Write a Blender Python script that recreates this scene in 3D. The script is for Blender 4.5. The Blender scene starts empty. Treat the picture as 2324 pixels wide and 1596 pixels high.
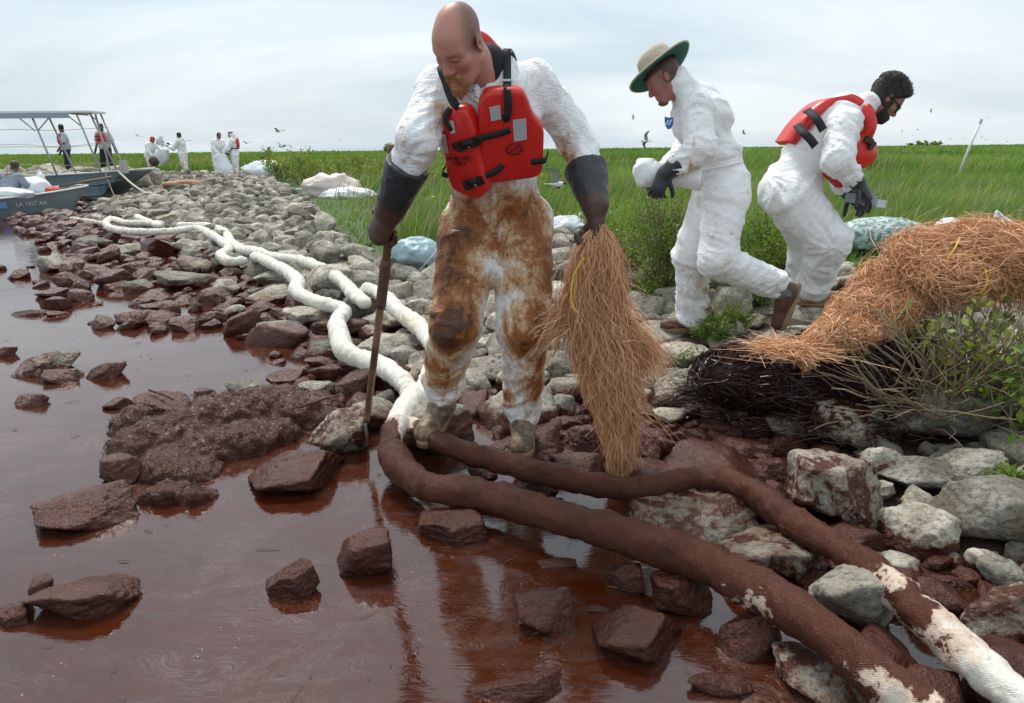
import bpy, bmesh, math, random
import numpy as np
from mathutils import Matrix, Vector
scene = bpy.context.scene
COL = scene.collection
R = math.radians
# ------------------------------------------------------------------ camera
CAM_H, PITCH, ROLL, FPX = 1.36, R(16.53), R(0.52), 1549.3
_f = np.array([0, math.cos(PITCH), -math.sin(PITCH)]); _r0 = np.array([1., 0, 0]); _u0 = np.array([0, math.sin(PITCH), math.cos(PITCH)])
_r = _r0 * math.cos(ROLL) - _u0 * math.sin(ROLL); _u = _u0 * math.cos(ROLL) + _r0 * math.sin(ROLL)
CAMP = np.array([0, 0, CAM_H])
cam = bpy.data.cameras.new('camera'); cam.lens = 24; cam.sensor_width = 36; cam.clip_end = 5000; cam.clip_start = 0.05
camo = bpy.data.objects.new('camera', cam); COL.objects.link(camo)
camo.matrix_world = Matrix(((_r[0], _u[0], -_f[0], 0), (_r[1], _u[1], -_f[1], 0), (_r[2], _u[2], -_f[2], CAM_H), (0, 0, 0, 1)))
scene.camera = camo
# ------------------------------------------------------------------ sky, sun, exposure
SUN_EL, SUN_AZ = R(58), R(-25)      # azimuth from +Y towards +X
W = bpy.data.worlds.new('World'); scene.world = W; W.use_nodes = True
nt = W.node_tree; nt.nodes.clear()
def wn(t, **k):
    n = nt.nodes.new(t)
    for a, b in k.items(): setattr(n, a, b)
    return n
sky = wn('ShaderNodeTexSky', sky_type='NISHITA', sun_disc=False, sun_elevation=SUN_EL, sun_rotation=SUN_AZ, air_density=1.2, dust_density=3.0)
tc = wn('ShaderNodeTexCoord'); sep = wn('ShaderNodeSeparateXYZ'); nt.links.new(tc.outputs['Generated'], sep.inputs[0])
add = wn('ShaderNodeMath', operation='ADD'); nt.links.new(sep.outputs[2], add.inputs[0]); add.inputs[1].default_value = 0.30
mx = wn('ShaderNodeMath', operation='MAXIMUM'); nt.links.new(add.outputs[0], mx.inputs[0]); mx.inputs[1].default_value = 0.05
dx = wn('ShaderNodeMath', operation='DIVIDE'); nt.links.new(sep.outputs[0], dx.inputs[0]); nt.links.new(mx.outputs[0], dx.inputs[1])
dy = wn('ShaderNodeMath', operation='DIVIDE'); nt.links.new(sep.outputs[1], dy.inputs[0]); nt.links.new(mx.outputs[0], dy.inputs[1])
cmb = wn('ShaderNodeCombineXYZ'); nt.links.new(dx.outputs[0], cmb.inputs[0]); nt.links.new(dy.outputs[0], cmb.inputs[1])
mp = wn('ShaderNodeMapping'); mp.inputs['Scale'].default_value = (0.55, 0.95, 1); mp.inputs['Rotation'].default_value = (0, 0, R(-14)); nt.links.new(cmb.outputs[0], mp.inputs[0])
no = wn('ShaderNodeTexNoise'); no.inputs['Scale'].default_value = 1.3; no.inputs['Detail'].default_value = 8; no.inputs['Roughness'].default_value = 0.52; no.inputs['Distortion'].default_value = 0.55
nt.links.new(mp.outputs[0], no.inputs['Vector'])
cr = wn('ShaderNodeValToRGB'); nt.links.new(no.outputs['Fac'], cr.inputs[0])
cr.color_ramp.elements[0].position = 0.36; cr.color_ramp.elements[0].color = (0.50, 0.615, 0.70, 1)
cr.color_ramp.elements[1].position = 0.63; cr.color_ramp.elements[1].color = (0.77, 0.84, 0.875, 1)
sc_ = wn('ShaderNodeMix', data_type='RGBA', blend_type='MULTIPLY'); sc_.inputs[0].default_value = 1
nt.links.new(sky.outputs[0], sc_.inputs[6]); sc_.inputs[7].default_value = (1.0, 1.0, 1.0, 1)
mixc = wn('ShaderNodeMix', data_type='RGBA'); mixc.inputs[0].default_value = 0.86
cl10 = wn('ShaderNodeMix', data_type='RGBA', blend_type='MULTIPLY'); cl10.inputs[0].default_value = 1; cl10.inputs[7].default_value = (10, 10, 10, 1)
gr = wn('ShaderNodeMath', operation='MULTIPLY_ADD'); nt.links.new(sep.outputs[2], gr.inputs[0]); gr.inputs[1].default_value = 0.35; gr.inputs[2].default_value = 0.98; gr.use_clamp = False
gmx = wn('ShaderNodeMath', operation='MAXIMUM'); nt.links.new(gr.outputs[0], gmx.inputs[0]); gmx.inputs[1].default_value = 0.5
gv = wn('ShaderNodeCombineXYZ'); [nt.links.new(gmx.outputs[0], gv.inputs[i]) for i in range(3)]
gm = wn('ShaderNodeMix', data_type='RGBA', blend_type='MULTIPLY'); gm.inputs[0].default_value = 1; nt.links.new(cr.outputs[0], gm.inputs[6]); nt.links.new(gv.outputs[0], gm.inputs[7])
nt.links.new(gm.outputs[2], cl10.inputs[6])
nt.links.new(sc_.outputs[2], mixc.inputs[6]); nt.links.new(cl10.outputs[2], mixc.inputs[7])
bg = wn('ShaderNodeBackground'); bg.inputs[1].default_value = 0.092; nt.links.new(mixc.outputs[2], bg.inputs[0])
wo = wn('ShaderNodeOutputWorld'); nt.links.new(bg.outputs[0], wo.inputs[0])
sun = bpy.data.lights.new('sun', 'SUN'); sun.energy = 2.3; sun.angle = R(16); sun.color = (1.0, 0.96, 0.9)
suno = bpy.data.objects.new('sun', sun); COL.objects.link(suno)
_sd = Vector((math.cos(SUN_EL) * math.sin(SUN_AZ), math.cos(SUN_EL) * math.cos(SUN_AZ), math.sin(SUN_EL)))
suno.rotation_euler = _sd.to_track_quat('Z', 'Y').to_euler(); suno.location = (0, 0, 30)
vs = scene.view_settings; vs.view_transform = 'Standard'; vs.look = 'None'; vs.exposure = 0.42; vs.gamma = 1; vs.use_curve_mapping = False
# ------------------------------------------------------------------ geometry helpers
def ray(u, v): return _f + _r * ((u - 1162) / FPX) + _u * ((798 - v) / FPX)
def D(u, v, y):
    d = ray(u, v); return CAMP + d * (y / d[1])
def G(u, v, z=0.0):
    d = ray(u, v); return CAMP + d * ((z - CAM_H) / d[2])
def depth(P): return float((np.asarray(P) - CAMP) @ _f)
rng = np.random.default_rng(7); random.seed(7)
_T = rng.random((32, 32, 32))
def vn(P):
    i = np.floor(P).astype(int); f = P - i; f = f * f * (3 - 2 * f); i &= 31; j = (i + 1) & 31
    x0, y0, z0 = i[:, 0], i[:, 1], i[:, 2]; x1, y1, z1 = j[:, 0], j[:, 1], j[:, 2]
    fx, fy, fz = f[:, 0], f[:, 1], f[:, 2]
    a = _T[x0, y0, z0] * (1 - fx) + _T[x1, y0, z0] * fx; b = _T[x0, y1, z0] * (1 - fx) + _T[x1, y1, z0] * fx
    c = _T[x0, y0, z1] * (1 - fx) + _T[x1, y0, z1] * fx; d = _T[x0, y1, z1] * (1 - fx) + _T[x1, y1, z1] * fx
    a = a * (1 - fy) + b * fy; c = c * (1 - fy) + d * fy
    return a * (1 - fz) + c * fz
def fbm(P, o=4):
    s = 0; a = 0.5; t = 0
    for k in range(o): s = s + a * vn(P * (2.03 ** k) + 7.3 * k); t += a; a *= 0.5
    return s / t
def ridge(P, o=2):
    s = 0; a = 1.; t = 0
    for k in range(o): s = s + a * (1 - np.abs(2 * vn(P * (1.9 ** k) + 3.7 * k) - 1)); t += a; a *= 0.5
    return s / t
def sstep(a, b, x):
    t = np.clip((x - a) / (b - a), 0, 1); return t * t * (3 - 2 * t)
def mesh_data(name, V, F, mat=None, smooth=True, attrs=None, uv=None):
    """F: list of arrays (n,3)/(n,4)"""
    if not isinstance(F, (list, tuple)): F = [F]
    V = np.asarray(V, dtype=np.float32).reshape(-1, 3)
    Fs = [np.asarray(f, dtype=np.int32) for f in F if len(f)]
    loops = np.concatenate([f.ravel() for f in Fs]); tot = np.concatenate([np.full(len(f), f.shape[1], np.int32) for f in Fs])
    st = np.concatenate([[0], np.cumsum(tot)[:-1]]).astype(np.int32)
    me = bpy.data.meshes.new(name)
    me.vertices.add(len(V)); me.vertices.foreach_set('co', V.ravel())
    me.loops.add(len(loops)); me.loops.foreach_set('vertex_index', loops)
    me.polygons.add(len(tot)); me.polygons.foreach_set('loop_start', st); me.polygons.foreach_set('loop_total', tot)
    me.polygons.foreach_set('use_smooth', np.full(len(tot), smooth, dtype=bool))
    if attrs:
        for k, a in attrs.items():
            a = np.asarray(a, np.float32)
            if a.ndim == 1:
                at = me.attributes.new(k, 'FLOAT', 'POINT'); at.data.foreach_set('value', a)
            else:
                at = me.attributes.new(k, 'FLOAT_COLOR', 'POINT'); c = np.ones((len(a), 4), np.float32); c[:, :3] = a; at.data.foreach_set('color', c.ravel())
    if uv is not None:
        l = me.uv_layers.new(name='UVMap'); l.data.foreach_set('uv', np.asarray(uv, np.float32)[loops].ravel())
    me.update(calc_edges=True)
    if mat: me.materials.append(mat)
    return me
def link(name, data, parent=None, loc=None):
    o = bpy.data.objects.new(name, data); COL.objects.link(o)
    if parent is not None: o.parent = parent
    if loc is not None: o.location = loc
    return o
def mk(name, V, F, mat=None, parent=None, smooth=True, attrs=None, uv=None):
    return link(name, mesh_data(name, V, F, mat, smooth, attrs, uv), parent)
def tag(o, label=None, cat=None, group=None, kind=None):
    if label: o['label'] = label
    if cat: o['category'] = cat
    if group: o['group'] = group
    if kind: o['kind'] = kind
    return o
def empty(name, label, cat, group=None):
    o = bpy.data.objects.new(name, None); o.empty_display_size = 0.1; COL.objects.link(o)
    return tag(o, label, cat, group)
def spline(P, n):
    """Catmull-Rom through rows of P, n samples in all, uniform in arclength"""
    P = np.asarray(P, float); Q = np.vstack([2 * P[0] - P[1], P, 2 * P[-1] - P[-2]])
    out = []
    for i in range(1, len(Q) - 2):
        t = np.linspace(0, 1, 24, endpoint=False)[:, None]
        a, b, c, d = Q[i - 1], Q[i], Q[i + 1], Q[i + 2]
        out.append(0.5 * (2 * b + (c - a) * t + (2 * a - 5 * b + 4 * c - d) * t ** 2 + (3 * b - a - 3 * c + d) * t ** 3))
    out = np.vstack(out + [P[-1:]])
    s = np.concatenate([[0], np.cumsum(np.linalg.norm(np.diff(out[:, :3], axis=0), axis=1))])
    q = np.linspace(0, s[-1], n)
    return np.stack([np.interp(q, s, out[:, k]) for k in range(out.shape[1])], 1), q
def frames(C):
    T = np.gradient(C, axis=0); T /= np.linalg.norm(T, axis=1)[:, None] + 1e-9
    N = np.zeros_like(T); n = np.cross(T[0], [0, 0, 1.]); 
    if np.linalg.norm(n) < 1e-3: n = np.cross(T[0], [1., 0, 0])
    n /= np.linalg.norm(n)
    for i in range(len(T)):
        n = n - T[i] * (n @ T[i]); n /= np.linalg.norm(n) + 1e-9; N[i] = n
    return T, N, np.cross(T, N)
def grid_faces(n, m, wrap=True, base=0):
    i = np.arange(n - 1)[:, None]; j = np.arange(m if wrap else m - 1)[None, :]; j2 = (j + 1) % m
    return np.stack([i * m + j, i * m + j2, (i + 1) * m + j2, (i + 1) * m + j], -1).reshape(-1, 4) + base
def tube(C, r, m=10, caps=True, squash=1.0):
    C = np.asarray(C, float); n = len(C); r = np.broadcast_to(np.asarray(r, float), (n,))
    T, N, B = frames(C); th = np.arange(m) * 2 * math.pi / m
    V = C[:, None] + r[:, None, None] * (N[:, None] * np.cos(th)[None, :, None] + B[:, None] * np.sin(th)[None, :, None] * squash)
    V = V.reshape(-1, 3); F = [grid_faces(n, m)]
    if caps:
        V = np.vstack([V, C[:1], C[-1:]]); a = np.arange(m); b = (a + 1) % m
        F.append(np.stack([b, a, np.full(m, n * m)], 1)); F.append(np.stack([a + (n - 1) * m, b + (n - 1) * m, np.full(m, n * m + 1)], 1))
    return V, F
class MB:
    """collects shapes into one mesh"""
    def __init__(s): s.V = []; s.F3 = []; s.F4 = []; s.n = 0
    def add(s, V, F):
        V = np.asarray(V, float).reshape(-1, 3)
        for f in (F if isinstance(F, (list, tuple)) else [F]):
            f = np.asarray(f)
            if len(f): (s.F3 if f.shape[1] == 3 else s.F4).append(f + s.n)
        s.V.append(V); s.n += len(V); return s
    def box(s, c, size, rot=None):
        h = np.asarray(size, float) / 2; V = np.array([[x, y, z] for x in (-1, 1) for y in (-1, 1) for z in (-1, 1)], float) * h
        if rot is not None: V = V @ np.asarray(rot).T
        return s.add(V + np.asarray(c), np.array([[0, 1, 3, 2], [4, 6, 7, 5], [0, 4, 5, 1], [2, 3, 7, 6], [0, 2, 6, 4], [1, 5, 7, 3]]))
    def tube(s, C, r, m=8, **k): return s.add(*tube(C, r, m, **k))
    def out(s):
        F = []
        if s.F3: F.append(np.vstack(s.F3))
        if s.F4: F.append(np.vstack(s.F4))
        return np.vstack(s.V), F
    def build(s, name, mat, parent=None, smooth=False): V, F = s.out(); return mk(name, V, F, mat, parent, smooth)
def strap(P, w, normal, t=0.003, n=40):
    """a flat webbing band along the points P, width w, facing the normal(s)"""
    P = np.asarray(P, float); nr = np.asarray(normal, float)
    if nr.ndim == 1: nr = np.tile(nr, (len(P), 1))
    Q, _ = spline(np.hstack([P, nr]), n); C = Q[:, :3]; N = Q[:, 3:]; N = N / np.linalg.norm(N, axis=1)[:, None]
    T = np.gradient(C, axis=0); T /= np.linalg.norm(T, axis=1)[:, None]; S = np.cross(T, N); S /= np.linalg.norm(S, axis=1)[:, None]
    V = np.stack([C - S * w / 2, C + S * w / 2, C + S * w / 2 + N * t, C - S * w / 2 + N * t], 1).reshape(-1, 3)
    return V, [grid_faces(n, 4), np.array([[3, 2, 1, 0], [4 * n - 4, 4 * n - 3, 4 * n - 2, 4 * n - 1]])]
_ico = {}
def ico(sub):
    if sub not in _ico:
        bm = bmesh.new(); bmesh.ops.create_icosphere(bm, subdivisions=sub, radius=1)
        V = np.array([v.co[:] for v in bm.verts]); F = np.array([[v.index for v in f.verts] for f in bm.faces]); bm.free(); _ico[sub] = (V, F)
    return _ico[sub]
def rotm(ax, ay, az):
    return np.array(Matrix.Rotation(az, 3, 'Z') @ Matrix.Rotation(ay, 3, 'Y') @ Matrix.Rotation(ax, 3, 'X'))
# ------------------------------------------------------------------ material helpers
class NT:
    def __init__(s, name):
        s.m = bpy.data.materials.new(name); s.m.use_nodes = True; s.t = s.m.node_tree; s.b = s.t.nodes['Principled BSDF']; s.o = s.t.nodes['Material Output']
    def lk(s, v, sock):
        if isinstance(v, bpy.types.NodeSocket): s.t.links.new(v, sock)
        elif v is not None:
            if sock.type == 'RGBA' and not np.isscalar(v) and len(v) == 3: v = (*v, 1)
            sock.default_value = v
    def n(s, typ, ins=None, **k):
        n = s.t.nodes.new('ShaderNode' + typ)
        for a, b in k.items(): setattr(n, a, b)
        for a, b in (ins or {}).items(): s.lk(b, n.inputs[a])
        return n
    def pos(s): return s.n('NewGeometry').outputs['Position']
    def obj(s): return s.n('TexCoord').outputs['Object']
    def uv(s): return s.n('TexCoord').outputs['UV']
    def noise(s, vec, scale, detail=4, rough=0.5, dist=0.0): return s.n('TexNoise', {'Vector': vec, 'Scale': scale, 'Detail': detail, 'Roughness': rough, 'Distortion': dist}).outputs['Fac']
    def vor(s, vec, scale, feature='F1', out='Distance', **k): return s.n('TexVoronoi', {'Vector': vec, 'Scale': scale}, feature=feature, **k).outputs[out]
    def mth(s, op, a, b=None, c=None, clamp=False):
        n = s.n('Math', operation=op, use_clamp=clamp)
        for i, v in enumerate((a, b, c)):
            if v is not None: s.lk(v, n.inputs[i])
        return n.outputs[0]
    def ss(s, v, a, b): return s.n('MapRange', {'Value': v, 'From Min': a, 'From Max': b}, interpolation_type='SMOOTHSTEP').outputs[0]
    def mix(s, f, a, b, blend='MIX'):
        n = s.n('Mix', data_type='RGBA', blend_type=blend); s.lk(f, n.inputs[0]); s.lk(a, n.inputs[6]); s.lk(b, n.inputs[7]); return n.outputs[2]
    def fmix(s, f, a, b):
        n = s.n('Mix', data_type='FLOAT'); s.lk(f, n.inputs[0]); s.lk(a, n.inputs[2]); s.lk(b, n.inputs[3]); return n.outputs[0]
    def ramp(s, v, stops):
        n = s.n('ValToRGB', {0: v}); e = n.color_ramp.elements
        while len(e) < len(stops): e.new(0.5)
        for i, (p, c) in enumerate(stops): e[i].position = p; e[i].color = (*c, 1)
        return n.outputs[0]
    def att(s, name, typ='GEOMETRY', out='Fac'): return s.n('Attribute', attribute_name=name, attribute_type=typ).outputs[out]
    def bump(s, h, strength=0.5, dist=0.01, nrm=None):
        d = {'Height': h, 'Strength': strength, 'Distance': dist}
        if nrm is not None: d['Normal'] = nrm
        return s.n('Bump', d).outputs[0]
    def set(s, **k):
        names = {'color': 'Base Color', 'rough': 'Roughness', 'ior': 'IOR', 'metal': 'Metallic', 'normal': 'Normal', 'spec': 'Specular IOR Level', 'sss': 'Subsurface Weight', 'sssr': 'Subsurface Radius', 'ssss': 'Subsurface Scale', 'coat': 'Coat Weight', 'coatr': 'Coat Roughness', 'trans': 'Transmission Weight', 'alpha': 'Alpha', 'sheen': 'Sheen Weight'}
        for a, b in k.items(): s.lk(b, s.b.inputs[names[a]])
        return s.m
def simple(name, color, rough=0.6, var=0.15, scale=20, bump=0.0, **k):
    n = NT(name); f = n.noise(n.obj(), scale, 5)
    c = np.array(color); col = n.mix(f, tuple(np.clip(c * (1 - var), 0, 1)), tuple(np.clip(c * (1 + var), 0, 1)))
    if bump: n.set(normal=n.bump(n.noise(n.obj(), scale * 3, 4), 0.6, bump))
    return n.set(color=col, rough=rough, **k)
# ------------------------------------------------------------------ terrain
def poly_plan(pts, z): return np.array([G(u, v, z)[:2] for u, v in pts])
SHORE = np.vstack([[[4.5, -0.6], [2.6, 0.5]], poly_plan([(2260, 1480), (2130, 1330), (1900, 1215), (1760, 1080), (1620, 955), (1400, 935), (1180, 945), (1000, 920), (850, 850), (735, 745), (620, 655), (430, 580), (300, 530), (190, 487), (225, 462), (258, 446)], 0), [[-12.6, 22.1], [-20, 22.3], [-40, 24], [-100, 45], [-300, 140]]])
GRASS = np.vstack([[[9, 1.0], [5.5, 2.6]], poly_plan([(2420, 680), (2330, 640), (2100, 585), (1900, 600), (1740, 590), (1560, 640), (1450, 600), (1330, 520), (1230, 520), (1000, 560), (880, 570), (790, 548), (720, 500), (660, 446), (610, 415)], 0.40), [[-10.2, 29.2], [-14, 31], [-17, 29.5], [-22, 27.5], [-60, 35], [-300, 150]]])
def inside(X, L):
    P = np.vstack([L, [[-300, 9000], [9000, 9000], [9000, L[0][1]]]]); c = np.zeros(len(X), bool)
    for a, b in zip(P, np.roll(P, -1, 0)):
        m = (a[1] > X[:, 1]) != (b[1] > X[:, 1])
        if m.any(): c ^= m & (X[:, 0] < (b[0] - a[0]) * (X[:, 1] - a[1]) / (b[1] - a[1] + 1e-12) + a[0])
    return c
def pdist(X, L):
    """signed distance in plan to polyline L, positive inland"""
    best = np.full(len(X), 1e9)
    for a, b in zip(L[:-1], L[1:]):
        d = b - a; t = np.clip(((X - a) @ d) / (d @ d), 0, 1); q = X - (a + t[:, None] * d); best = np.minimum(best, np.hypot(q[:, 0], q[:, 1]))
    return best * np.where(inside(X, L), 1, -1)
def height(X):
    X = np.atleast_2d(np.asarray(X, float))[:, :2]; s = pdist(X, SHORE)
    h = np.interp(s, [-3, -0.7, 0, 0.35, 1.0, 2.2, 4], [-0.45, -0.22, -0.04, 0.03, 0.12, 0.22, 0.27])
    h = h + sstep(10, 26, X[:, 1]) * sstep(0.2, 3, s) * 0.16
    P = np.column_stack([X * 1.3, np.zeros(len(X))])
    return h + (fbm(P, 3) - 0.5) * 0.06 * sstep(-0.3, 0.6, s)
def hz(x, y): return float(height([[x, y]])[0])
# ------------------------------------------------------------------ ground, marsh soil, water
def fan_grid(y0, y1, rows, cols, k=3.2, off=4.0):
    ys = np.concatenate([np.linspace(y0, 2, 14, endpoint=False), np.geomspace(2, y1, rows)])
    t = np.linspace(-1, 1, cols); t = np.sign(t) * np.abs(t) ** 1.25 * k
    Y = np.repeat(ys[:, None], cols, 1); X = t[None] * (np.abs(Y) + off)
    return np.column_stack([X.ravel(), Y.ravel()]), grid_faces(len(ys), cols, wrap=False)
X, F = fan_grid(-4, 3500, 250, 330)
hh = height(X); gd = pdist(X, GRASS)
n = NT('mud_and_marsh_soil'); p = n.pos()
g = n.ss(n.mth('ADD', n.att('inland'), n.mth('MULTIPLY', n.noise(p, 1.1, 5), 1.2)), 0.2, 1.4)
mud = n.mix(n.noise(p, 9, 6), (0.022, 0.012, 0.008), (0.085, 0.06, 0.042))
grs = n.mix(n.noise(p, 0.5, 6, 0.6), (0.03, 0.055, 0.012), (0.075, 0.125, 0.028))
n.set(color=n.mix(g, mud, grs), rough=n.fmix(g, 0.45, 0.9), normal=n.bump(n.noise(p, 14, 6), 0.8, 0.04))
ground = mk('ground', np.column_stack([X, hh]), F, n.m, attrs={'inland': np.clip(gd, -3, 5)}); tag(ground, kind='structure')
n = NT('oiled_water'); p = n.pos()
mp_ = n.n('Mapping', {'Vector': p, 'Rotation': (0, 0, R(35)), 'Scale': (1.0, 2.6, 1)}).outputs[0]
w1 = n.noise(mp_, 0.9, 3, 0.5, 1.5); wv = n.n('VectorMath', {0: mp_, 1: n.n('CombineXYZ', {0: n.mth('MULTIPLY', w1, 1.8), 1: n.mth('MULTIPLY', n.noise(mp_, 2.3, 3, .5, .8), 1.1)}).outputs[0]}, operation='ADD').outputs[0]
sw = n.noise(wv, 1.6, 7, 0.62, 2.2)                       # swirled emulsion
fil = n.noise(n.n('Mapping', {'Vector': wv, 'Scale': (1.5, 7, 1)}).outputs[0], 2.0, 5, 0.6, 0.6)
yy = n.n('SeparateXYZ', {0: p}).outputs[1]; xx = n.n('SeparateXYZ', {0: p}).outputs[0]
emu = n.mth('MULTIPLY', n.ss(sw, 0.43, 0.60), n.ss(yy, 7.0, 2.5))
clean = n.mth('MULTIPLY', n.ss(n.vor(n.n('Mapping', {'Vector': wv, 'Scale': (1.2, 5.5, 1)}).outputs[0], 4.6), 0.16, 0.08), n.ss(n.noise(p, 1.7, 2), 0.44, 0.56))
dark = n.mix(n.noise(wv, 5, 4), (0.035, 0.0058, 0.0013), (0.066, 0.0135, 0.003))
pink = n.mix(fil, (0.034, 0.0085, 0.0048), (0.068, 0.027, 0.0205))
fine = n.noise(n.n('Mapping', {'Vector': wv, 'Scale': (2.2, 9, 1)}).outputs[0], 4.5, 6, 0.65, 1.4)
lin = n.mth('MULTIPLY', n.ss(n.mth('ABSOLUTE', n.mth('SUBTRACT', fine, 0.5)), 0.035, 0.0), n.ss(n.noise(p, 2.1, 3), 0.42, 0.6))
col = n.mix(n.mth('MULTIPLY', emu, 0.85), dark, pink)
col = n.mix(n.mth('MULTIPLY', lin, n.fmix(emu, 0.4, 1.0)), col, (0.16, 0.085, 0.07))
col = n.mix(n.mth('MULTIPLY', n.ss(n.noise(n.n('Mapping', {'Vector': p, 'Rotation': (0, 0, R(30)), 'Scale': (1, 3.2, 1)}).outputs[0], 15, 3, .6), 0.66, 0.72), 0.8), col, (0.016, 0.007, 0.005))
col = n.mix(n.mth('MULTIPLY', clean, 0.9), col, (0.05, 0.06, 0.064))
spk = n.ss(n.vor(p, 38), 0.12, 0.07); spk = n.mth('MULTIPLY', spk, n.ss(n.noise(p, 5, 2), 0.58, 0.66))
col = n.mix(spk, col, (0.33, 0.26, 0.17))
n.set(color=col, rough=n.fmix(emu, 0.04, 0.10), ior=1.72, normal=n.bump(n.mth('ADD', n.noise(p, 3.0, 3), n.mth('MULTIPLY', n.noise(wv, 16, 3), 0.18)), 0.055, 0.06))
XW, FW = fan_grid(-4, 3500, 60, 60)
water = mk('water', np.column_stack([XW, np.zeros(len(XW))]), FW, n.m); tag(water, kind='structure')
# ------------------------------------------------------------------ rocks
def rock_mat(name, mode):
    n = NT(name); p = n.pos(); a = lambda k: n.att(k, mode)
    tone = a('tone'); z = n.n('SeparateXYZ', {0: p}).outputs[2]
    sh = n.n('VectorMath', {0: p, 1: n.n('CombineXYZ', {0: n.mth('MULTIPLY', tone, 37.), 1: n.mth('MULTIPLY', tone, 91.), 2: 0}).outputs[0]}, operation='ADD').outputs[0]
    n1 = n.noise(sh, 7, 8, 0.62, 0.3); n2 = n.noise(sh, 45, 6, 0.65); n3 = n.noise(sh, 3.0, 3)
    base = n.ramp(n1, [(0.28, (0.10, 0.085, 0.065)), (0.42, (0.235, 0.205, 0.16)), (0.55, (0.37, 0.335, 0.275)), (0.72, (0.56, 0.515, 0.44))])
    base = n.mix(n.mth('MULTIPLY', n.ss(n3, 0.5, 0.68), 0.6), base, (0.30, 0.25, 0.175))
    base = n.mix(n.ss(n2, 0.52, 0.36), base, n.mix(0.62, base, (0.045, 0.04, 0.034)))
    spk = n.ss(n.noise(sh, 120, 3, 0.7), 0.60, 0.70); base = n.mix(n.mth('MULTIPLY', spk, 0.55), base, (0.62, 0.60, 0.55))
    bri = n.fmix(tone, 0.42, 1.45); base = n.mix(1.0, base, n.n('CombineXYZ', {0: bri, 1: bri, 2: n.mth('MULTIPLY', bri, 0.985)}).outputs[0], 'MULTIPLY')
    rag = n.mth('ADD', n.mth('MULTIPLY', n.noise(sh, 9, 6, 0.6, 0.8), 0.75), n.mth('MULTIPLY', n.noise(sh, 34, 5, 0.7), 0.35))
    q = n.mth('ADD', n.mth('ADD', rag, n.mth('MULTIPLY', n.mth('SUBTRACT', a('oil_level'), z), a('oil_k'))), a('oil_amt'))
    oil = n.ss(q, 0.60, 0.66); thin = n.ss(q, 0.48, 0.66)
    on = n.noise(sh, 12, 5, 0.6)
    oc = n.mix(on, (0.014, 0.0030, 0.0014), (0.082, 0.0185, 0.0085))
    base = n.mix(n.mth('MULTIPLY', thin, 0.55), base, (0.17, 0.075, 0.035))
    col = n.mix(oil, base, oc)
    hgt = n.mth('ADD', n.mth('MULTIPLY', n1, 1.0), n.mth('MULTIPLY', n2, 0.45))
    b1 = n.bump(hgt, 0.75, 0.035); b2 = n.bump(n.noise(sh, 48, 5, 0.65, .8), n.fmix(oil, 0.55, 0.32), 0.012, b1)
    n.lk(n.mix(oil, (1, 1, 1), (1, .72, .64)), n.b.inputs['Specular Tint'])
    return n.set(color=col, rough=n.fmix(oil, 0.86, n.fmix(on, 0.17, 0.36)), ior=n.fmix(oil, 1.45, 1.55), normal=b2)
MAT_ROCK = rock_mat('riprap_rock', 'OBJECT'); MAT_ROCKS = rock_mat('riprap_rock_far', 'GEOMETRY')
def rock_shape(sub, seed, power=None):
    V, F = ico(sub); r_ = np.random.default_rng(seed); K = r_.integers(7, 12)
    N = r_.normal(size=(K, 3)); N /= np.linalg.norm(N, axis=1)[:, None]; d = r_.uniform(0.5, 0.95, K)
    N = np.vstack([N, -N[:4], np.eye(3), -np.eye(3)]); d = np.concatenate([d, r_.uniform(0.7, 1.0, 4), np.ones(6)])
    p_ = power or r_.uniform(16, 48)
    q = np.maximum(V @ N.T / d, 1e-4); r = (q ** p_).sum(1) ** (-1 / p_)
    o = r_.random(3) * 20
    r = r * (1 + 0.14 * (fbm(V * 1.5 + o, 3) - .5) + 0.10 * (ridge(V * 3.4 + o, 2) - .5) + (0.08 * (fbm(V * 8 + o, 4) - .5) + .05 * (ridge(V * 6 + o, 2) ** 2 - .4) if sub > 2 else 0))
    W_ = V * r[:, None]; W_ = W_ - (W_.max(0) + W_.min(0)) / 2; W_ /= (W_.max(0) - W_.min(0)) / 2
    return W_, F
_rk = {}
def rock_mesh(sub, i):
    if (sub, i) not in _rk:
        V, F = rock_shape(sub, 100 + i); _rk[(sub, i)] = mesh_data('rock', V, F, MAT_ROCK)
    return _rk[(sub, i)]
ROCKS = []      # (x, y, r) plan circles already taken
def put_rock(c, s, rot, oil_level, oil_amt, label, group=None, sub=4, i=None, tone=None):
    o = link('rock', rock_mesh(sub, int(rng.integers(0, 14)) if i is None else i)); o.location = c; o.scale = s; o.rotation_euler = rot
    o['oil_level'] = float(oil_level); o['oil_amt'] = float(oil_amt); o['oil_k'] = 7.0; o['tone'] = float(rng.uniform(0.1, 1.0) if tone is None else tone)
    return tag(o, label, 'rock', group)
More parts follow.
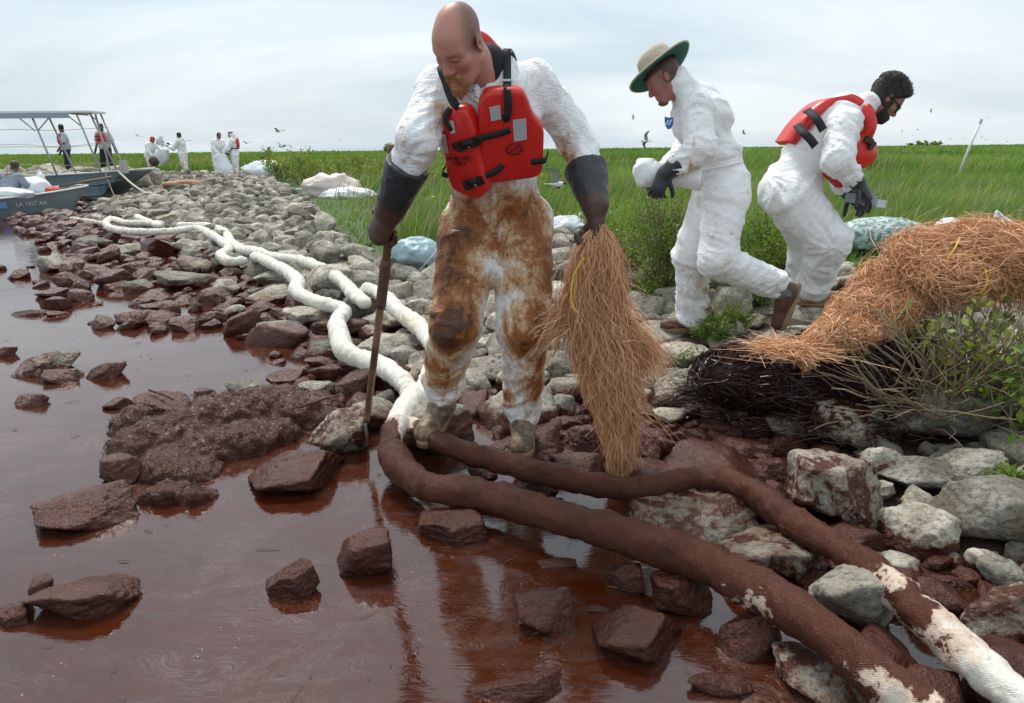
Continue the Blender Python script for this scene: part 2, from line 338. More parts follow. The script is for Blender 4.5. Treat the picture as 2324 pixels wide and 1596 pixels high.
def hero(u, v, w, h, kind, label, rz=None, z0=None, i=None, tone=None, tilt=0.12, group=None, sink=0.12):
    """a rock whose outline is centred at picture point (u,v), w x h picture units; it stands on the ground there"""
    vb = v + 0.42 * h; zb = 0.0 if z0 is None else z0
    if z0 is None:
        for _ in range(3): q = G(u, vb, zb); zb = max(hz(q[0], q[1]) , -0.02)
    else: q = G(u, vb, zb)
    Z = depth(q); m = Z / FPX; el = math.atan2(CAM_H - zb, q[1])
    sx = w * m / 2; sy = sx * 0.82; H2 = h * m / 2
    for _ in range(12):
        t = H2 ** 2 - (sy * math.sin(el)) ** 2
        if t > (0.30 * sx) ** 2: break
        sy *= 0.93
    sz = min(math.sqrt(max(t, (0.2 * sx) ** 2)) / math.cos(el), 0.85 * sx)
    if kind in 'OS' and hz(q[0], q[1]) < .02: sink = 0.34
    c = np.array([q[0], q[1] + sy * 0.72, zb + sz * (1 - sink) * 0.92]); 
    lv, am = {'O': (c[2] + 2, 0.3), 'S': (c[2] + sz * 0.15, 0.08), 'H': (0.0, 0.075), 'C': (zb + 0.02, -0.12), 'W': (zb - 0.05, -0.2)}[kind]
    sub = 5 if w > 90 else 4
    ROCKS.append((c[0], c[1], max(sx, sy) * 0.92, c[2] + sz))
    rzz = rng.uniform(-0.25, 0.25) if rz is None else rz
    o = put_rock(c, (sx, sy, sz), (rng.uniform(-tilt, tilt), rng.uniform(-tilt, tilt), rzz), lv, am, label, group, sub, i, tone)
    o['oil_k'] = 0.0 if kind == 'H' else 7.0; return o
HERO = [
 (652,1080,225,125,'O','large flat-topped oiled rock standing in the brown water below the sludge mound',0.2),
 (772,995,155,120,'H','grey-topped wedge rock beside the foot of the wooden pole',0.5),
 (165,1165,205,120,'O','long oiled slab rock sloping down to the left in the water',0.65),
 (268,1068,95,95,'O','rough dark oiled lump touching the upper end of the long slab rock',0),
 (175,1360,225,120,'O','low flat oiled rock barely above the water near the lower left corner',-0.1),
 (82,1325,62,85,'O','small black oiled lump leaning on the low flat rock at lower left',0),
 (20,1400,95,70,'O','oiled rock cut by the left edge of the picture, near the bottom',0),
 (655,1310,120,135,'O','knobbly two-step oiled rock alone in open water, lower left of the brown boom',0.4),
 (815,1255,140,165,'O','steep pyramid oiled rock in the water left of the brown boom',0.3),
 (1025,1195,170,105,'O','glossy oiled rock half under the bend of the long brown boom',0),
 (82,832,118,62,'H','wide rock with dry grey top, largest at the left edge of the open water',0),
 (125,858,74,46,'O','smaller flat rock leaning on the wide rock at the left edge',0.3),
 (222,847,84,52,'O','pointed oiled rock alone in the water left of the sludge mound',-0.2),
 (60,914,66,42,'O','low two-part oiled rock near the left edge above the long slab',0),
 (255,920,66,38,'O','small oiled rock just left of the sludge mound',0),
 (2,797,44,48,'O','oiled rock cut by the left edge of the picture, halfway up',0),
 (110,602,84,48,'S','rounded rock with a pale cap, alone in the water near the left edge',0),
 (112,667,96,32,'O','long low oiled rock in the water below the pale-capped one',0),
 (178,675,58,36,'O','small black oiled rock right of the long low one',0),
 (62,712,86,24,'O','very flat oiled rock nearest the left edge in the upper water',0),
 (120,715,50,18,'O','sliver of oiled rock beside the very flat one',0),
 (245,636,90,56,'O','blocky oiled rock standing in the upper water',0),
 (262,652,66,28,'O','flat oiled rock in front of the blocky one in the upper water',0),
 (396,728,22,16,'O','tiny lone oiled stone in the middle of the open water',0),
 (558,766,44,24,'O','small lone oiled stone in the water left of the white boom',0),
 (273,573,80,30,'C','pale flat rock among oiled ones in the upper left shallows',0),
 (232,606,48,20,'O','thin oiled rock beside the pale flat rock',0),
 (405,642,140,52,'S','long grey rock with oiled underside in the upper shallows',0.1),
 (340,675,80,30,'O','low oiled rock left of the long grey one',0),
 (505,655,74,50,'S','dark sharp-backed rock at the edge of the upper shallows',0.3),
 (432,612,80,50,'H','humped rock with a brown top in the upper shallows',0),
 (608,676,128,52,'S','long pale ledge rock with a brown wet foot below the twin booms',0),
 (612,636,100,46,'C','flat grey rock tilted beneath the twin white booms',0.2),
 (700,728,132,74,'S','grey rock with swirled top left of the boom elbow',0),
 (590,560,70,44,'C','grey boulder just right of where the far booms cross',0),
 (735,645,110,80,'C','dark grey triangular boulder between the two white booms',0.4),
 (880,795,150,52,'C','long flat pale rock right of the boom, beside the pole',0.1),
 (958,818,66,52,'C','pale blocky rock between the pole and the white boom end',0),
 (735,795,70,46,'S','grey rock tucked against the left side of the white boom',0),
 (745,850,90,60,'O','wet red-brown rock in the gap left of the white boom',0),
 (645,857,100,42,'O','flat oiled rock behind the sludge mound',0.3),
 (690,893,160,62,'S','broad rounded rock with grey face at the right end of the sludge mound',0),
 (546,890,84,46,'C','pale rock showing clean on top of the sludge mound',0),
 (463,888,52,80,'O','upright pointed oiled rock at the back of the sludge mound',0),
 (355,930,120,80,'O','smooth oiled block at the left end of the sludge mound',0.3),
 (870,905,70,70,'S','grey rock wedged between pole tip and white boom',0),
 (1240,1398,138,122,'O','layered oiled rock in the orange-brown pool below the boom',0.2),
 (1448,1452,212,150,'O','biggest oiled boulder in the water at bottom centre',-0.3),
 (1555,1345,135,150,'O','streaked oiled boulder propping up the brown boom',0.2),
 (1425,1315,110,90,'O','dark oiled rock sunk under the middle of the brown boom',-0.5),
 (1592,1192,292,158,'H','very large rock, oiled brown with a bare white right flank, between the booms',0.0),
 (1775,1265,262,150,'H','broad rock splashed brown over white, between the two booms',0.1),
 (1912,1140,215,175,'H','angular brown and white rock just above the upper boom',0.15),
 (1958,1365,210,195,'C','tall rounded grey rock between the two booms near the bottom',0.0),
 (1715,1445,160,150,'O','glossy dark oiled boulder under the lower boom',0),
 (1900,1555,215,140,'H','white rock with brown patches cut by the bottom edge of the picture',0),
 (2262,1190,200,165,'C','large round white rock at the right edge with a brown drip',0.1),
 (2112,1195,150,190,'S','tall rock, pale above and oiled red-brown below, left of the round white rock',0),
 (2112,1090,175,100,'C','grey rock with a brown hollow on top, above the tall two-tone rock',0),
 (2235,1083,140,90,'C','pointed bluish grey rock above the round white rock',0.2),
 (2135,955,215,150,'C','largest grey boulder at the foot of the twiggy bush',0.1),
 (2290,1003,90,66,'C','small grey wedge rock at the right edge below the bush',0),
 (1945,985,165,120,'H','rounded boulder, brown above and grey below, under the dark snare heap',0),
 (2290,1318,110,110,'C','plain grey boulder at the right edge, below the round white rock',0),
 (2290,1420,170,140,'H','white boulder with brown smears near the lower right corner',0),
 (1712,972,92,72,'O','oiled cube-like rock under the dark snare heap',0.2),
 (1565,1003,96,56,'O','small rough oiled rock in the grey pool right of the hanging snare',0),
 (1636,950,86,54,'O','oiled rock with an orange sheen by the grey pool',0),
 (1795,1022,92,76,'O','dark oiled rock behind the upper boom bend',0),
 (1772,1083,140,95,'O','flat-faced oiled rock right behind the upper boom bend',0.1),
 (1880,1052,90,80,'O','oiled rock with a split top left of the brown and grey boulder',0),
 (1535,880,96,70,'C','bright grey rock right of the hanging snare',0),
 (1660,898,104,56,'C','mossy grey rock in front of the dark snare heap',0),
 (1640,782,72,46,'C','small pale rock below the striding worker',0),
 (1562,820,112,70,'C','flat grey slab rock right of the snare, leaning left',-0.3),
 (1700,860,90,40,'C','tan stone at the left edge of the dark snare heap',0),
 (2110,1415,90,120,'S','dark grey rock in the gap under the pale boom',0),
 (2170,1330,110,60,'O','flat wet rock in the shadowed gap by the pale boom',0),
 (2050,1290,90,60,'S','white-topped stone beside the pale boom',0),
 (2010,1060,110,110,'S','jagged rock behind the angular brown and white rock',0),
 (2040,1180,90,90,'S','small pale rock squeezed beside the tall two-tone rock',0),
 (2165,1045,90,50,'W','white-crusted stone above the grey hollow-topped rock',0),
 (1050,903,62,58,'C','grey rock beside the bald worker\'s bent-leg boot',0),
 (1100,845,104,66,'W','pale blocky rock seen between the bald worker\'s legs',0),
 (1102,788,80,48,'C','grey rock higher up between the bald worker\'s legs',0),
 (1268,842,96,78,'W','pale rock right of the bald worker\'s shin',0),
 (1272,926,72,66,'S','dark-footed grey rock right of the bald worker\'s front boot',0),
 (1130,920,70,50,'S','shaded stone between the bald worker\'s boots',0),
 (1440,1030,140,100,'O','dark oiled block behind the tip of the hanging snare',0),
 (1340,1000,130,80,'O','shiny oiled rock left of the tip of the hanging snare',0.3),
 (1215,1120,110,60,'O','orange-brown wet rock in the gap between the booms',0),
 (1095,1080,70,46,'O','small oiled stone peeking between the two booms near their joint',0),
 (1265,1145,40,30,'O','tiny shiny stone between the booms',0),
 (1530,950,90,50,'S','rock at the edge of the grey pool behind the snare',0),
 (1160,1578,240,70,'O','submerged oiled rock just breaking the surface at the bottom edge',0),
 (1640,1570,150,60,'O','smooth oiled rock under the surface at the bottom, right of centre',0),
 (1255,1290,110,24,'O','thin oiled sliver rock floating level in the orange pool',0.15),
 (1350,1390,80,30,'O','small flat oiled stone left of the biggest oiled boulder',0),
]
for h_ in HERO: hero(*h_[:6], rz=h_[6])
# stones carrying the workers' feet
STAND = []
def stand_rock(c, s, label, oil=(0.06, -0.05), i=3, tone=0.6, rz=0.2):
    ROCKS.append((c[0], c[1], max(s[0], s[1]) * 0.9, c[2] + s[2])); put_rock(c, s, (0.03, 0.02, rz), oil[0], oil[1], label, None, 5, i, tone)
stand_rock((0.045, 2.93, -0.02), (0.24, 0.20, 0.13), 'flat oiled rock under the bald worker\'s front boot', (1, 0.3), 2)
stand_rock((-0.36, 3.06, 0.05), (0.17, 0.17, 0.14), 'oiled rock under the bald worker\'s bent-leg boot', (0.15, 0.05), 5)
stand_rock((1.06, 4.47, 0.075), (0.36, 0.24, 0.12), 'flat tan slab rock under the hat-wearing worker\'s front shoe', (0, -0.2), 7, 0.7)
stand_rock((1.82, 4.32, 0.12), (0.28, 0.22, 0.13), 'pale rock under the hat-wearing worker\'s trailing toe', (0, -0.2), 4, 0.75)
stand_rock((2.32, 4.86, 0.17), (0.42, 0.3, 0.145), 'wide pale slab rock under the bearded worker\'s shoe', (0, -0.2), 6, 0.8)
stand_rock((2.0, 5.05, 0.15), (0.26, 0.24, 0.15), 'white rock under the bearded worker\'s rear leg', (0, -0.2), 8, 0.85)
KEEP = [(0.05, 2.9, .2), (-0.36, 3.05, .2), (1.06, 4.4, .3), (1.8, 4.3, .25), (2.2, 4.85, .4)]
# fill
def fill_rocks():
    out = []; taken = list(ROCKS); cell = {}
    def key(x, y): return (int(math.floor(x / 0.6)), int(math.floor(y / 0.6)))
    for L_ in ([(890, 1025), (985, 1105), (1200, 1152), (1500, 1242), (1700, 1330), (1880, 1440), (1980, 1525), (2080, 1600)], [(960, 985), (1150, 1054), (1400, 1108), (1590, 1084), (1780, 1172), (1950, 1275), (2110, 1410), (2300, 1570), (2420, 1660)]):
        for q in spline(np.array([G(u, v, .12) for u, v in L_]), 60)[0]: taken.append((q[0], q[1], .055))
    for t in taken: cell.setdefault(key(t[0], t[1]), []).append(t[:3])
    def ok(x, y, r, k):
        i, j = key(x, y)
        for a in (-1, 0, 1):
            for b in (-1, 0, 1):
                for (X_, Y_, R_) in cell.get((i + a, j + b), ()):
                    if (x - X_) ** 2 + (y - Y_) ** 2 < (k * (r + R_)) ** 2: return False
        return True
    for (rlo, rhi, kk, N, ymax) in [(0.15, 0.21, 0.82, 5000, 34), (0.10, 0.15, 0.82, 26000, 34), (0.07, 0.10, 0.78, 30000, 16), (0.04, 0.07, 0.7, 24000, 9)]:
        y = 1.2 + (ymax - 1.2) * rng.random(N) ** 1.6; x = rng.uniform(-0.86, 0.82, N) * (y + 0.8)
        P = np.column_stack([x, y]); s = pdist(P, SHORE); g_ = pdist(P, GRASS)
        dens = np.clip((s + 0.55) / 0.6, 0, 1) ** 1.5
        dens = np.where((x > 0.1) & (y < 3.4), np.clip((s + 0.80) / 0.5, 0, 1) ** 1.5, dens)
        dens = np.where((y > 5.2) & (s < 0), np.clip((s + 2.3) / 2.5, 0, 1) ** 2.4 * .38, dens)
        dens = np.where((y > 10) & (s < 0), np.clip((s + 1.6) / 1.8, 0, 1), dens)
        m = (rng.random(N) < dens) & (g_ < rng.uniform(-0.15, 0.3, N))
        hh_ = height(P)
        for q in np.nonzero(m)[0]:
            r = rng.uniform(rlo, rhi)
            if any((x[q] - a) ** 2 + (y[q] - b) ** 2 < (c + r) ** 2 for a, b, c in KEEP): continue
            if y[q] < 2.3 and x[q] < 0.95: continue
            if not ok(x[q], y[q], r, kk): continue
            cell.setdefault(key(x[q], y[q]), []).append((x[q], y[q], r)); out.append((x[q], y[q], r, hh_[q], s[q]))
    return out
FILL = fill_rocks()
FILL.sort(key=lambda t: -t[2] / max(t[1], 1.0))
N_IND = 296 - len(ROCKS)
LAND = [(G(u, v, z)[:2], t) for u, v, z, t in [(950, 612, .2, 'the blue bag'), (255, 510, .1, 'the far boom loop'), (530, 570, .1, 'the boom crossing'), (779, 705, .1, 'the boom elbow'), (690, 600, .2, 'the twin white booms'), (830, 690, .2, 'the blunt white boom end'), (833, 950, .05, 'the pole tip'), (1188, 960, .1, 'the bald worker\'s front boot'), (1000, 930, .1, 'the bald worker\'s bent-leg boot'), (1412, 1065, .1, 'the hanging snare tip'), (1850, 930, .15, 'the black snare heap'), (1530, 740, .25, 'the hat-wearing worker\'s front shoe'), (1775, 735, .25, 'the hat-wearing worker\'s lifted heel'), (1880, 690, .3, 'the bearded worker\'s tan shoe'), (2030, 585, .3, 'the mesh sack'), (2230, 960, .2, 'the twiggy bush'), (1560, 985, 0, 'the grey pool'), (1690, 1110, .1, 'the upper boom bend'), (2112, 1240, .1, 'the tall two-tone rock'), (2262, 1250, .1, 'the round white rock'), (2135, 1000, .2, 'the largest grey boulder'), (2160, 1470, .1, 'the pale boom'), (790, 525, .25, 'the near grass edge'), (660, 440, .3, 'the broad yellow-green bush'), (195, 470, .1, 'the skiff bow'), (520, 640, .0, 'the upper shallows'), (740, 850, .0, 'the sludge mound\'s right end'), (1560, 1180, .1, 'the very large brown and white rock'), (1960, 1400, .1, 'the tall rounded grey rock'), (900, 560, .25, 'the grass behind the pole'), (1350, 800, .2, 'the hanging snare'), (1120, 720, .2, 'the bald worker\'s knees')]]
def uvof(x, y, z):
    d = np.array([x, y, z]) - CAMP; Z = d @ _f; return 1162 + FPX * (d @ _r) / Z, 798 - FPX * (d @ _u) / Z
def describe(x, y, z, r, tone, wet):
    k = int(np.argmin([math.hypot(x - q[0], y - q[1]) for q, _ in LAND])); q, t = LAND[k]; a = uvof(x, y, z); b = uvof(q[0], q[1], z)
    du, dv = a[0] - b[0], a[1] - b[1]; d_ = ('left of' if du < 0 else 'right of') if abs(du) > 1.3 * abs(dv) else ('in front of' if dv > 0 else 'behind')
    far = 'just ' if math.hypot(x - q[0], y - q[1]) < .45 else ''
    return ' '.join([('large', 'middling', 'small')[0 if r > .15 else 1 if r > .1 else 2], 'oil-footed' if wet else ('dark', 'grey', 'pale')[0 if tone < .38 else 1 if tone < .7 else 2], 'rock', far + d_, t]), 'rocks near ' + t
for (x, y, r, h_, s) in FILL[:N_IND]:
    q = rng.uniform(0.75, 1.1); sz = r * rng.uniform(0.5, 0.85); tn = rng.uniform(0.1, 1.0); ol = rng.uniform(0.03, 0.13) + (0.06 if s < 0.1 else 0) + (0.4 if s < -.05 and rng.random() < .75 else 0)
    lab, grp = describe(x, y, h_ + sz * .45, r, tn, ol > h_ + .02)
    zc = max(h_ + sz * .45, sz * rng.uniform(-.1, .5))
    put_rock((x, y, zc), (r * 1.15, r * q, sz), (rng.uniform(-.35, .35), rng.uniform(-.35, .35), rng.uniform(0, 6.28)), ol, rng.uniform(-0.16, 0.0), lab, grp, 4, None, tn)
def single_out(objs):
    by = {}
    for o in objs: by.setdefault(o['label'], []).append(o)
    words_ = ['leftmost', 'second-from-left', 'third-from-left', 'fourth-from-left', 'fifth-from-left', 'sixth-from-left', 'seventh-from-left', 'eighth-from-left', 'ninth-from-left', 'tenth-from-left', 'eleventh-from-left', 'twelfth-from-left']
    for lab, L in by.items():
        if 1 < len(L) <= len(words_):
            L.sort(key=lambda o: uvof(*o.location)[0])
            for k, o in enumerate(L): o['label'] = words_[k] + ' ' + lab
single_out([o for o in bpy.data.objects if o.name.startswith('rock') and o.get('group')])
def rock_mass(L):
    base = [rock_shape(2, 400 + i, 30) for i in range(14)]; nv = len(base[0][0]); Fb = base[0][1]; n_ = len(L)
    V = np.zeros((n_, nv, 3), np.float32); ol = np.zeros((n_, nv)); tn = np.zeros((n_, nv)); oa = np.zeros((n_, nv))
    for k, (x, y, r, h_, s) in enumerate(L):
        sz = r * rng.uniform(0.5, 0.9); b = base[rng.integers(0, 14)][0] * np.array([r * 1.2, r * rng.uniform(.75, 1.1), sz])
        V[k] = b @ rotm(rng.uniform(-.35, .35), rng.uniform(-.35, .35), rng.uniform(0, 6.28)).T + np.array([x, y, max(h_ + sz * 0.45, sz * rng.uniform(-.2, .5))])
        ol[k] = rng.uniform(0.02, 0.12) + (0.05 if s < 0.2 else 0) + (.4 if s < 0 and rng.random() < .7 else 0); oa[k] = rng.uniform(-0.18, 0.0) + (.16 if rng.random() < .12 else 0); tn[k] = rng.uniform(0.05, 1.0)
    F = (Fb[None] + (np.arange(n_) * nv)[:, None, None]).reshape(-1, 3)
    o = mk('rock_rubble', V.reshape(-1, 3), F, MAT_ROCKS, smooth=False, attrs={'oil_k': np.full(n_ * nv, 7.0), 'oil_level': ol.ravel(), 'oil_amt': oa.ravel(), 'tone': tn.ravel()})
    tag(o, 'mass of small grey rocks covering the far bank and the gaps', 'rocks', kind='stuff')
rock_mass(FILL[N_IND:])
print('ROCKS', len(ROCKS), len(FILL))
# ------------------------------------------------------------------ sorbent booms
def boom_mat():
    n = NT('sorbent_boom_netting'); uv = n.uv(); p = n.pos()
    o = n.mth('ADD', n.att('oil'), 0.05); rag = n.mth('ADD', n.mth('MULTIPLY', n.noise(p, 11, 6, 0.62, 0.5), 0.8), n.mth('MULTIPLY', n.noise(p, 60, 4, 0.7), 0.25))
    q = n.mth('ADD', rag, n.mth('SUBTRACT', o, 0.5))
    oil = n.ss(q, 0.50, 0.56); halo = n.ss(q, 0.30, 0.54)
    wh = n.mix(n.noise(p, 5, 5), (0.70, 0.65, 0.54), (0.80, 0.77, 0.70))
    wh = n.mix(n.mth('MULTIPLY', n.ss(n.noise(p, 3.2, 4), 0.5, 0.72), 0.45), wh, (0.62, 0.48, 0.33))
    fl = n.ss(n.noise(p, 42, 3, 0.6), 0.66, 0.70); wh = n.mix(n.mth('MULTIPLY', fl, 0.8), wh, (0.16, 0.09, 0.05))
    wh = n.mix(n.mth('MULTIPLY', halo, 0.55), wh, (0.42, 0.19, 0.075))
    oc = n.mix(n.noise(p, 8, 5, 0.6), (0.026, 0.006, 0.0028), (0.135, 0.037, 0.0155))
    # netting: crossed diagonal cords
    sx = n.n('SeparateXYZ', {0: uv}); a, b = sx.outputs[0], sx.outputs[1]
    k = 2 * math.pi / 0.0125
    w1 = n.mth('SINE', n.mth('MULTIPLY', n.mth('ADD', a, n.mth('MULTIPLY', b, 0.8)), k)); w2 = n.mth('SINE', n.mth('MULTIPLY', n.mth('SUBTRACT', a, n.mth('MULTIPLY', b, 0.8)), k))
    net = n.mth('MAXIMUM', n.mth('POWER', n.mth('ABSOLUTE', w1), 6.0), n.mth('POWER', n.mth('ABSOLUTE', w2), 6.0))
    col = n.mix(oil, wh, oc); col = n.mix(n.mth('MULTIPLY', net, n.fmix(oil, 0.10, 0.35)), col, n.mix(0.5, col, (0.02, 0.012, 0.01)))
    b1 = n.bump(n.noise(p, 26, 6, 0.65, .6), 0.55, 0.022); b2 = n.bump(net, n.fmix(oil, 0.35, 0.6), 0.004, b1)
    n.lk(n.mix(oil, (1, 1, 1), (1, .70, .62)), n.b.inputs['Specular Tint'])
    return n.set(color=col, rough=n.fmix(oil, 0.75, n.fmix(n.noise(p, 9, 4), .2, .45)), normal=b2)
MAT_BOOM = boom_mat()
def boom(pts, label, r=0.095, cat='boom', pinch=0.0, seed=0, oilfun=None, wobble=0.022):
    """pts: (u, v, z of axis, oil)"""
    P = np.array([[*G(u, v, z), o] for u, v, z, o in pts]); Ltot = np.linalg.norm(np.diff(P[:, :3], axis=0), axis=1).sum()
    nseg = int(max(Ltot / 0.014, 60)); Q, s = spline(P, nseg); C = Q[:, :3].copy(); m = 40
    wob = np.column_stack([s * 3.1, np.full(nseg, seed * 3.3), np.zeros(nseg)])
    T, N, B = frames(C); C = C + N * ((fbm(wob, 2) - .5) * wobble)[:, None] ; C[:, 2] += (fbm(wob + 9, 2) - .5) * wobble * .6
    rad = r * (1 + 0.16 * (fbm(np.column_stack([s * 5, np.full(nseg, seed + 5.), s * 0]), 2) - .5) * 2)
    bend = np.linalg.norm(np.gradient(T, axis=0), axis=1) / 0.014; rad = rad * (1 - 0.10 * np.clip(bend / 8, 0, 1))
    e = np.minimum(s, s[-1] - s); rad = rad * np.sqrt(np.clip(e / 0.07, 0.02, 1) * (2 - np.clip(e / 0.07, 0.02, 1)))
    T, N, B = frames(C); th = np.arange(m) * 2 * math.pi / m
    dirs = N[:, None] * np.cos(th)[None, :, None] + B[:, None] * np.sin(th)[None, :, None]
    V = C[:, None] + rad[:, None, None] * dirs
    pp = V.reshape(-1, 3); fold = (ridge(pp * np.array([15, 15, 7.]) + seed, 3) ** 2 - .42) * 0.019 + (fbm(pp * 30 + seed, 2) - .5) * 0.006
    fold += (np.clip(bend / 6, 0, 1)[:, None] * (np.sin(s * 190 + seed)[:, None] * 0.004) * np.ones((1, m))).ravel()
    V = pp + dirs.reshape(-1, 3) * fold[:, None]
    low = C[:, 2].repeat(m) - r * 0.80; V[:, 2] = np.where(V[:, 2] < low, low + (V[:, 2] - low) * 0.35, V[:, 2])
    uv = np.column_stack([np.repeat(s, m), (th[None] * r + np.zeros((nseg, 1))).ravel()])
    oil = np.repeat(Q[:, 3], m)
    if oilfun is not None: oil = np.clip(oil + oilfun(V, np.repeat(s, m), dirs.reshape(-1, 3)), 0, 1.3)
    V2 = np.vstack([V, C[:1], C[-1:]]); a = np.arange(m); b = (a + 1) % m
    Fc = np.vstack([np.stack([b, a, np.full(m, nseg * m)], 1), np.stack([a + (nseg - 1) * m, b + (nseg - 1) * m, np.full(m, nseg * m + 1)], 1)])
    o = mk('sorbent_boom', V2, [grid_faces(nseg, m), Fc], MAT_BOOM, attrs={'oil': np.concatenate([oil, [oil[0], oil[-1]]])}, uv=np.vstack([uv, uv[:1], uv[-1:]]))
    return tag(o, label, cat, 'sorbent booms laid along the shore')
under = lambda V, s, d: 0.32 * np.clip(-d[:, 2] - 0.35, 0, 1)
Z1 = 0.13
boom([(962, 885, 0.15, -.1), (938, 905, .16, -.05), (915, 945, .16, .05), (893, 985, .15, .55), (890, 1025, .12, .95), (920, 1070, .1, 1.0), (985, 1105, .1, .88), (1080, 1122, .1, .86), (1200, 1152, .11, .95), (1350, 1197, .13, .9), (1500, 1242, .14, .80), (1620, 1288, .15, .70), (1700, 1330, .15, .50), (1790, 1378, .15, .62), (1880, 1440, .14, .74), (1980, 1525, .12, .58), (2080, 1600, .10, .5), (2200, 1700, .10, .4)],
     'long sorbent boom, brown with oil, curving from the pole to the bottom right', 0.058, seed=1, oilfun=lambda V, s, d: -0.45 * np.clip(-d[:, 1] - 0.2, 0, 1) * np.clip((V[:, 0] - 0.62) * 4, 0, 1) - 0.75 * np.clip(d[:, 0] - .3, 0, 1) * (V[:, 0] < -.2) * (V[:, 1] > 2.4))
boom([(925, 965, .13, .3), (960, 985, .14, .55), (1040, 1022, .12, 1.0), (1150, 1054, .11, 1.1), (1280, 1085, .10, 1.15), (1400, 1108, .10, 1.2), (1500, 1102, .12, 1.2), (1590, 1084, .15, 1.15), (1690, 1108, .16, 1.1), (1780, 1172, .14, 1.05), (1870, 1225, .15, .8), (1950, 1275, .15, .60), (2030, 1335, .15, .45), (2110, 1410, .14, .50), (2200, 1490, .13, .36), (2300, 1570, .12, .28), (2420, 1660, .12, .25)],
     'sorbent boom behind the long one, brown turning pale green-white at lower right', 0.048, seed=2, oilfun=lambda V, s, d: -0.2 * np.clip(-d[:, 2] + 0.1, 0, 1) * (V[:, 0] > .9))
boom([(575, 581, .22, .1), (622, 601, .22, .06), (660, 624, .22, .06), (678, 642, .21, .2), (672, 662, .2, .12), (700, 680, .19, .12), (748, 694, .19, .15), (779, 708, .18, .2), (764, 730, .17, .12), (773, 765, .16, .12), (784, 798, .15, .2), (825, 818, .15, .15), (872, 835, .15, .12), (912, 862, .15, .25), (930, 893, .13, .3), (928, 925, .12, .3)],
     'white sorbent boom zigzagging from the far crossing down to the pole', 0.058, seed=3, oilfun=lambda V, s, d: under(V, s, d) * 1.3)
boom([(402, 512, .22, .1), (470, 514, .22, .1), (512, 527, .22, .2), (522, 547, .22, .15), (548, 566, .22, .1), (585, 573, .24, .1), (625, 585, .23, .08), (678, 591, .23, .06), (728, 609, .23, .14), (774, 638, .22, .16), (804, 670, .21, .06), (832, 692, .2, .02)],
     'white sorbent boom right of the zigzag one, ending above the pole', 0.056, seed=4, oilfun=under)
boom([(822, 656, .24, 0), (863, 668, .23, 0), (901, 702, .21, 0), (950, 742, .19, .02), (982, 780, .18, .05), (988, 815, .17, .1), (982, 850, .16, .15), (972, 890, .15, .2), (968, 915, .15, .25)],
     'short clean white sorbent boom running behind the bald worker\'s leg', 0.056, seed=5, oilfun=under)
boom([(364, 514, .2, .1), (335, 504, .2, .1), (309, 493, .2, .05)], 'short white boom end poking up inside the far loop', 0.056, seed=6)
boom([(372, 510, .2, .2), (330, 508, .2, .2), (285, 507, .2, .2), (255, 498, .2, .1), (240, 509, .2, .1), (262, 522, .2, .1), (317, 527, .2, .15), (381, 527, .2, .1), (444, 519, .2, .08), (478, 532, .2, .1), (508, 552, .2, .2), (520, 566, .2, .2), (502, 579, .2, .1), (520, 594, .2, .1), (562, 591, .2, .2)],
     'white sorbent boom looped back on itself at the far end', 0.056, seed=7)
boom([(245, 509, .16, .35), (205, 503, .14, .35), (160, 496, .12, .4)], 'thin yellowed boom leading left from the far loop to the water', 0.038, seed=8)

def floating_bits():
    m = MB(); k = 0
    while k < 170:
        y = 1.3 + 6.5 * rng.random() ** 1.7; x = rng.uniform(-.8, .55) * (y + .6)
        if pdist(np.array([[x, y]]), SHORE)[0] > -.02: continue
        L = rng.uniform(.006, .06) * rng.random() * (1 + .3 * y); a = rng.normal(.55, .5); d = np.array([math.cos(a), math.sin(a), 0]); p0 = np.array([x, y, .0035]); C = np.array([p0 - d * L / 2, p0 + np.array([0, 0, .002]), p0 + d * L / 2 + rng.normal(size=3) * .002]); m.tube(C, np.array([.0008, .0012, .0006]) * rng.uniform(.6, 1.6), 4); k += 1
    o = m.build('floating_debris', simple('drifting_plant_bits', (.10, .06, .03), .6, .9, 3)); tag(o, 'scattered bits of drifting plant stems on the oily water', 'debris', kind='stuff')
floating_bits()
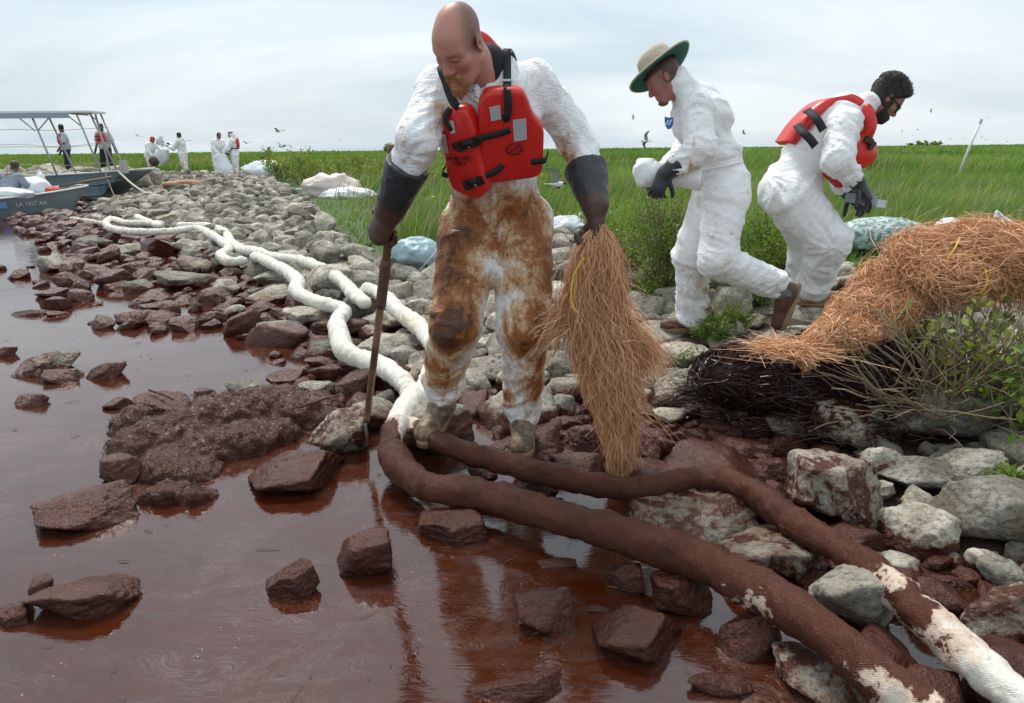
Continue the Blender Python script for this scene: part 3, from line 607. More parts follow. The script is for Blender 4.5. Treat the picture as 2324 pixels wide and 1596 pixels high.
# ------------------------------------------------------------------ distance-field modelling for bodies and clothing
class Field:
    def __init__(s, lo, hi, h):
        s.lo = np.asarray(lo, float); s.h = h; s.n = np.ceil((np.asarray(hi) - s.lo) / h).astype(int) + 1
        s.F = np.full(s.n, 0.5, np.float32); s.ax = [s.lo[i] + np.arange(s.n[i]) * h for i in range(3)]
    def win(s, lo, hi):
        a = np.clip(np.floor((np.asarray(lo) - s.lo) / s.h).astype(int), 0, s.n - 1); b = np.clip(np.ceil((np.asarray(hi) - s.lo) / s.h).astype(int) + 1, 1, s.n)
        sl = tuple(slice(a[i], b[i]) for i in range(3)); g = np.meshgrid(*[s.ax[i][sl[i]] for i in range(3)], indexing='ij', sparse=True)
        return sl, g
    def _put(s, sl, d, k, op):
        f = s.F[sl]
        if f.size == 0: return
        if op == 'sub':
            h = np.clip(0.5 - 0.5 * (d + f) / k, 0, 1); s.F[sl] = f * (1 - h) - d * h + k * h * (1 - h)
        elif op == 'and': s.F[sl] = np.maximum(f, d)
        else:
            h = np.clip(0.5 + 0.5 * (d - f) / k, 0, 1); s.F[sl] = d * (1 - h) + f * h - k * h * (1 - h)
    def rc(s, a, b, ra, rb, k=0.03, op='add', sq=None):
        """tapered capsule; sq=(axis, factor): thinner along that axis"""
        a = np.asarray(a, float); b = np.asarray(b, float); m = max(ra, rb) + k + 3 * s.h
        sl, g = s.win(np.minimum(a, b) - m, np.maximum(a, b) + m); ab = b - a; L2 = ab @ ab + 1e-12
        q = [g[i] - a[i] for i in range(3)]; t = np.clip((q[0] * ab[0] + q[1] * ab[1] + q[2] * ab[2]) / L2, 0, 1)
        w = [q[i] - t * ab[i] for i in range(3)]
        d2 = w[0] ** 2 + w[1] ** 2 + w[2] ** 2
        if sq is not None:
            n, f = np.asarray(sq[0], float), sq[1]; e = w[0] * n[0] + w[1] * n[1] + w[2] * n[2]; d2 = d2 + e * e * (f * f - 1)
        s._put(sl, np.sqrt(d2) - (ra + (rb - ra) * t), k, op); return s
    def ell(s, c, r, Rm=None, k=0.03, op='add'):
        c = np.asarray(c, float); r = np.asarray(r, float); m = r.max() + k + 3 * s.h
        sl, g = s.win(c - m, c + m); q = [g[i] - c[i] for i in range(3)]
        if Rm is not None: q = [q[0] * Rm[0, i] + q[1] * Rm[1, i] + q[2] * Rm[2, i] for i in range(3)]
        k0 = np.sqrt((q[0] / r[0]) ** 2 + (q[1] / r[1]) ** 2 + (q[2] / r[2]) ** 2); k1 = np.sqrt((q[0] / r[0] ** 2) ** 2 + (q[1] / r[1] ** 2) ** 2 + (q[2] / r[2] ** 2) ** 2)
        s._put(sl, k0 * (k0 - 1) / (k1 + 1e-9), k, op); return s
    def plane(s, p, n):
        """keep the side against n"""
        n = np.asarray(n, float); n = n / np.linalg.norm(n); p = np.asarray(p, float)
        g = np.meshgrid(*s.ax, indexing='ij', sparse=True); s.F = np.maximum(s.F, ((g[0] - p[0]) * n[0] + (g[1] - p[1]) * n[1] + (g[2] - p[2]) * n[2]).astype(np.float32)); return s
    def mesh(s, F=None):
        F = s.F if F is None else F
        F = F.copy(); F[0] = F[-1] = 0.5; F[:, 0] = F[:, -1] = 0.5; F[:, :, 0] = F[:, :, -1] = 0.5
        S = F < 0; c = [S[i:S.shape[0] - 1 + i, j:S.shape[1] - 1 + j, k:S.shape[2] - 1 + k] for i in (0, 1) for j in (0, 1) for k in (0, 1)]
        al = c[0].copy(); an = c[0].copy()
        for x in c[1:]: al &= x; an |= x
        M = an & ~al; I = np.argwhere(M); idx = np.full(M.shape, -1, np.int64); idx[M] = np.arange(len(I))
        P = np.zeros((len(I), 3)); cnt = np.zeros(len(I))
        off = [(i, j, k) for i in (0, 1) for j in (0, 1) for k in (0, 1)]; val = [F[I[:, 0] + o[0], I[:, 1] + o[1], I[:, 2] + o[2]] for o in off]
        for a in range(8):
            for bt in (1, 2, 4):
                b = a | bt
                if b == a: continue
                va, vb = val[a], val[b]; m = (va < 0) != (vb < 0)
                if not m.any(): continue
                t = va[m] / (va[m] - vb[m]); oa, ob = np.array(off[a], float), np.array(off[b], float)
                P[m] += I[m] + oa + t[:, None] * (ob - oa); cnt[m] += 1
        V = s.lo + P / cnt[:, None] * s.h; Q = []
        for ax in range(3):
            a1, a2 = [(1, 2), (2, 0), (0, 1)][ax]; sl0 = [slice(None)] * 3; sl1 = [slice(None)] * 3; sl0[ax] = slice(0, -1); sl1[ax] = slice(1, None)
            E = S[tuple(sl0)] != S[tuple(sl1)]; J = np.argwhere(E); J = J[(J[:, a1] > 0) & (J[:, a2] > 0)]
            ok = (J[:, a1] < idx.shape[a1]) & (J[:, a2] < idx.shape[a2]); J = J[ok]
            def cell(d1, d2):
                K = J.copy(); K[:, a1] -= d1; K[:, a2] -= d2; return idx[K[:, 0], K[:, 1], K[:, 2]]
            q = np.stack([cell(1, 1), cell(0, 1), cell(0, 0), cell(1, 0)], 1); inside = S[J[:, 0], J[:, 1], J[:, 2]]
            q[~inside] = q[~inside][:, ::-1]; Q.append(q)
        Q = np.vstack(Q); return V, Q[(Q >= 0).all(1)]
def vnormals(V, F):
    n = np.cross(V[F[:, 2]] - V[F[:, 0]], V[F[:, 3]] - V[F[:, 1]]); N = np.zeros_like(V)
    for k in range(4): np.add.at(N, F[:, k], n)
    return N / (np.linalg.norm(N, axis=1)[:, None] + 1e-12)
def relax(V, F, it=2, lam=0.5):
    e = np.vstack([F[:, [0, 1]], F[:, [1, 2]], F[:, [2, 3]], F[:, [3, 0]]]); n = np.bincount(e.ravel(), minlength=len(V)).astype(float)[:, None]
    for _ in range(it):
        A = np.zeros_like(V); np.add.at(A, e[:, 0], V[e[:, 1]]); np.add.at(A, e[:, 1], V[e[:, 0]]); V = V + lam * (A / n - V)
    return V
def folds(V, F, bones, seed=0, gain=1.0, pts=()):
    """crumpled cloth: ridges run round each limb, tighter near the joints; pts: gathers radiating from a point (p, radius, amp, count)"""
    N = vnormals(V, F); best = np.full(len(V), 1e9); disp = np.zeros(len(V)); wsum = np.zeros(len(V))
    for bi, (a, b, r, amp, freq) in enumerate(bones):
        a = np.asarray(a); b = np.asarray(b); ab = b - a; L = np.linalg.norm(ab); t_ = ab / L
        q = V - a; t = q @ t_; tc_ = np.clip(t, 0, L); rad = q - tc_[:, None] * t_; d = np.linalg.norm(rad, axis=1)
        e1 = np.cross(t_, [0.3, 1, 0.2]); e1 /= np.linalg.norm(e1); e2 = np.cross(t_, e1)
        ca, sa = (rad @ e1) / (d + 1e-6), (rad @ e2) / (d + 1e-6)
        w = np.exp(-np.clip(d / r, 0, 4) ** 2 * 2.0) + 1e-9
        sh = t + 0.07 * np.sin(np.arctan2(sa, ca) * 1 + bi * 1.7 + seed)
        C1 = np.column_stack([sh * freq + 11 * bi, ca * 0.65 + seed, sa * 0.65]); C2 = np.column_stack([t * 5 + bi * 3.1, ca * 1.5 + 5, sa * 1.5 + seed])
        je = np.minimum(tc_, L - tc_); j = 1 + 1.3 * np.exp(-(je / 0.09) ** 2)
        f = (ridge(C1, 2) ** 2 - 0.42) * amp * j * (0.3 + 1.6 * vn(C2 * 1.3)) + (ridge(C2, 2) ** 2 - 0.4) * amp * 0.95 + (ridge(np.column_stack([sh * freq * 2.3 + 5 * bi, ca * 1.5 + seed + 3, sa * 1.5]), 2) ** 2 - .4) * amp * .55
        disp += w * f; wsum += w
    disp = disp / wsum * gain
    for (p, R_, amp, cnt) in pts:
        q = V - np.asarray(p); d = np.linalg.norm(q, axis=1); m = np.exp(-(d / R_) ** 2) * sstep(0.0, 0.06, d); ang = np.arctan2(q[:, 2], q[:, 0])
        disp += amp * m * (ridge(np.column_stack([ang * cnt / 3.0, d * 3, np.full(len(V), seed + 2.)]), 2) - .55) * 2
    return V + N * disp[:, None]
def basis(y, z):
    """columns x,y,z with y exact, z nearly"""
    y = np.asarray(y, float); y = y / np.linalg.norm(y); x = np.cross(y, z); x /= np.linalg.norm(x); return np.column_stack([x, y, np.cross(x, y)])
# ------------------------------------------------------------------ cloth, skin, glove, boot materials
def suit_mat(name, dirt=0.0):
    n = NT(name); p = n.pos(); st = n.att('stain')
    q = n.mth('ADD', st, n.mth('ADD', n.mth('MULTIPLY', n.mth('SUBTRACT', n.noise(n.n('Mapping', {'Vector': p, 'Scale': (1, 1, .5)}).outputs[0], 15, 8, 0.72, 0.8), 0.5), 1.5), n.mth('MULTIPLY', n.mth('SUBTRACT', n.noise(p, 70, 4, 0.7), 0.5), 0.5)))
    w = n.mix(n.noise(p, 6, 4), (0.82, 0.82, 0.81), (0.88, 0.88, 0.88))
    c = n.mix(n.ss(q, 0.12, 0.42), w, (0.60, 0.395, 0.225)); c = n.mix(n.ss(q, 0.38, 0.66), c, (0.31, 0.112, 0.032)); c = n.mix(n.ss(q, 0.68, 0.98), c, (0.085, 0.037, 0.017))
    fl = n.ss(n.noise(p, 95, 2, 0.5), 0.70, 0.73); c = n.mix(n.mth('MULTIPLY', fl, n.ss(n.noise(p, 4, 2), 0.42, 0.6)), c, (0.30, 0.17, 0.08))
    cr_ = n.mth('ADD', n.mth('MULTIPLY', n.vor(n.n('VectorMath', {0: p, 1: n.n('CombineXYZ', {0: n.mth('MULTIPLY', n.noise(p, 9, 3), 0.08), 1: 0, 2: n.mth('MULTIPLY', n.noise(p, 7, 3), 0.1)}).outputs[0]}, operation='ADD').outputs[0], 26, 'DISTANCE_TO_EDGE'), 1.2), n.mth('MULTIPLY', n.noise(p, 34, 5, 0.62, 0.9), 0.9))
    wet = n.ss(q, 0.45, 0.8)
    cz = n.mth('ABSOLUTE', n.mth('SUBTRACT', n.noise(n.n('Mapping', {'Vector': p, 'Scale': (5, 5, 13)}).outputs[0], 2.4, 4, .55, 1.6), .5)); crease = n.ss(cz, 0.0, 0.09)
    return n.set(color=c, rough=n.fmix(wet, 0.55, 0.36), normal=n.bump(crease, 0.35, 0.008, n.bump(cr_, 0.2, 0.011)), spec=0.35)
MAT_SUIT = suit_mat('white_coverall')
def skin_mat(name):
    n = NT(name); p = n.obj(); c = n.att('col', out='Color'); c = n.mix(n.mth('MULTIPLY', n.noise(p, 60, 5, 0.6), 0.35), c, n.mix(1.0, c, (0.62, 0.5, 0.48), 'MULTIPLY'))
    return n.set(color=c, rough=0.5, sss=0.12, ssss=0.006, sssr=(1, 0.35, 0.2), normal=n.bump(n.noise(p, 260, 4), 0.25, 0.002))
MAT_SKIN = skin_mat('skin')
def hair_mat(name, c0, c1):
    n = NT(name); p = n.obj(); f = n.noise(n.n('Mapping', {'Vector': p, 'Scale': (1, 1, 0.3)}).outputs[0], 190, 4, 0.7, 1.0)
    return n.set(color=n.mix(f, c0, c1), rough=0.55, normal=n.bump(f, 0.9, 0.006))
def glove_mat():
    n = NT('black_rubber_glove'); p = n.obj(); g = n.att('grime'); q = n.ss(n.mth('ADD', g, n.mth('SUBTRACT', n.noise(p, 26, 5, 0.6), 0.5)), 0.35, 0.6)
    c = n.mix(n.noise(p, 14, 5), (0.012, 0.014, 0.017), (0.035, 0.039, 0.045)); c = n.mix(q, c, n.mix(n.noise(p, 50, 3), (0.03, 0.014, 0.008), (0.11, 0.05, 0.03)))
    return n.set(color=c, rough=n.fmix(n.noise(p, 20, 4), 0.32, 0.55), normal=n.bump(n.noise(p, 55, 5, 0.6), 0.5, 0.006))
MAT_GLOVE = glove_mat()
def boot_mat(name, c0, c1):
    n = NT(name); p = n.obj(); f = n.noise(p, 22, 6, 0.65); return n.set(color=n.mix(n.ss(f, 0.35, 0.62), c0, c1), rough=n.fmix(f, 0.35, 0.7), normal=n.bump(n.noise(p, 60, 5), 0.5, 0.006))
MAT_BOOT_MUD = boot_mat('muddy_boot_leather', (0.06, 0.038, 0.024), (0.27, 0.18, 0.11)); MAT_BOOT_BR = boot_mat('brown_boot_leather', (0.055, 0.02, 0.012), (0.12, 0.05, 0.028)); MAT_BOOT_TAN = boot_mat('tan_boot_leather', (0.22, 0.095, 0.035), (0.36, 0.18, 0.075))
MAT_SOLE = simple('boot_sole', (0.26, 0.17, 0.08), 0.7, 0.4); MAT_SOCK = simple('grey_sock', (0.16, 0.16, 0.16), 0.9, 0.4, 60, 0.004)
MAT_BLACKSTRAP = simple('black_webbing', (0.012, 0.013, 0.015), 0.8, 0.3, 120, 0.001); MAT_BLACKCLOTH = simple('black_cotton', (0.012, 0.013, 0.015), 0.85, 0.3, 60, 0.003)
def vest_mat():
    n = NT('red_vest_foam'); p = n.obj(); f = n.noise(p, 9, 5); c = n.mix(f, (0.56, 0.014, 0.012), (0.70, 0.03, 0.018))
    d = n.ss(n.noise(p, 48, 5, 0.7), 0.60, 0.68); c = n.mix(n.mth('MULTIPLY', d, 0.6), c, (0.25, 0.02, 0.012))
    return n.set(color=c, rough=0.34, normal=n.bump(n.noise(p, 70, 4), 0.18, 0.003))
MAT_VEST = vest_mat(); MAT_PATCH = simple('reflective_patch', (0.42, 0.44, 0.44), 0.45, 0.12, 160); MAT_INK = simple('black_ink', (0.05, 0.008, 0.008), 0.6); MAT_BUCKLE = simple('oiled_buckle_plastic', (0.02, 0.014, 0.008), 0.25, 0.6, 60, 0.002)
# ------------------------------------------------------------------ body pieces
def make_head(name, c, eul, neck, colfun, mat=None, h=0.0042, chest=None, s=1.0, hair=None, beard=None, parent=None, extra=None, nr=(0.056, 0.062)):
    """head and neck as one skin; hair/beard: functions local->thickness, grown as shells over it"""
    Rm = rotm(*eul); c = np.asarray(c, float); neck = np.asarray(neck, float)
    w = lambda x, y, z: c + Rm @ (np.array([x, y, z]) * s)
    lo = np.minimum(c - 0.19 * s, neck - 0.12); hi = np.maximum(c + 0.19 * s, neck + 0.12); f = Field(lo, hi, h)
    f.ell(w(0, -0.016, 0.045), np.array([.0745, .097, .090]) * s, Rm, .02); f.ell(w(0, 0.028, -0.03), np.array([.060, .070, .082]) * s, Rm, .03); f.ell(w(0, 0.045, 0.045), np.array([.058, .050, .048]) * s, Rm, .03)
    f.ell(w(0, 0.052, -0.083), np.array([.042, .040, .036]) * s, Rm, .03); f.ell(w(0, 0.078, -0.104), np.array([.020, .016, .016]) * s, Rm, .02)
    for sg in (-1, 1):
        f.ell(w(sg * .046, 0.058, -0.022), np.array([.022, .026, .024]) * s, Rm, .025)          # cheekbone
        f.rc(w(sg * .058, 0.0, -0.06), w(sg * .035, 0.06, -0.10), .018 * s, .018 * s, .03)      # jaw
        f.rc(w(sg * .012, 0.090, 0.026), w(sg * .050, 0.069, 0.024), .0085 * s, .007 * s, .024) # brow
        f.ell(w(sg * .032, 0.101, 0.004), np.array([.019, .016, .0125]) * s, Rm, .010, 'sub')   # socket
        f.ell(w(sg * .032, 0.0805, 0.001), np.array([.0135, .0115, .0125]) * s, Rm, .004)       # eyeball under lid
        f.rc(w(sg * .021, 0.091, 0.007), w(sg * .045, 0.085, 0.005), .0045 * s, .004 * s, .004) # upper lid
        f.ell(w(sg * .080, -0.014, 0.0), np.array([.009, .021, .032]) * s, Rm @ rotm(0.1, 0, sg * -0.35), .006)
        f.ell(w(sg * .090, -0.008, 0.003), np.array([.007, .011, .018]) * s, Rm, .006, 'sub')
        f.ell(w(sg * .014, 0.104, -0.038), np.array([.009, .011, .008]) * s, Rm, .008)
    f.rc(w(0, .094, .014), w(0, .113, -.028), .0085 * s, .0125 * s, .014); f.ell(w(0, .116, -.034), np.array([.0125, .0105, .0105]) * s, Rm, .01)
    f.rc(w(-.020, .093, -.064), w(.020, .093, -.064), .0075 * s, .0075 * s, .008); f.rc(w(-.017, .093, -.077), w(.017, .093, -.077), .008 * s, .008 * s, .006)
    f.rc(w(-.024, .104, -.0705), w(.024, .104, -.0705), .0035 * s, .0035 * s, .005, 'sub')
    f.rc(w(0, -.035, -.05), neck, nr[0] * s, nr[1] * s, .035)
    if chest is not None: f.ell(chest, (0.15, 0.09, 0.10), None, .05)
    if extra: extra(f, w)
    V, F = f.mesh(); V = relax(V, F, 1, 0.4); loc = (V - c) @ Rm / s
    o = mk(name, V, F, mat or MAT_SKIN, parent, attrs={'col': colfun(loc)})
    kids = []
    for nm, fun, m in (hair or []):
        g = np.meshgrid(*f.ax, indexing='ij'); P = np.stack([a.ravel() for a in g], 1); near = (np.abs(f.F.ravel()) < 0.05)
        th = np.full(len(P), -0.02); L_ = (P[near] - c) @ Rm / s; th[near] = fun(L_)
        Vh, Fh = f.mesh((f.F.ravel() - th).reshape(f.F.shape).astype(np.float32))
        kids.append((nm, Vh, Fh, m))
    return o, kids, w, Rm
def glove(name, parent, elbow_dir_pt, wrist, palm_dir, palm_n, fingers, cuff_len=0.2, cuff_r=0.064, wr=0.045, s=1.0, thumb=None, h=0.0042, grime=None, close=False):
    """gauntlet: cuff towards elbow_dir_pt, then palm and five bent fingers. fingers: list of 4 (curl1, curl2, curl3, splay)"""
    wrist = np.asarray(wrist, float); up = np.asarray(elbow_dir_pt, float) - wrist; up /= np.linalg.norm(up)
    y = np.asarray(palm_dir, float); y /= np.linalg.norm(y); B = basis(y, palm_n); x, y, z = B.T
    pts = []; f = None; chains = []
    pc = wrist + y * 0.055 * s
    L = [(0.042, 0.026, 0.020), (0.046, 0.029, 0.022), (0.043, 0.027, 0.021), (0.034, 0.021, 0.018)]
    for k, (c1, c2, c3, sp) in enumerate(fingers):
        p = wrist + (y * 0.095 + x * (0.033 - 0.022 * k)) * s; ang = 0; P = [p]; d0 = y * math.cos(sp) + x * math.sin(sp)
        for Lk, ck in zip(L[k], (c1, c2, c3)):
            ang += ck; p = p + (d0 * math.cos(ang) - z * math.sin(ang)) * Lk * s; P.append(p)
        chains.append((P, (0.0115 * s, 0.0105 * s)))
    t1, t2, tx = thumb or (0.5, 0.4, 1.0)
    p = wrist + (y * 0.03 + x * 0.034 * tx - z * 0.006) * s; d = (y * 0.6 + x * 0.75 * tx - z * 0.35); d /= np.linalg.norm(d); P = [p, p + d * 0.045 * s]
    d = d * math.cos(t1) + (y * 0.5 - z * 0.8) * math.sin(t1); d /= np.linalg.norm(d); P.append(P[-1] + d * 0.034 * s); d = d * math.cos(t2) + (-x * tx * 0.6 - z * 0.6) * math.sin(t2); d /= np.linalg.norm(d); P.append(P[-1] + d * 0.026 * s)
    chains.append((P, (0.015 * s, 0.012 * s)))
    ce = wrist + up * cuff_len; al = np.vstack([np.vstack(c[0]) for c in chains] + [wrist[None], ce[None]])
    f = Field(al.min(0) - 0.09, al.max(0) + 0.09, h)
    f.rc(wrist + y * 0.035 * s + x * 0.004, wrist + y * 0.085 * s, 0.040 * s, 0.044 * s, 0.02, sq=(z, 1.9)); f.rc(wrist, wrist + y * 0.05 * s, wr, 0.036 * s, 0.03, sq=(z, 1.3))
    for P, (r0, r1) in chains:
        for i in range(len(P) - 1): f.rc(P[i], P[i + 1], r0 + (r1 - r0) * i / 3, r0 + (r1 - r0) * (i + 1) / 3, 0.006)
    f.rc(wrist, wrist + up * cuff_len * 1.2, wr, cuff_r, 0.02); f.plane(ce, up)
    V, F = f.mesh(); N = vnormals(V, F); t = (V - wrist) @ up
    V = V + N * ((ridge(V * 17, 2) - .55) * 0.009 * sstep(-0.02, 0.06, t))[:, None]
    g = np.clip(0.62 - t * 6, -0.2, 0.7) if grime is None else np.full(len(V), grime)
    o = mk(name, V, F, MAT_GLOVE, parent, attrs={'grime': g}); return o
def boot(parent, ankle, fwd, up, mat, s=1.0, shaft=0.14, sole=True, label=None):
    """ankle: point 0.09 above the sole"""
    B = basis(fwd, up); x, y, z = B.T; a = np.asarray(ankle, float) - z * 0.095 * s; w = lambda X_, Y_, Z_: a + (x * X_ + y * Y_ + z * Z_) * s
    f = Field(a - 0.36 * s, a + 0.36 * s, 0.006)
    f.rc(w(0, -.035, .05), w(0, .05, .062), .046 * s, .046 * s, .03); f.rc(w(0, .05, .052), w(0.006, .165, .038), .046 * s, .046 * s, .03); f.rc(w(0, .0, .07), w(0, -.02, .07 + shaft), .050 * s, .057 * s, .04)
    f.plane(w(0, 0, 0.012), -z); f.plane(w(0, 0, 0.075 + shaft), z)
    V, F = f.mesh(); N = vnormals(V, F); V = V + N * ((ridge(V * 22, 2) - .55) * 0.006)[:, None]
    o = mk('boot', V, F, mat, parent)
    if label: o['label'] = label
    t = np.linspace(0, 2 * math.pi, 40, endpoint=False); yy = 0.064 + 0.155 * np.sin(t); ww = 0.047 + 0.006 * np.sin(t) - 0.010 * np.clip(-np.sin(t), 0, 1); xx = np.sign(np.cos(t)) * np.abs(np.cos(t)) ** 0.75 * ww
    L = [np.array([w(xx[i] * q, 0.064 + (yy[i] - 0.064) * q, zz) for i in range(40)]) for q, zz in ((0.98, 0.0), (1.03, 0.006), (1.03, 0.026), (0.97, 0.034))]
    Vs = np.vstack(L + [w(0, .064, 0)[None], w(0, .064, .034)[None]]); aa = np.arange(40); bb = (aa + 1) % 40
    mk('sole', Vs, [grid_faces(4, 40), np.stack([bb, aa, np.full(40, 160)], 1), np.stack([aa + 120, bb + 120, np.full(40, 161)], 1)], MAT_SOLE, o, smooth=False)
    return o
def suit(name, parent, J, rad, h=0.0075, mat=None, seed=0, gain=1.0, stain=None, pts=(), extra=None, amp=0.011, k=0.05):
    """coverall grown over joints J. J keys: neck, chest, waist, pel, Rs,Re,Rw, Ls,Le,Lw, Rhip,Rk,Ra, Lhip,Lk,La"""
    P = np.array(list(J.values())); f = Field(P.min(0) - 0.22, P.max(0) + 0.22, h)
    lat = J['Ls'] - J['Rs']; lat /= np.linalg.norm(lat); spine = J['neck'] - J['pel']; spine /= np.linalg.norm(spine); B = np.column_stack([lat, np.cross(spine, lat), spine]); B[:, 0] = np.cross(B[:, 1], B[:, 2])
    hl = J['Lhip'] - J['Rhip']; hl /= np.linalg.norm(hl); Bp = np.column_stack([hl, np.cross([0, 0, 1.], hl), [0, 0, 1.]])
    g = rad.get
    f.ell(J['chest'], np.array(g('chest', (.185, .125, .23))), B, k); f.ell(J['waist'], np.array(g('waist', (.165, .125, .17))), B, k); f.ell(J['pel'], np.array(g('pel', (.175, .135, .15))), Bp, k)
    up = (J['Ls'] + J['Rs']) / 2; f.rc(J['Rs'] * .85 + up * .15, J['Ls'] * .85 + up * .15, .075, .075, .05); f.rc(up, J['neck'], .095, .072, .04)
    bones = [(J['pel'], J['chest'], .2, amp * .9, 9)]
    for s in 'RL':
        a, b, c = J[s + 's'], J[s + 'e'], J[s + 'w']; ra, rb, rc_ = g('arm', (.078, .070, .058)); c = b + (c - b) * g('cuff', .92); f.rc(a, b, ra, rb, .04); f.rc(b, c, rb, rc_, .03); bones += [(a, b, ra, amp, 15), (b, c, rb, amp, 19)]
        a, b, c = J[s + 'hip'], J[s + 'k'], J[s + 'a']; ra, rb, rc_ = g('leg', (.125, .098, .082)); f.rc(a, b, ra, rb, .04); f.rc(b, c, rb, rc_, .03); bones += [(a, b, ra, amp, 12), (b, c, rb, amp, 15)]
    if extra: extra(f, B)
    V, F = f.mesh(); V = relax(V, F, 1, .4); V0 = V; V = relax(folds(V, F, bones, seed, gain, pts), F, 1, .5); dsp = ((V - V0) * vnormals(V0, F)).sum(1)
    st = np.zeros(len(V)) if stain is None else stain(V)
    st = st + np.clip(dsp * 16, -.2, .28) * sstep(.12, .35, st)
    o = mk(name, V, F, mat or MAT_SUIT, parent, attrs={'stain': st}); return o
def blobs(V, L, base=0.0):
    s = np.full(len(V), base)
    for (p, r, a) in L: s = np.maximum(s, a * np.exp(-(np.linalg.norm((V - np.asarray(p)), axis=1) / r) ** 2)) if a > 0 else s + a * np.exp(-(np.linalg.norm((V - np.asarray(p)), axis=1) / r) ** 2)
    return s
def PL(u, v, p0, n):
    d = ray(u, v); return CAMP + d * (((np.asarray(p0) - CAMP) @ np.asarray(n)) / (d @ np.asarray(n)))
def slab(outline, nrm, t, rnd=0.016, dome=0.0):
    """foam panel: outline points on its front plane, thickness t behind it, rounded edge"""
    Q, _ = spline(np.vstack([outline, outline[:1]]), 97); Q = Q[:-1]; m = len(Q); nrm = np.asarray(nrm, float); nrm = nrm / np.linalg.norm(nrm)
    T = np.roll(Q, -1, 0) - np.roll(Q, 1, 0); T /= np.linalg.norm(T, axis=1)[:, None]; I = np.cross(nrm, T); c = Q.mean(0)
    if ((c - Q) * I).sum() < 0: I = -I
    L = []
    for a in np.linspace(0, math.pi / 2, 5): L.append(Q + I * rnd * (1 - math.cos(a)) - nrm * (t - rnd + rnd * math.sin(a)) )
    L = L[::-1]
    for a in np.linspace(0, math.pi / 2, 5): L.append(Q + I * rnd * (1 - math.cos(a)) - nrm * (rnd - rnd * math.sin(a)))
    fr = L[-1]; 
    for q in (0.75, 0.4, 0.1): L.append(c + (fr - c) * q + nrm * dome * (1 - q * q))
    V = np.vstack(L + [c[None] + nrm * dome, (L[0].mean(0))[None]]); n_ = len(L); a = np.arange(m); b = (a + 1) % m
    return V, [grid_faces(n_, m), np.stack([a + (n_ - 1) * m, b + (n_ - 1) * m, np.full(m, n_ * m)], 1), np.stack([b, a, np.full(m, n_ * m + 1)], 1)]
def text(name, body, size, M, mat, parent, ext=0.0006):
    c = bpy.data.curves.new(name, 'FONT'); c.body = body; c.size = size; c.extrude = ext; c.align_x = 'CENTER'; c.align_y = 'CENTER'; c.space_line = 0.9; c.materials.append(mat)
    t_ = bpy.data.objects.new(name, c); COL.objects.link(t_); me = bpy.data.meshes.new_from_object(t_); bpy.data.objects.remove(t_); me.name = name; me.transform(M)
    if not me.materials: me.materials.append(mat)
    return link(name, me, parent)
def frame4(o, x, y, z):
    return Matrix(((x[0], y[0], z[0], o[0]), (x[1], y[1], z[1], o[1]), (x[2], y[2], z[2], o[2]), (0, 0, 0, 1)))
def ribbons(P, w, nrm=None):
    """P: (n, k, 3) strands -> flat ribbons"""
    n_, k_, _ = P.shape; T = np.gradient(P, axis=1); T /= np.linalg.norm(T, axis=2)[..., None] + 1e-9
    A_ = rng.normal(size=(n_, 1, 3)) if nrm is None else nrm; S = np.cross(T, A_); S /= np.linalg.norm(S, axis=2)[..., None] + 1e-9
    w = np.broadcast_to(np.asarray(w, float).reshape(-1, 1), (n_, 1)); taper = np.linspace(1, 0.6, k_)[None]
    V = np.stack([P - S * (w * taper)[..., None] / 2, P + S * (w * taper)[..., None] / 2], 2).reshape(-1, 3)
    b = (np.arange(n_) * k_ * 2)[:, None] + np.arange(k_ - 1)[None] * 2; F = np.stack([b, b + 1, b + 3, b + 2], -1).reshape(-1, 4)
    return V, F
# ------------------------------------------------------------------ the bald worker in front
def skin_cols(base, red, hairc=None, hairmask=None, lip=(0.30, 0.11, 0.09)):
    def f(L):
        x, y, z = L.T; c = np.tile(np.array(base), (len(L), 1))
        m = np.exp(-(((np.abs(x) - .035) / .03) ** 2 + ((z + .03) / .035) ** 2)) * (y > .03) + np.exp(-((x / .016) ** 2 + ((z + .03) / .02) ** 2)) * (y > .09) + 0.7 * np.exp(-(((np.abs(x) - .085) / .012) ** 2))
        c = c + (np.array(red) - c) * np.clip(m, 0, 1)[:, None] * 0.8
        m = np.exp(-((x / .022) ** 2 + ((z + .07) / .009) ** 2)) * (y > .08); c = c + (np.array(lip) - c) * m[:, None] * 0.7
        m = np.exp(-(((np.abs(x) - .033) / .014) ** 2 + ((z - .000) / .004) ** 2)) * (y > .07); c = c + (np.array([.03, .02, .018]) - c) * m[:, None] * 0.85
        m = np.exp(-(((np.abs(x) - .034) / .018) ** 2 + ((z - .024) / .005) ** 2)) * (y > .06); c = c + (np.array([.12, .07, .045]) - c) * m[:, None] * 0.6
        if hairmask is not None:
            m = np.clip(hairmask(x, y, z) * (.75 + .5 * vn(L * 420)), 0, 1); c = c + (np.array(hairc) - c) * m[:, None]
        return np.clip(c, 0, 1)
    return f
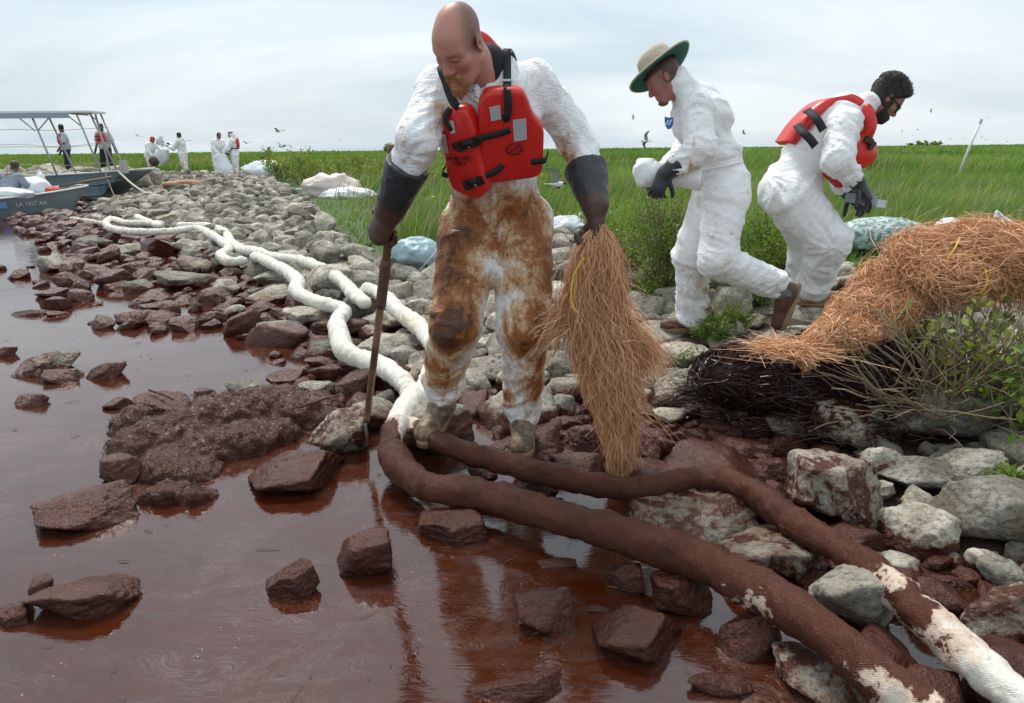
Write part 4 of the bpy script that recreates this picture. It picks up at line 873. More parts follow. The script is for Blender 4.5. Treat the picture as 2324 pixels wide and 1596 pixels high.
def worker_front():
    A = lambda u, v, y: D(u, v, y)
    J = dict(neck=A(1108, 168, 2.56), chest=A(1108, 285, 2.64), waist=A(1120, 415, 2.76), pel=A(1122, 495, 2.84), Rs=A(990, 205, 2.62), Re=A(948, 318, 2.47), Rw=A(905, 452, 2.56), Ls=A(1222, 198, 2.68), Le=A(1314, 325, 2.74), Lw=A(1347, 452, 2.56),
             Rhip=A(1070, 515, 2.84), Lhip=A(1185, 510, 2.84), Rk=A(1035, 735, 2.72), Ra=A(1003, 872, 2.93), Lk=A(1190, 745, 2.75), La=A(1187, 915, 2.87))
    pole_b = D(832, 955, 2.95); hand = A(884, 518, 2.62); py = np.array([-.50, .22, -.84]); py /= np.linalg.norm(py); pz = np.array([-.60, -.78, .15]); wr_ = hand - py * .085 + pz * .042; J['Rw'] = wr_
    root = empty('person', 'bald bearded worker in red vest and brown-stained white coverall, holding pole and orange snare', 'person')
    hm = lambda x, y, z: 0.74 * sstep(0.055, -0.03, y + 0.25 * np.clip(z - .06, 0, 1) * 2 - 0.35 * np.abs(x)) * sstep(0.145, 0.09, z + 0.5 * y) * sstep(-0.03, 0.01, z + 0.35 * np.clip(-y, 0, 1) - .25 * np.clip(y, 0, 1)) * (np.abs(x) < .084) + 0.0 * x
    chestp = J['neck'] + np.array([0.0, 0.02, -0.09])
    hd, kids, w, Rm = make_head('head', D(1042, 100, 2.41), (-0.78, -0.14, 2.60), J['neck'] + np.array([0, 0.0, -0.03]), skin_cols((0.54, 0.265, 0.195), (0.52, 0.17, 0.13), (0.12, 0.082, 0.057), hm),
        parent=root, h=.0034, s=.9, nr=(.062, .070), hair=[])
    mb = hair_mat('ginger_beard', (0.30, 0.105, 0.03), (0.66, 0.33, 0.13))
    f = Field(w(0, .08, -.1) - .09, w(0, .08, -.1) + .09, .0032); S9 = .9
    f.ell(w(0, .082, -.112), np.array([.031, .030, .030]) * S9, Rm, .012); f.ell(w(0, .092, -.128), np.array([.020, .022, .024]) * S9, Rm, .014)
    for k in (-1, 1): f.rc(w(k * .004, .105, -.055), w(k * .026, .094, -.064), .0055, .005, .006); f.rc(w(k * .026, .094, -.064), w(k * .026, .084, -.098), .0055, .009, .008)
    V, F = f.mesh(); L_ = (V - D(1042, 100, 2.41)) @ Rm; V = V + vnormals(V, F) * ((ridge(L_ * np.array([170, 170, 45.]), 2) - .5) * .007)[:, None]; bo = mk('goatee', V, F, mb, hd)
    N_ = vnormals(V, F); i_ = rng.choice(len(V), 700); d_ = N_[i_] * .4 - Rm[:, 2] * .9 + rng.normal(size=(700, 3)) * .2; d_ /= np.linalg.norm(d_, axis=1)[:, None]; s_ = np.linspace(0, 1, 3)[None, :, None]; mk('beard_hairs', *ribbons(V[i_][:, None] + d_[:, None] * s_ * rng.uniform(.006, .014, (700, 1, 1)), rng.uniform(.0015, .0025, 700)), mb, bo, smooth=False)
    # stains on the suit, placed on the body
    rt_leg = [(A(1000, 560, 2.74), .17, .62), (A(1020, 640, 2.66), .17, .70), (A(1015, 720, 2.62), .13, .86), (A(1010, 770, 2.64), .09, 1.02), (A(1050, 530, 2.7), .13, .62), (A(1000, 830, 2.8), .10, .55), (A(1070, 700, 2.63), .07, .5)]
    lt_leg = [(A(1240, 640, 2.74), .10, .68), (A(1225, 720, 2.66), .11, .66), (A(1190, 770, 2.65), .09, .60), (A(1235, 560, 2.76), .12, .60), (A(1210, 860, 2.78), .09, .46), (A(1225, 810, 2.74), .07, .7), (A(1160, 640, 2.66), .08, .34), (A(1155, 900, 2.8), .05, .42)]
    mid = [(A(1060, 470, 2.7), .13, .46), (A(1150, 480, 2.68), .13, .44), (A(1200, 500, 2.72), .12, .5), (A(1120, 560, 2.72), .10, .44), (A(1120, 590, 2.74), .05, -.2), (A(1100, 620, 2.7), .06, -.15), (A(1075, 780, 2.7), .05, -.25)]
    arm = [(A(935, 365, 2.66), .11, .56), (A(920, 400, 2.6), .09, .66), (A(960, 330, 2.66), .09, .5), (A(1275, 370, 2.66), .06, .66), (A(1250, 345, 2.68), .06, .42), (A(1010, 250, 2.5), .07, .22), (A(925, 300, 2.62), .06, .18)]
    stf = lambda V: blobs(V, rt_leg + lt_leg + mid + arm, 0.045) + 0.10 * np.exp(-((V[:, 2] - 1.02) / .25) ** 2) + .13 * sstep(.85, .6, V[:, 2])
    def ext(f, B):
        f.rc(J['Ra'], J['Ra'] + (J['Ra'] - J['Rk']) * .12, .082, .075, .03); f.rc(J['La'], J['La'] + np.array([0, 0, -.05]), .084, .080, .03)
        for s in 'RL':
            d = J[s + 'a'] - J[s + 'k']; d /= np.linalg.norm(d)
        f.ell(A(1120, 590, 2.80), (.09, .09, .09), None, .05)
        f.ell(w(0, -.02, -.30), (.001, .001, .001), None, .001)
    vneck = [A(1092, 172, 2.44), A(1098, 250, 2.5)]
    def ext2(f, B):
        ext(f, B)
        f.rc(A(1088, 150, 2.40), A(1096, 236, 2.44), .055, .010, .02, 'sub'); f.rc(J['neck'] + np.array([0, 0, -.02]), w(0, -.03, -.05), .060, .075, .02, 'sub')
    cv = suit('coverall', root, J, dict(chest=(.19, .125, .225), waist=(.168, .125, .17), pel=(.170, .135, .165), arm=(.072, .064, .050), leg=(.128, .102, .080), cuff=.54), 0.0072, seed=1.0, stain=stf, amp=0.0105, extra=ext2,
              pts=[(A(1122, 590, 2.70), .20, .012, 13), (A(1085, 520, 2.66), .14, .008, 7)])
    from mathutils.bvhtree import BVHTree
    me_ = cv.data; bv = BVHTree.FromPolygons([v.co for v in me_.vertices], [p.vertices[:] for p in me_.polygons]); zp = []
    for v_ in range(405, 588, 6):
        h_ = bv.ray_cast(Vector(CAMP), Vector(ray(1118 + (v_ - 405) * .03, v_)).normalized())
        if h_[0] is not None: zp.append(np.array(h_[0]) + np.array(h_[1]) * (.001 if h_[1][1] < 0 else -.001))
    if len(zp) > 4: V, F = strap(np.array(zp), .026, np.array([0, -1., .1]), .004, 70); mk('zip_flap', V, F, MAT_SUIT, cv, attrs={'stain': stf(V)})
    # black shirt under the open collar, collar flaps
    f = Field(J['neck'] - .22, J['neck'] + .2, .006); f.ell(J['neck'] + np.array([0, .035, -.105]), (.125, .10, .115), None, .03); f.rc(J['neck'] + np.array([0, .02, -.05]), J['neck'] + np.array([-.003, -.018, .028]), .080, .070, .02)
    V, F = f.mesh(); mk('undershirt', V, F, MAT_BLACKCLOTH, root)
    cpl = J['neck'] + np.array([0, -.105, -.05]); cn = np.array([0.1, -.85, .5])
    for pts, nm in (([(1140, 120), (1166, 130), (1178, 165), (1168, 200), (1140, 185), (1104, 200), (1108, 180), (1122, 150)], 0), ([(1083, 190), (1090, 205), (1092, 235), (1062, 215), (1058, 195)], 1)):
        n0 = np.array([.25, -.8, .55]) if nm == 0 else np.array([-.4, -.85, .3]); n0 /= np.linalg.norm(n0)
        p0 = A(1145, 165, 2.53) if nm == 0 else A(1075, 205, 2.475)
        V, F = slab(np.array([PL(u, v, p0, n0) for u, v in pts]), n0, .008, .003, .006); V = V + np.random.default_rng(1).normal(size=V.shape) * .0008
        mk('collar', V, F, MAT_SUIT, cv, attrs={'stain': np.full(len(V), .03)})
    # gloves
    pd = hand - pole_b; pd /= np.linalg.norm(pd)
    gl = glove('glove', root, J['Re'], wr_, py, pz, [(1.0, 1.35, 1.0, .05), (1.05, 1.4, 1.0, 0), (1.05, 1.4, 1.0, -.03), (1.05, 1.4, 1.0, -.08)], .185, .083, .056, 1.22, (1.3, 1.0, 1.0))
    gl['label'] = 'black rubber gauntlet gripping the pole, caked brown'
    gl2 = glove('glove', root, J['Le'], J['Lw'] + np.array([.006, 0, -.02]), (.08, -.12, -1), (1, -.2, .0), [(0.8, 1.2, .9, .05), (0.85, 1.2, .9, 0), (0.85, 1.2, .9, -.03), (0.9, 1.2, .9, -.08)], .165, .086, .052, 1.15, (0.8, 0.7, -1.0))
    # boots
    boot(root, J['Ra'] + np.array([-.005, .0, -.075]), np.array([-.32, -.9, -.28]), (0, -.28, .96), MAT_BOOT_MUD, 1.06)
    boot(root, J['La'] + np.array([0, .0, -.058]), np.array([-.02, -1, -.1]), (0, -.1, 1), MAT_BOOT_MUD, 1.06)
    # ---- the work vest
    vest = mk('work_vest', *_vest_back(J), MAT_VEST, root)
    nR = np.array([.12, -.90, -.42]); nR /= np.linalg.norm(nR); pR = A(1160, 310, 2.475)
    nL = np.array([-.55, -.77, -.34]); nL /= np.linalg.norm(nL); pL = A(1085, 340, 2.455)
    oR = [(1087, 300), (1089, 240), (1104, 212), (1140, 205), (1182, 206), (1198, 225), (1213, 262), (1234, 292), (1235, 340), (1232, 385), (1218, 404), (1160, 415), (1112, 421), (1094, 410), (1089, 360)]
    oL = [(1000, 300), (1000, 270), (1012, 248), (1034, 243), (1052, 250), (1063, 272), (1074, 310), (1083, 360), (1095, 410), (1094, 442), (1078, 453), (1050, 446), (1024, 430), (1012, 400), (1005, 350)]
    for nm, o_, p_, n_ in (('vest_panel', oR, pR, nR), ('vest_panel', oL, pL, nL)):
        V, F = slab(np.array([PL(u, v, p_, n_) for u, v in o_]), n_, .062, .018, .008)
        V = V + n_ * ((fbm(V * 9, 2) - .5) * .008)[:, None]; mk(nm, V, F, MAT_VEST, vest)
    def on(u, v, side, lift=.012):
        return PL(u, v, (pR if side else pL), (nR if side else nL)) + (nR if side else nL) * lift
    def patch(pts, side):
        P = np.array([on(u, v, side, .0105) for u, v in pts]); n_ = nR if side else nL
        V = np.vstack([P, P - n_ * .004]); mk('reflective_patch', V, np.array([[0, 1, 2, 3], [4, 7, 6, 5], [0, 4, 5, 1], [1, 5, 6, 2], [2, 6, 7, 3], [3, 7, 4, 0]]), MAT_PATCH, vest, smooth=False)
    patch([(1110, 242), (1134, 237), (1137, 268), (1114, 273)], 1); patch([(1163, 271), (1193, 267), (1195, 314), (1166, 319)], 1)
    patch([(1021, 274), (1032, 272), (1037, 300), (1027, 302)], 0); patch([(1002, 302), (1013, 303), (1021, 345), (1011, 343)], 0)
    def band(pts, w_, name='strap'):
        P = np.array([on(u, v, s, l) for u, v, s, l in pts]); N_ = np.array([nR if s else nL for u, v, s, l in pts]); mk(name, *strap(P, w_, N_), MAT_BLACKSTRAP, vest)
    band([(1158, 293, 1, .006), (1130, 300, 1, .013), (1095, 309, 1, .013), (1072, 320, 0, .020), (1045, 328, 0, .014), (1030, 331, 0, .006)], .022)
    band([(1141, 373, 1, .006), (1120, 388, 1, .013), (1096, 396, 1, .015), (1080, 408, 0, .020), (1056, 415, 0, .008)], .022)
    band([(1205, 365, 1, .006), (1222, 363, 1, .012), (1238, 360, 1, .006), (1250, 358, 1, -.06)], .022); band([(1020, 398, 0, .006), (1008, 390, 0, .010), (998, 384, 0, -.04)], .020)
    for (a, b) in (((1088, 312, 1), (1042, 328, 0)), ((1098, 399, 1), (1060, 416, 0))):
        pa, pb = on(*a, .022), on(*b, .026); dd = (pb - pa); Ln = np.linalg.norm(dd); dd /= Ln; zz = nL * .6 + nR * .4; zz -= dd * (zz @ dd); zz /= np.linalg.norm(zz); yy = np.cross(zz, dd); Bm = np.column_stack([dd, yy, zz])
        m = MB(); m.box((pa + pb) / 2, (Ln * .92, .031, .013), Bm); m.box(pa + dd * Ln * .2 + zz * .008, (.012, .034, .010), Bm); m.box(pa + dd * Ln * .8 + zz * .008, (.016, .036, .010), Bm); m.build('buckle', MAT_BUCKLE, vest)
        m = MB(); m.box(pa + dd * Ln * .45 + zz * .009, (.007, .024, .004), Bm); m.build('buckle_slot', MAT_PATCH, vest)
    # shoulder straps
    band([(1140, 268, 1, .006), (1150, 262, 1, .012), (1152, 225, 1, .014), (1150, 203, 1, .004)], .026)
    sR = [on(1150, 206, 1, .004), A(1151, 185, 2.462), A(1151, 150, 2.50), A(1152, 112, 2.545), J['Ls'] * .45 + J['neck'] * .55 + np.array([.01, .07, .05]), J['neck'] + np.array([.06, .16, -.05])]
    mk('shoulder_strap', *strap(np.array(sR), .027, np.array([nR, (0, -.85, .5), (0, -.8, .6), (0, -.5, .85), (0, .2, 1), (0, .8, .6)])), MAT_BLACKSTRAP, vest)
    sL = [on(1040, 244, 0, .0), A(1026, 225, 2.45), A(1012, 185, 2.48), A(1004, 150, 2.53), J['Rs'] * .5 + J['neck'] * .5 + np.array([.0, .07, .06]), J['neck'] + np.array([-.09, .15, -.05])]
    mk('shoulder_strap', *strap(np.array(sL), .030, np.array([nL, (-.3, -.85, .4), (-.3, -.8, .5), (-.2, -.5, .85), (0, .2, 1), (0, .8, .6)])), MAT_BLACKSTRAP, vest)
    band([(1034, 300, 0, .003), (1024, 285, 0, .013), (1016, 262, 0, .012), (1022, 246, 0, .0)], .020)
    for v0, y0 in ((183, 2.455), (193, 2.452), (117, 2.535)):
        m = MB(); m.box(A(1151, v0, y0), (.036, .006, .008), rotm(-.5, 0, 0)); m.build('strap_slider', MAT_PATCH, vest)
    # ink: lettering and the round emblem
    xL = np.cross((0, 0, 1), -nL) * -1; xL = np.cross(nL, (0, 0, 1.)); xL /= -np.linalg.norm(xL); yL = np.cross(nL, xL)
    text('lettering', 'WORK VEST\nONLY', .0200, frame4(on(1046, 364, 0, .0105), xL, yL, nL), MAT_INK, vest)
    xR = np.cross((0, 0, 1.), nR); xR /= np.linalg.norm(xR); yR = np.cross(nR, xR); c = on(1166, 336, 1, .0108)
    m = MB(); th = np.linspace(0, 2 * math.pi, 49)
    ring = lambda a, b: c + xR * a * np.cos(th)[:, None] + yR * b * np.sin(th)[:, None]
    m.tube(ring(.030, .022), .0012, 4, caps=False); m.tube(ring(.024, .0165), .0010, 4, caps=False)
    t = np.linspace(-1, 1, 20); S_ = c + xR * (.012 * np.sin(t * 2.6))[:, None] + yR * (.010 * t)[:, None]; m.tube(S_, .0030, 5, squash=.4)
    for k in range(10): a = k * math.pi / 5 + .2; m.box(c + xR * .027 * math.cos(a) + yR * .0193 * math.sin(a), (.004, .0035, .001), np.column_stack([xR, yR, nR]))
    m.build('emblem', MAT_INK, vest)
    # the pole
    pole = empty('wooden_pole', 'long brown oil-stained wooden pole gripped by the bald worker', 'pole'); top = hand + pd * .34
    while True:
        d_ = top - CAMP; v_ = 798 - FPX * (d_ @ _u) / (d_ @ _f)
        if v_ < 330 or np.linalg.norm(top - hand) > 1: break
        top = top + pd * .01
    n = NT('oiled_pole_wood'); p = n.obj(); q = n.noise(n.n('Mapping', {'Vector': p, 'Scale': (1, 1, .12)}).outputs[0], 60, 5, .6); q2 = n.noise(p, 7, 4)
    n.set(color=n.mix(n.ss(q2, .42, .58), n.mix(q, (.075, .032, .017), (.17, .08, .042)), n.mix(q, (.20, .11, .05), (.33, .20, .10))), rough=.5, normal=n.bump(q, .4, .004)); mw = n.m
    Lp = np.linalg.norm(top - pole_b); s_ = np.linspace(0, 1, 60); top = A(893, 328, 2.585); C = spline(np.array([pole_b, hand, top]), 60)[0]; r_ = np.where(s_ < .56, .0155, .0165) + .006 * sstep(.80, .95, s_)
    mk('shaft', *tube(C, r_, 14), mw, pole)
    i0, i1 = 29, 40; mk('sleeve', *tube(C[i0:i1], .0215, 14), simple('pole_sleeve', (.11, .055, .04), .6, .3), pole)
    return root, J
def _vest_back(J):
    c = J['chest'] * .45 + J['neck'] * .55; f = Field(c - .35, c + .35, .008); up = J['neck'] - J['pel']; up /= np.linalg.norm(up); bk = np.array([0, 1, 0]) - up * up[1]; bk /= np.linalg.norm(bk)
    lat = np.cross(up, bk); B = np.column_stack([lat, bk, up]); f.ell(c + bk * .125 - up * .07, (.16, .03, .20), B, .02); f.ell(c + bk * .115 + up * .10 + lat * .03, (.06, .035, .09), B, .05)
    return f.mesh()
W1, J1 = worker_front()
# ------------------------------------------------------------------ the worker with the hat
def worker_hat():
    A = lambda u, v, y: D(u, v, y)
    J = dict(neck=A(1545, 208, 4.42), chest=A(1592, 270, 4.45), waist=A(1622, 355, 4.45), pel=A(1638, 425, 4.42), Ls=A(1578, 240, 4.24), Le=A(1592, 335, 4.12), Lw=A(1525, 386, 4.14), Rs=A(1575, 245, 4.66), Re=A(1562, 335, 4.74), Rw=A(1500, 395, 4.58),
             Lhip=A(1645, 455, 4.32), Rhip=A(1618, 455, 4.52), Lk=A(1628, 592, 4.20), La=A(1752, 645, 4.30), Rk=A(1568, 578, 4.46), Ra=A(1572, 690, 4.50))
    root = empty('person', 'worker in tan sun hat and dirty white coverall striding left with a white roll', 'person')
    hm = lambda x, y, z: sstep(.01, -.03, y) * sstep(-.06, -.03, z) * (np.abs(x) < .083) + .9 * (z > .05)
    hd, kids, w, Rm = make_head('head', D(1508, 180, 4.40), (-.60, .03, 1.36), J['neck'] + np.array([.02, 0, -.03]), skin_cols((.37, .165, .125), (.38, .12, .09), (.075, .035, .022), hm), h=.006, parent=root,
        hair=[('goatee', lambda L: np.where((L[:, 1] > .05) & (np.abs(L[:, 0]) < .04) & (L[:, 2] < -.05), -.010 + .018 * sstep(-.085, -.10, L[:, 2]), -.02), None)])
    mb = hair_mat('brown_beard', (.09, .04, .02), (.2, .1, .05))
    for nm, V, F, _ in kids: mk(nm, V, F, mb, hd)
    st = lambda V: blobs(V, [(A(1645, 525, 4.2), .045, .62), (A(1625, 520, 4.2), .05, .36), (A(1665, 520, 4.22), .02, .6), (A(1530, 555, 4.4), .03, .4), (A(1700, 640, 4.2), .04, .42), (A(1740, 650, 4.25), .025, .5), (A(1605, 700, 4.45), .06, .40), (A(1600, 660, 4.4), .05, .28), (A(1530, 225, 4.25), .03, .4), (A(1560, 380, 4.1), .05, .32), (A(1548, 400, 4.1), .025, .5), (A(1690, 250, 4.4), .07, .25), (A(1570, 640, 4.42), .16, .17)], .05)
    def ext(f, B):
        f.rc(J['neck'], w(0, -.035, -.075), .083, .070, .02); f.rc(J['neck'] + np.array([.05, 0, .0]), w(0, -.085, -.035), .06, .045, .03)     # stand-up collar, hood folded behind
        f.ell(J['pel'] + np.array([.045, 0, -.02]), (.13, .17, .16), None, .05); f.rc(J['La'] - np.array([.05, 0, -.01]), J['La'], .085, .080, .03)
        f.rc(J['Ra'], J['Ra'] + np.array([0, 0, -.07]), .095, .100, .03)
        f.rc(w(0, .02, -.06), w(0, .07, -.13), .05, .05, .02, 'sub')
    cv = suit('coverall', root, J, dict(chest=(.20, .17, .215), waist=(.175, .155, .15), pel=(.165, .155, .165), arm=(.085, .080, .056), cuff=.84, leg=(.135, .110, .095)), .0095, seed=4.0, stain=st, amp=.0115, extra=ext,
              pts=[(A(1690, 345, 4.35), .30, .015, 15), (A(1615, 330, 4.2), .2, .012, 9)])
    mk('waist_elastic', *tube(spline(np.array([J['waist'] + np.array([.165 * math.cos(a), .19 * math.sin(a), -.055 + .03 * math.cos(a)]) for a in np.linspace(0, 2 * math.pi, 13)]), 80)[0], .006, 6, caps=False), MAT_SUIT, cv)
    # badge on the chest
    n0 = np.array([-.50, -.85, .08]); n0 /= np.linalg.norm(n0); p0 = A(1517, 280, 4.245)
    V, F = slab(np.array([PL(u, v, p0, n0) for u, v in [(1508, 264), (1517, 267), (1526, 266), (1527, 278), (1522, 290), (1515, 293), (1509, 282)]]), n0, .012, .002); bd = mk('badge', V, F, simple('blue_badge', (.02, .12, .32), .5), cv)
    m = MB(); B0 = basis(np.array([.5, -.2, .85]), n0)
    for k in (-1, 1): m.box(PL(1517 + 4 * k, 279 - 1 * k, p0, n0) + n0 * .001, (.006, .038, .002), B0)
    m.build('badge_mark', simple('badge_white', (.75, .78, .8), .5), bd)
    gl = glove('glove', root, J['Le'], J['Lw'] + np.array([-.035, -.0, -.02]), (-.45, -.10, -.9), (-.2, -1, .2), [(.5, .7, .5, .06), (.5, .8, .5, 0), (.5, .8, .5, -.05), (.6, .8, .5, -.1)], .09, .062, .046, 1.0, (.4, .4, -1.0), h=.005, grime=.1); gl['label'] = 'black glove wrapped over the white roll'
    gl = glove('glove', root, J['Re'], J['Rw'] + np.array([-.01, 0, -.01]), (-.6, -.3, -.75), (-.3, .9, .2), [(.5, .7, .5, .06), (.5, .8, .5, 0), (.5, .8, .5, -.05), (.6, .8, .5, -.1)], .09, .062, .046, 1.0, (.4, .4, 1.0), h=.006, grime=.1)
    boot(root, J['Ra'] + np.array([.01, 0, -.085]), np.array([-.98, -.06, -.04]), (0, 0, 1), MAT_BOOT_BR, 1.08)
    hl = A(1800, 655, 4.3); bt = boot(root, A(1772, 668, 4.3), np.array([-.30, -.05, -.95]), (-.93, 0, .35), MAT_BOOT_BR, 1.08, shaft=.03); bt['label'] = 'brown shoe with its heel lifted and toe on the rock'
    f = Field(A(1760, 655, 4.3) - .2, A(1760, 655, 4.3) + .2, .008); f.rc(A(1745, 643, 4.3), A(1782, 668, 4.3), .068, .060, .02); V, F = f.mesh(); V = V + vnormals(V, F) * ((ridge(V * 30, 2) - .5) * .01)[:, None]; mk('sock', V, F, MAT_SOCK, root)
    # hat: crown, brim with green underside, band, cord
    hat = empty_child('hat', root); hn = w(0, -.01, .16) - w(0, -.0, .0); hn /= np.linalg.norm(hn); hn = hn + np.array([0, .30, 0]); bw = basis(w(0, .2, -.01) - w(0, 0, 0), hn); hx, hy, hz_ = bw.T; hc = w(0, -.012, .068)
    th = np.linspace(0, 2 * math.pi, 64, endpoint=False)
    def ringh(rx, ry, z, sag=0): return hc + hx * (rx * np.cos(th))[:, None] + hy * (ry * np.sin(th))[:, None] + hz_ * (z + sag * np.cos(2 * th) * 1.0)[:, None]
    nhat = NT('tan_canvas'); ph = nhat.obj(); nhat.set(color=nhat.mix(nhat.noise(ph, 30, 5), (.36, .30, .225), (.52, .45, .36)), rough=.9, normal=nhat.bump(nhat.noise(ph, 14, 4), .6, .02)); ngr = simple('green_hat_lining', (.012, .085, .06), .85, .25)
    prof = [(.094, .113, .0), (.094, .113, .03), (.091, .109, .07), (.083, .100, .10), (.060, .074, .117), (.02, .025, .120)]
    V = np.vstack([ringh(a, b, z) for a, b, z in prof] + [(hc + hz_ * .119)[None]]); V = V + (fbm(V * 30, 2)[:, None] - .5) * .012 * hz_; a = np.arange(64); b = (a + 1) % 64
    mk('crown', V, [grid_faces(6, 64), np.stack([a + 320, b + 320, np.full(64, 384)], 1)], nhat.m, hat)
    br = [(.094, .113, .004), (.120, .142, -.004), (.148, .172, -.008), (.174, .200, -.003), (.178, .205, .002)]
    top = [ringh(x, y, z + .002, -.016 * (x - .094) / .1) for x, y, z in br]; bot = [ringh(x, y, z - .004, -.016 * (x - .094) / .1) for x, y, z in br]
    mk('brim', np.vstack(top), grid_faces(5, 64), nhat.m, hat); mk('brim_lining', np.vstack(bot), grid_faces(5, 64), ngr, hat); mk('brim_edge', *tube(np.vstack([ringh(.178, .205, -.001, -.013), ringh(.178, .205, -.001, -.013)[:1]]), .006, 8, caps=False), simple('hat_binding', (.44, .44, .30), .9), hat)
    mk('hat_band', np.vstack([ringh(.0965, .1155, .006), ringh(.0965, .1155, .026)]), grid_faces(2, 64), simple('hat_band', (.46, .45, .31), .9), hat)
    mk('chin_cord', *tube(spline(np.array([w(-.082, .02, .05), w(-.080, .02, -.02), w(-.062, .03, -.085), w(-.01, .055, -.122)]), 24)[0], .0025, 6), simple('cord', (.2, .16, .12), .8), hat)
    # the white roll he carries
    ra, rb = A(1478, 392, 4.25), A(1592, 405, 4.17); ax = (rb - ra) / np.linalg.norm(rb - ra); roll = empty('absorbent_roll', 'thick white absorbent pad roll carried by the hat-wearing worker', 'roll')
    C = ra + (rb - ra) * np.linspace(0, 1, 24)[:, None] + np.column_stack([np.zeros(24), np.zeros(24), -.014 * np.sin(np.linspace(0, math.pi, 24))]); rr = .060 + .010 * np.cos(np.linspace(0, 2 * math.pi, 24)); V, F = tube(C, rr, 36); V = V + ((fbm(V * 22, 3) - .5) * .014)[:, None]
    wm = simple('white_absorbent', (.80, .80, .79), .8, .05, 30, .006); mk('wrap', V, F, wm, roll)
    t = np.linspace(0, 1, 140); B0 = basis(ax, (0, 0, 1)); sp_ = rb + ax * .012 + B0[:, 0] * (.052 * t * np.cos(t * 26))[:, None] + B0[:, 2] * (.052 * t * np.sin(t * 26))[:, None]; mk('spiral_edge', *tube(sp_, .0035, 5), simple('roll_edge', (.70, .69, .64), .8), roll)
    V, F = tube(np.array([ra - ax * .03 + np.array([0, 0, .01]), ra + ax * .01]), [.075, .078], 28); V, F = ico(4)[0] * np.array([.078, .07, .085]), ico(4)[1]; V = V * (1 + .35 * (ridge(V * 12, 3) ** 2 - .4))[:, None] * np.array([.9, 1, 1.05]) + ra + np.array([-.03, .02, .0]); mk('loose_end', V, F, wm, roll)
    return root
def empty_child(name, parent):
    o = bpy.data.objects.new(name, None); COL.objects.link(o); o.parent = parent; return o
worker_hat()
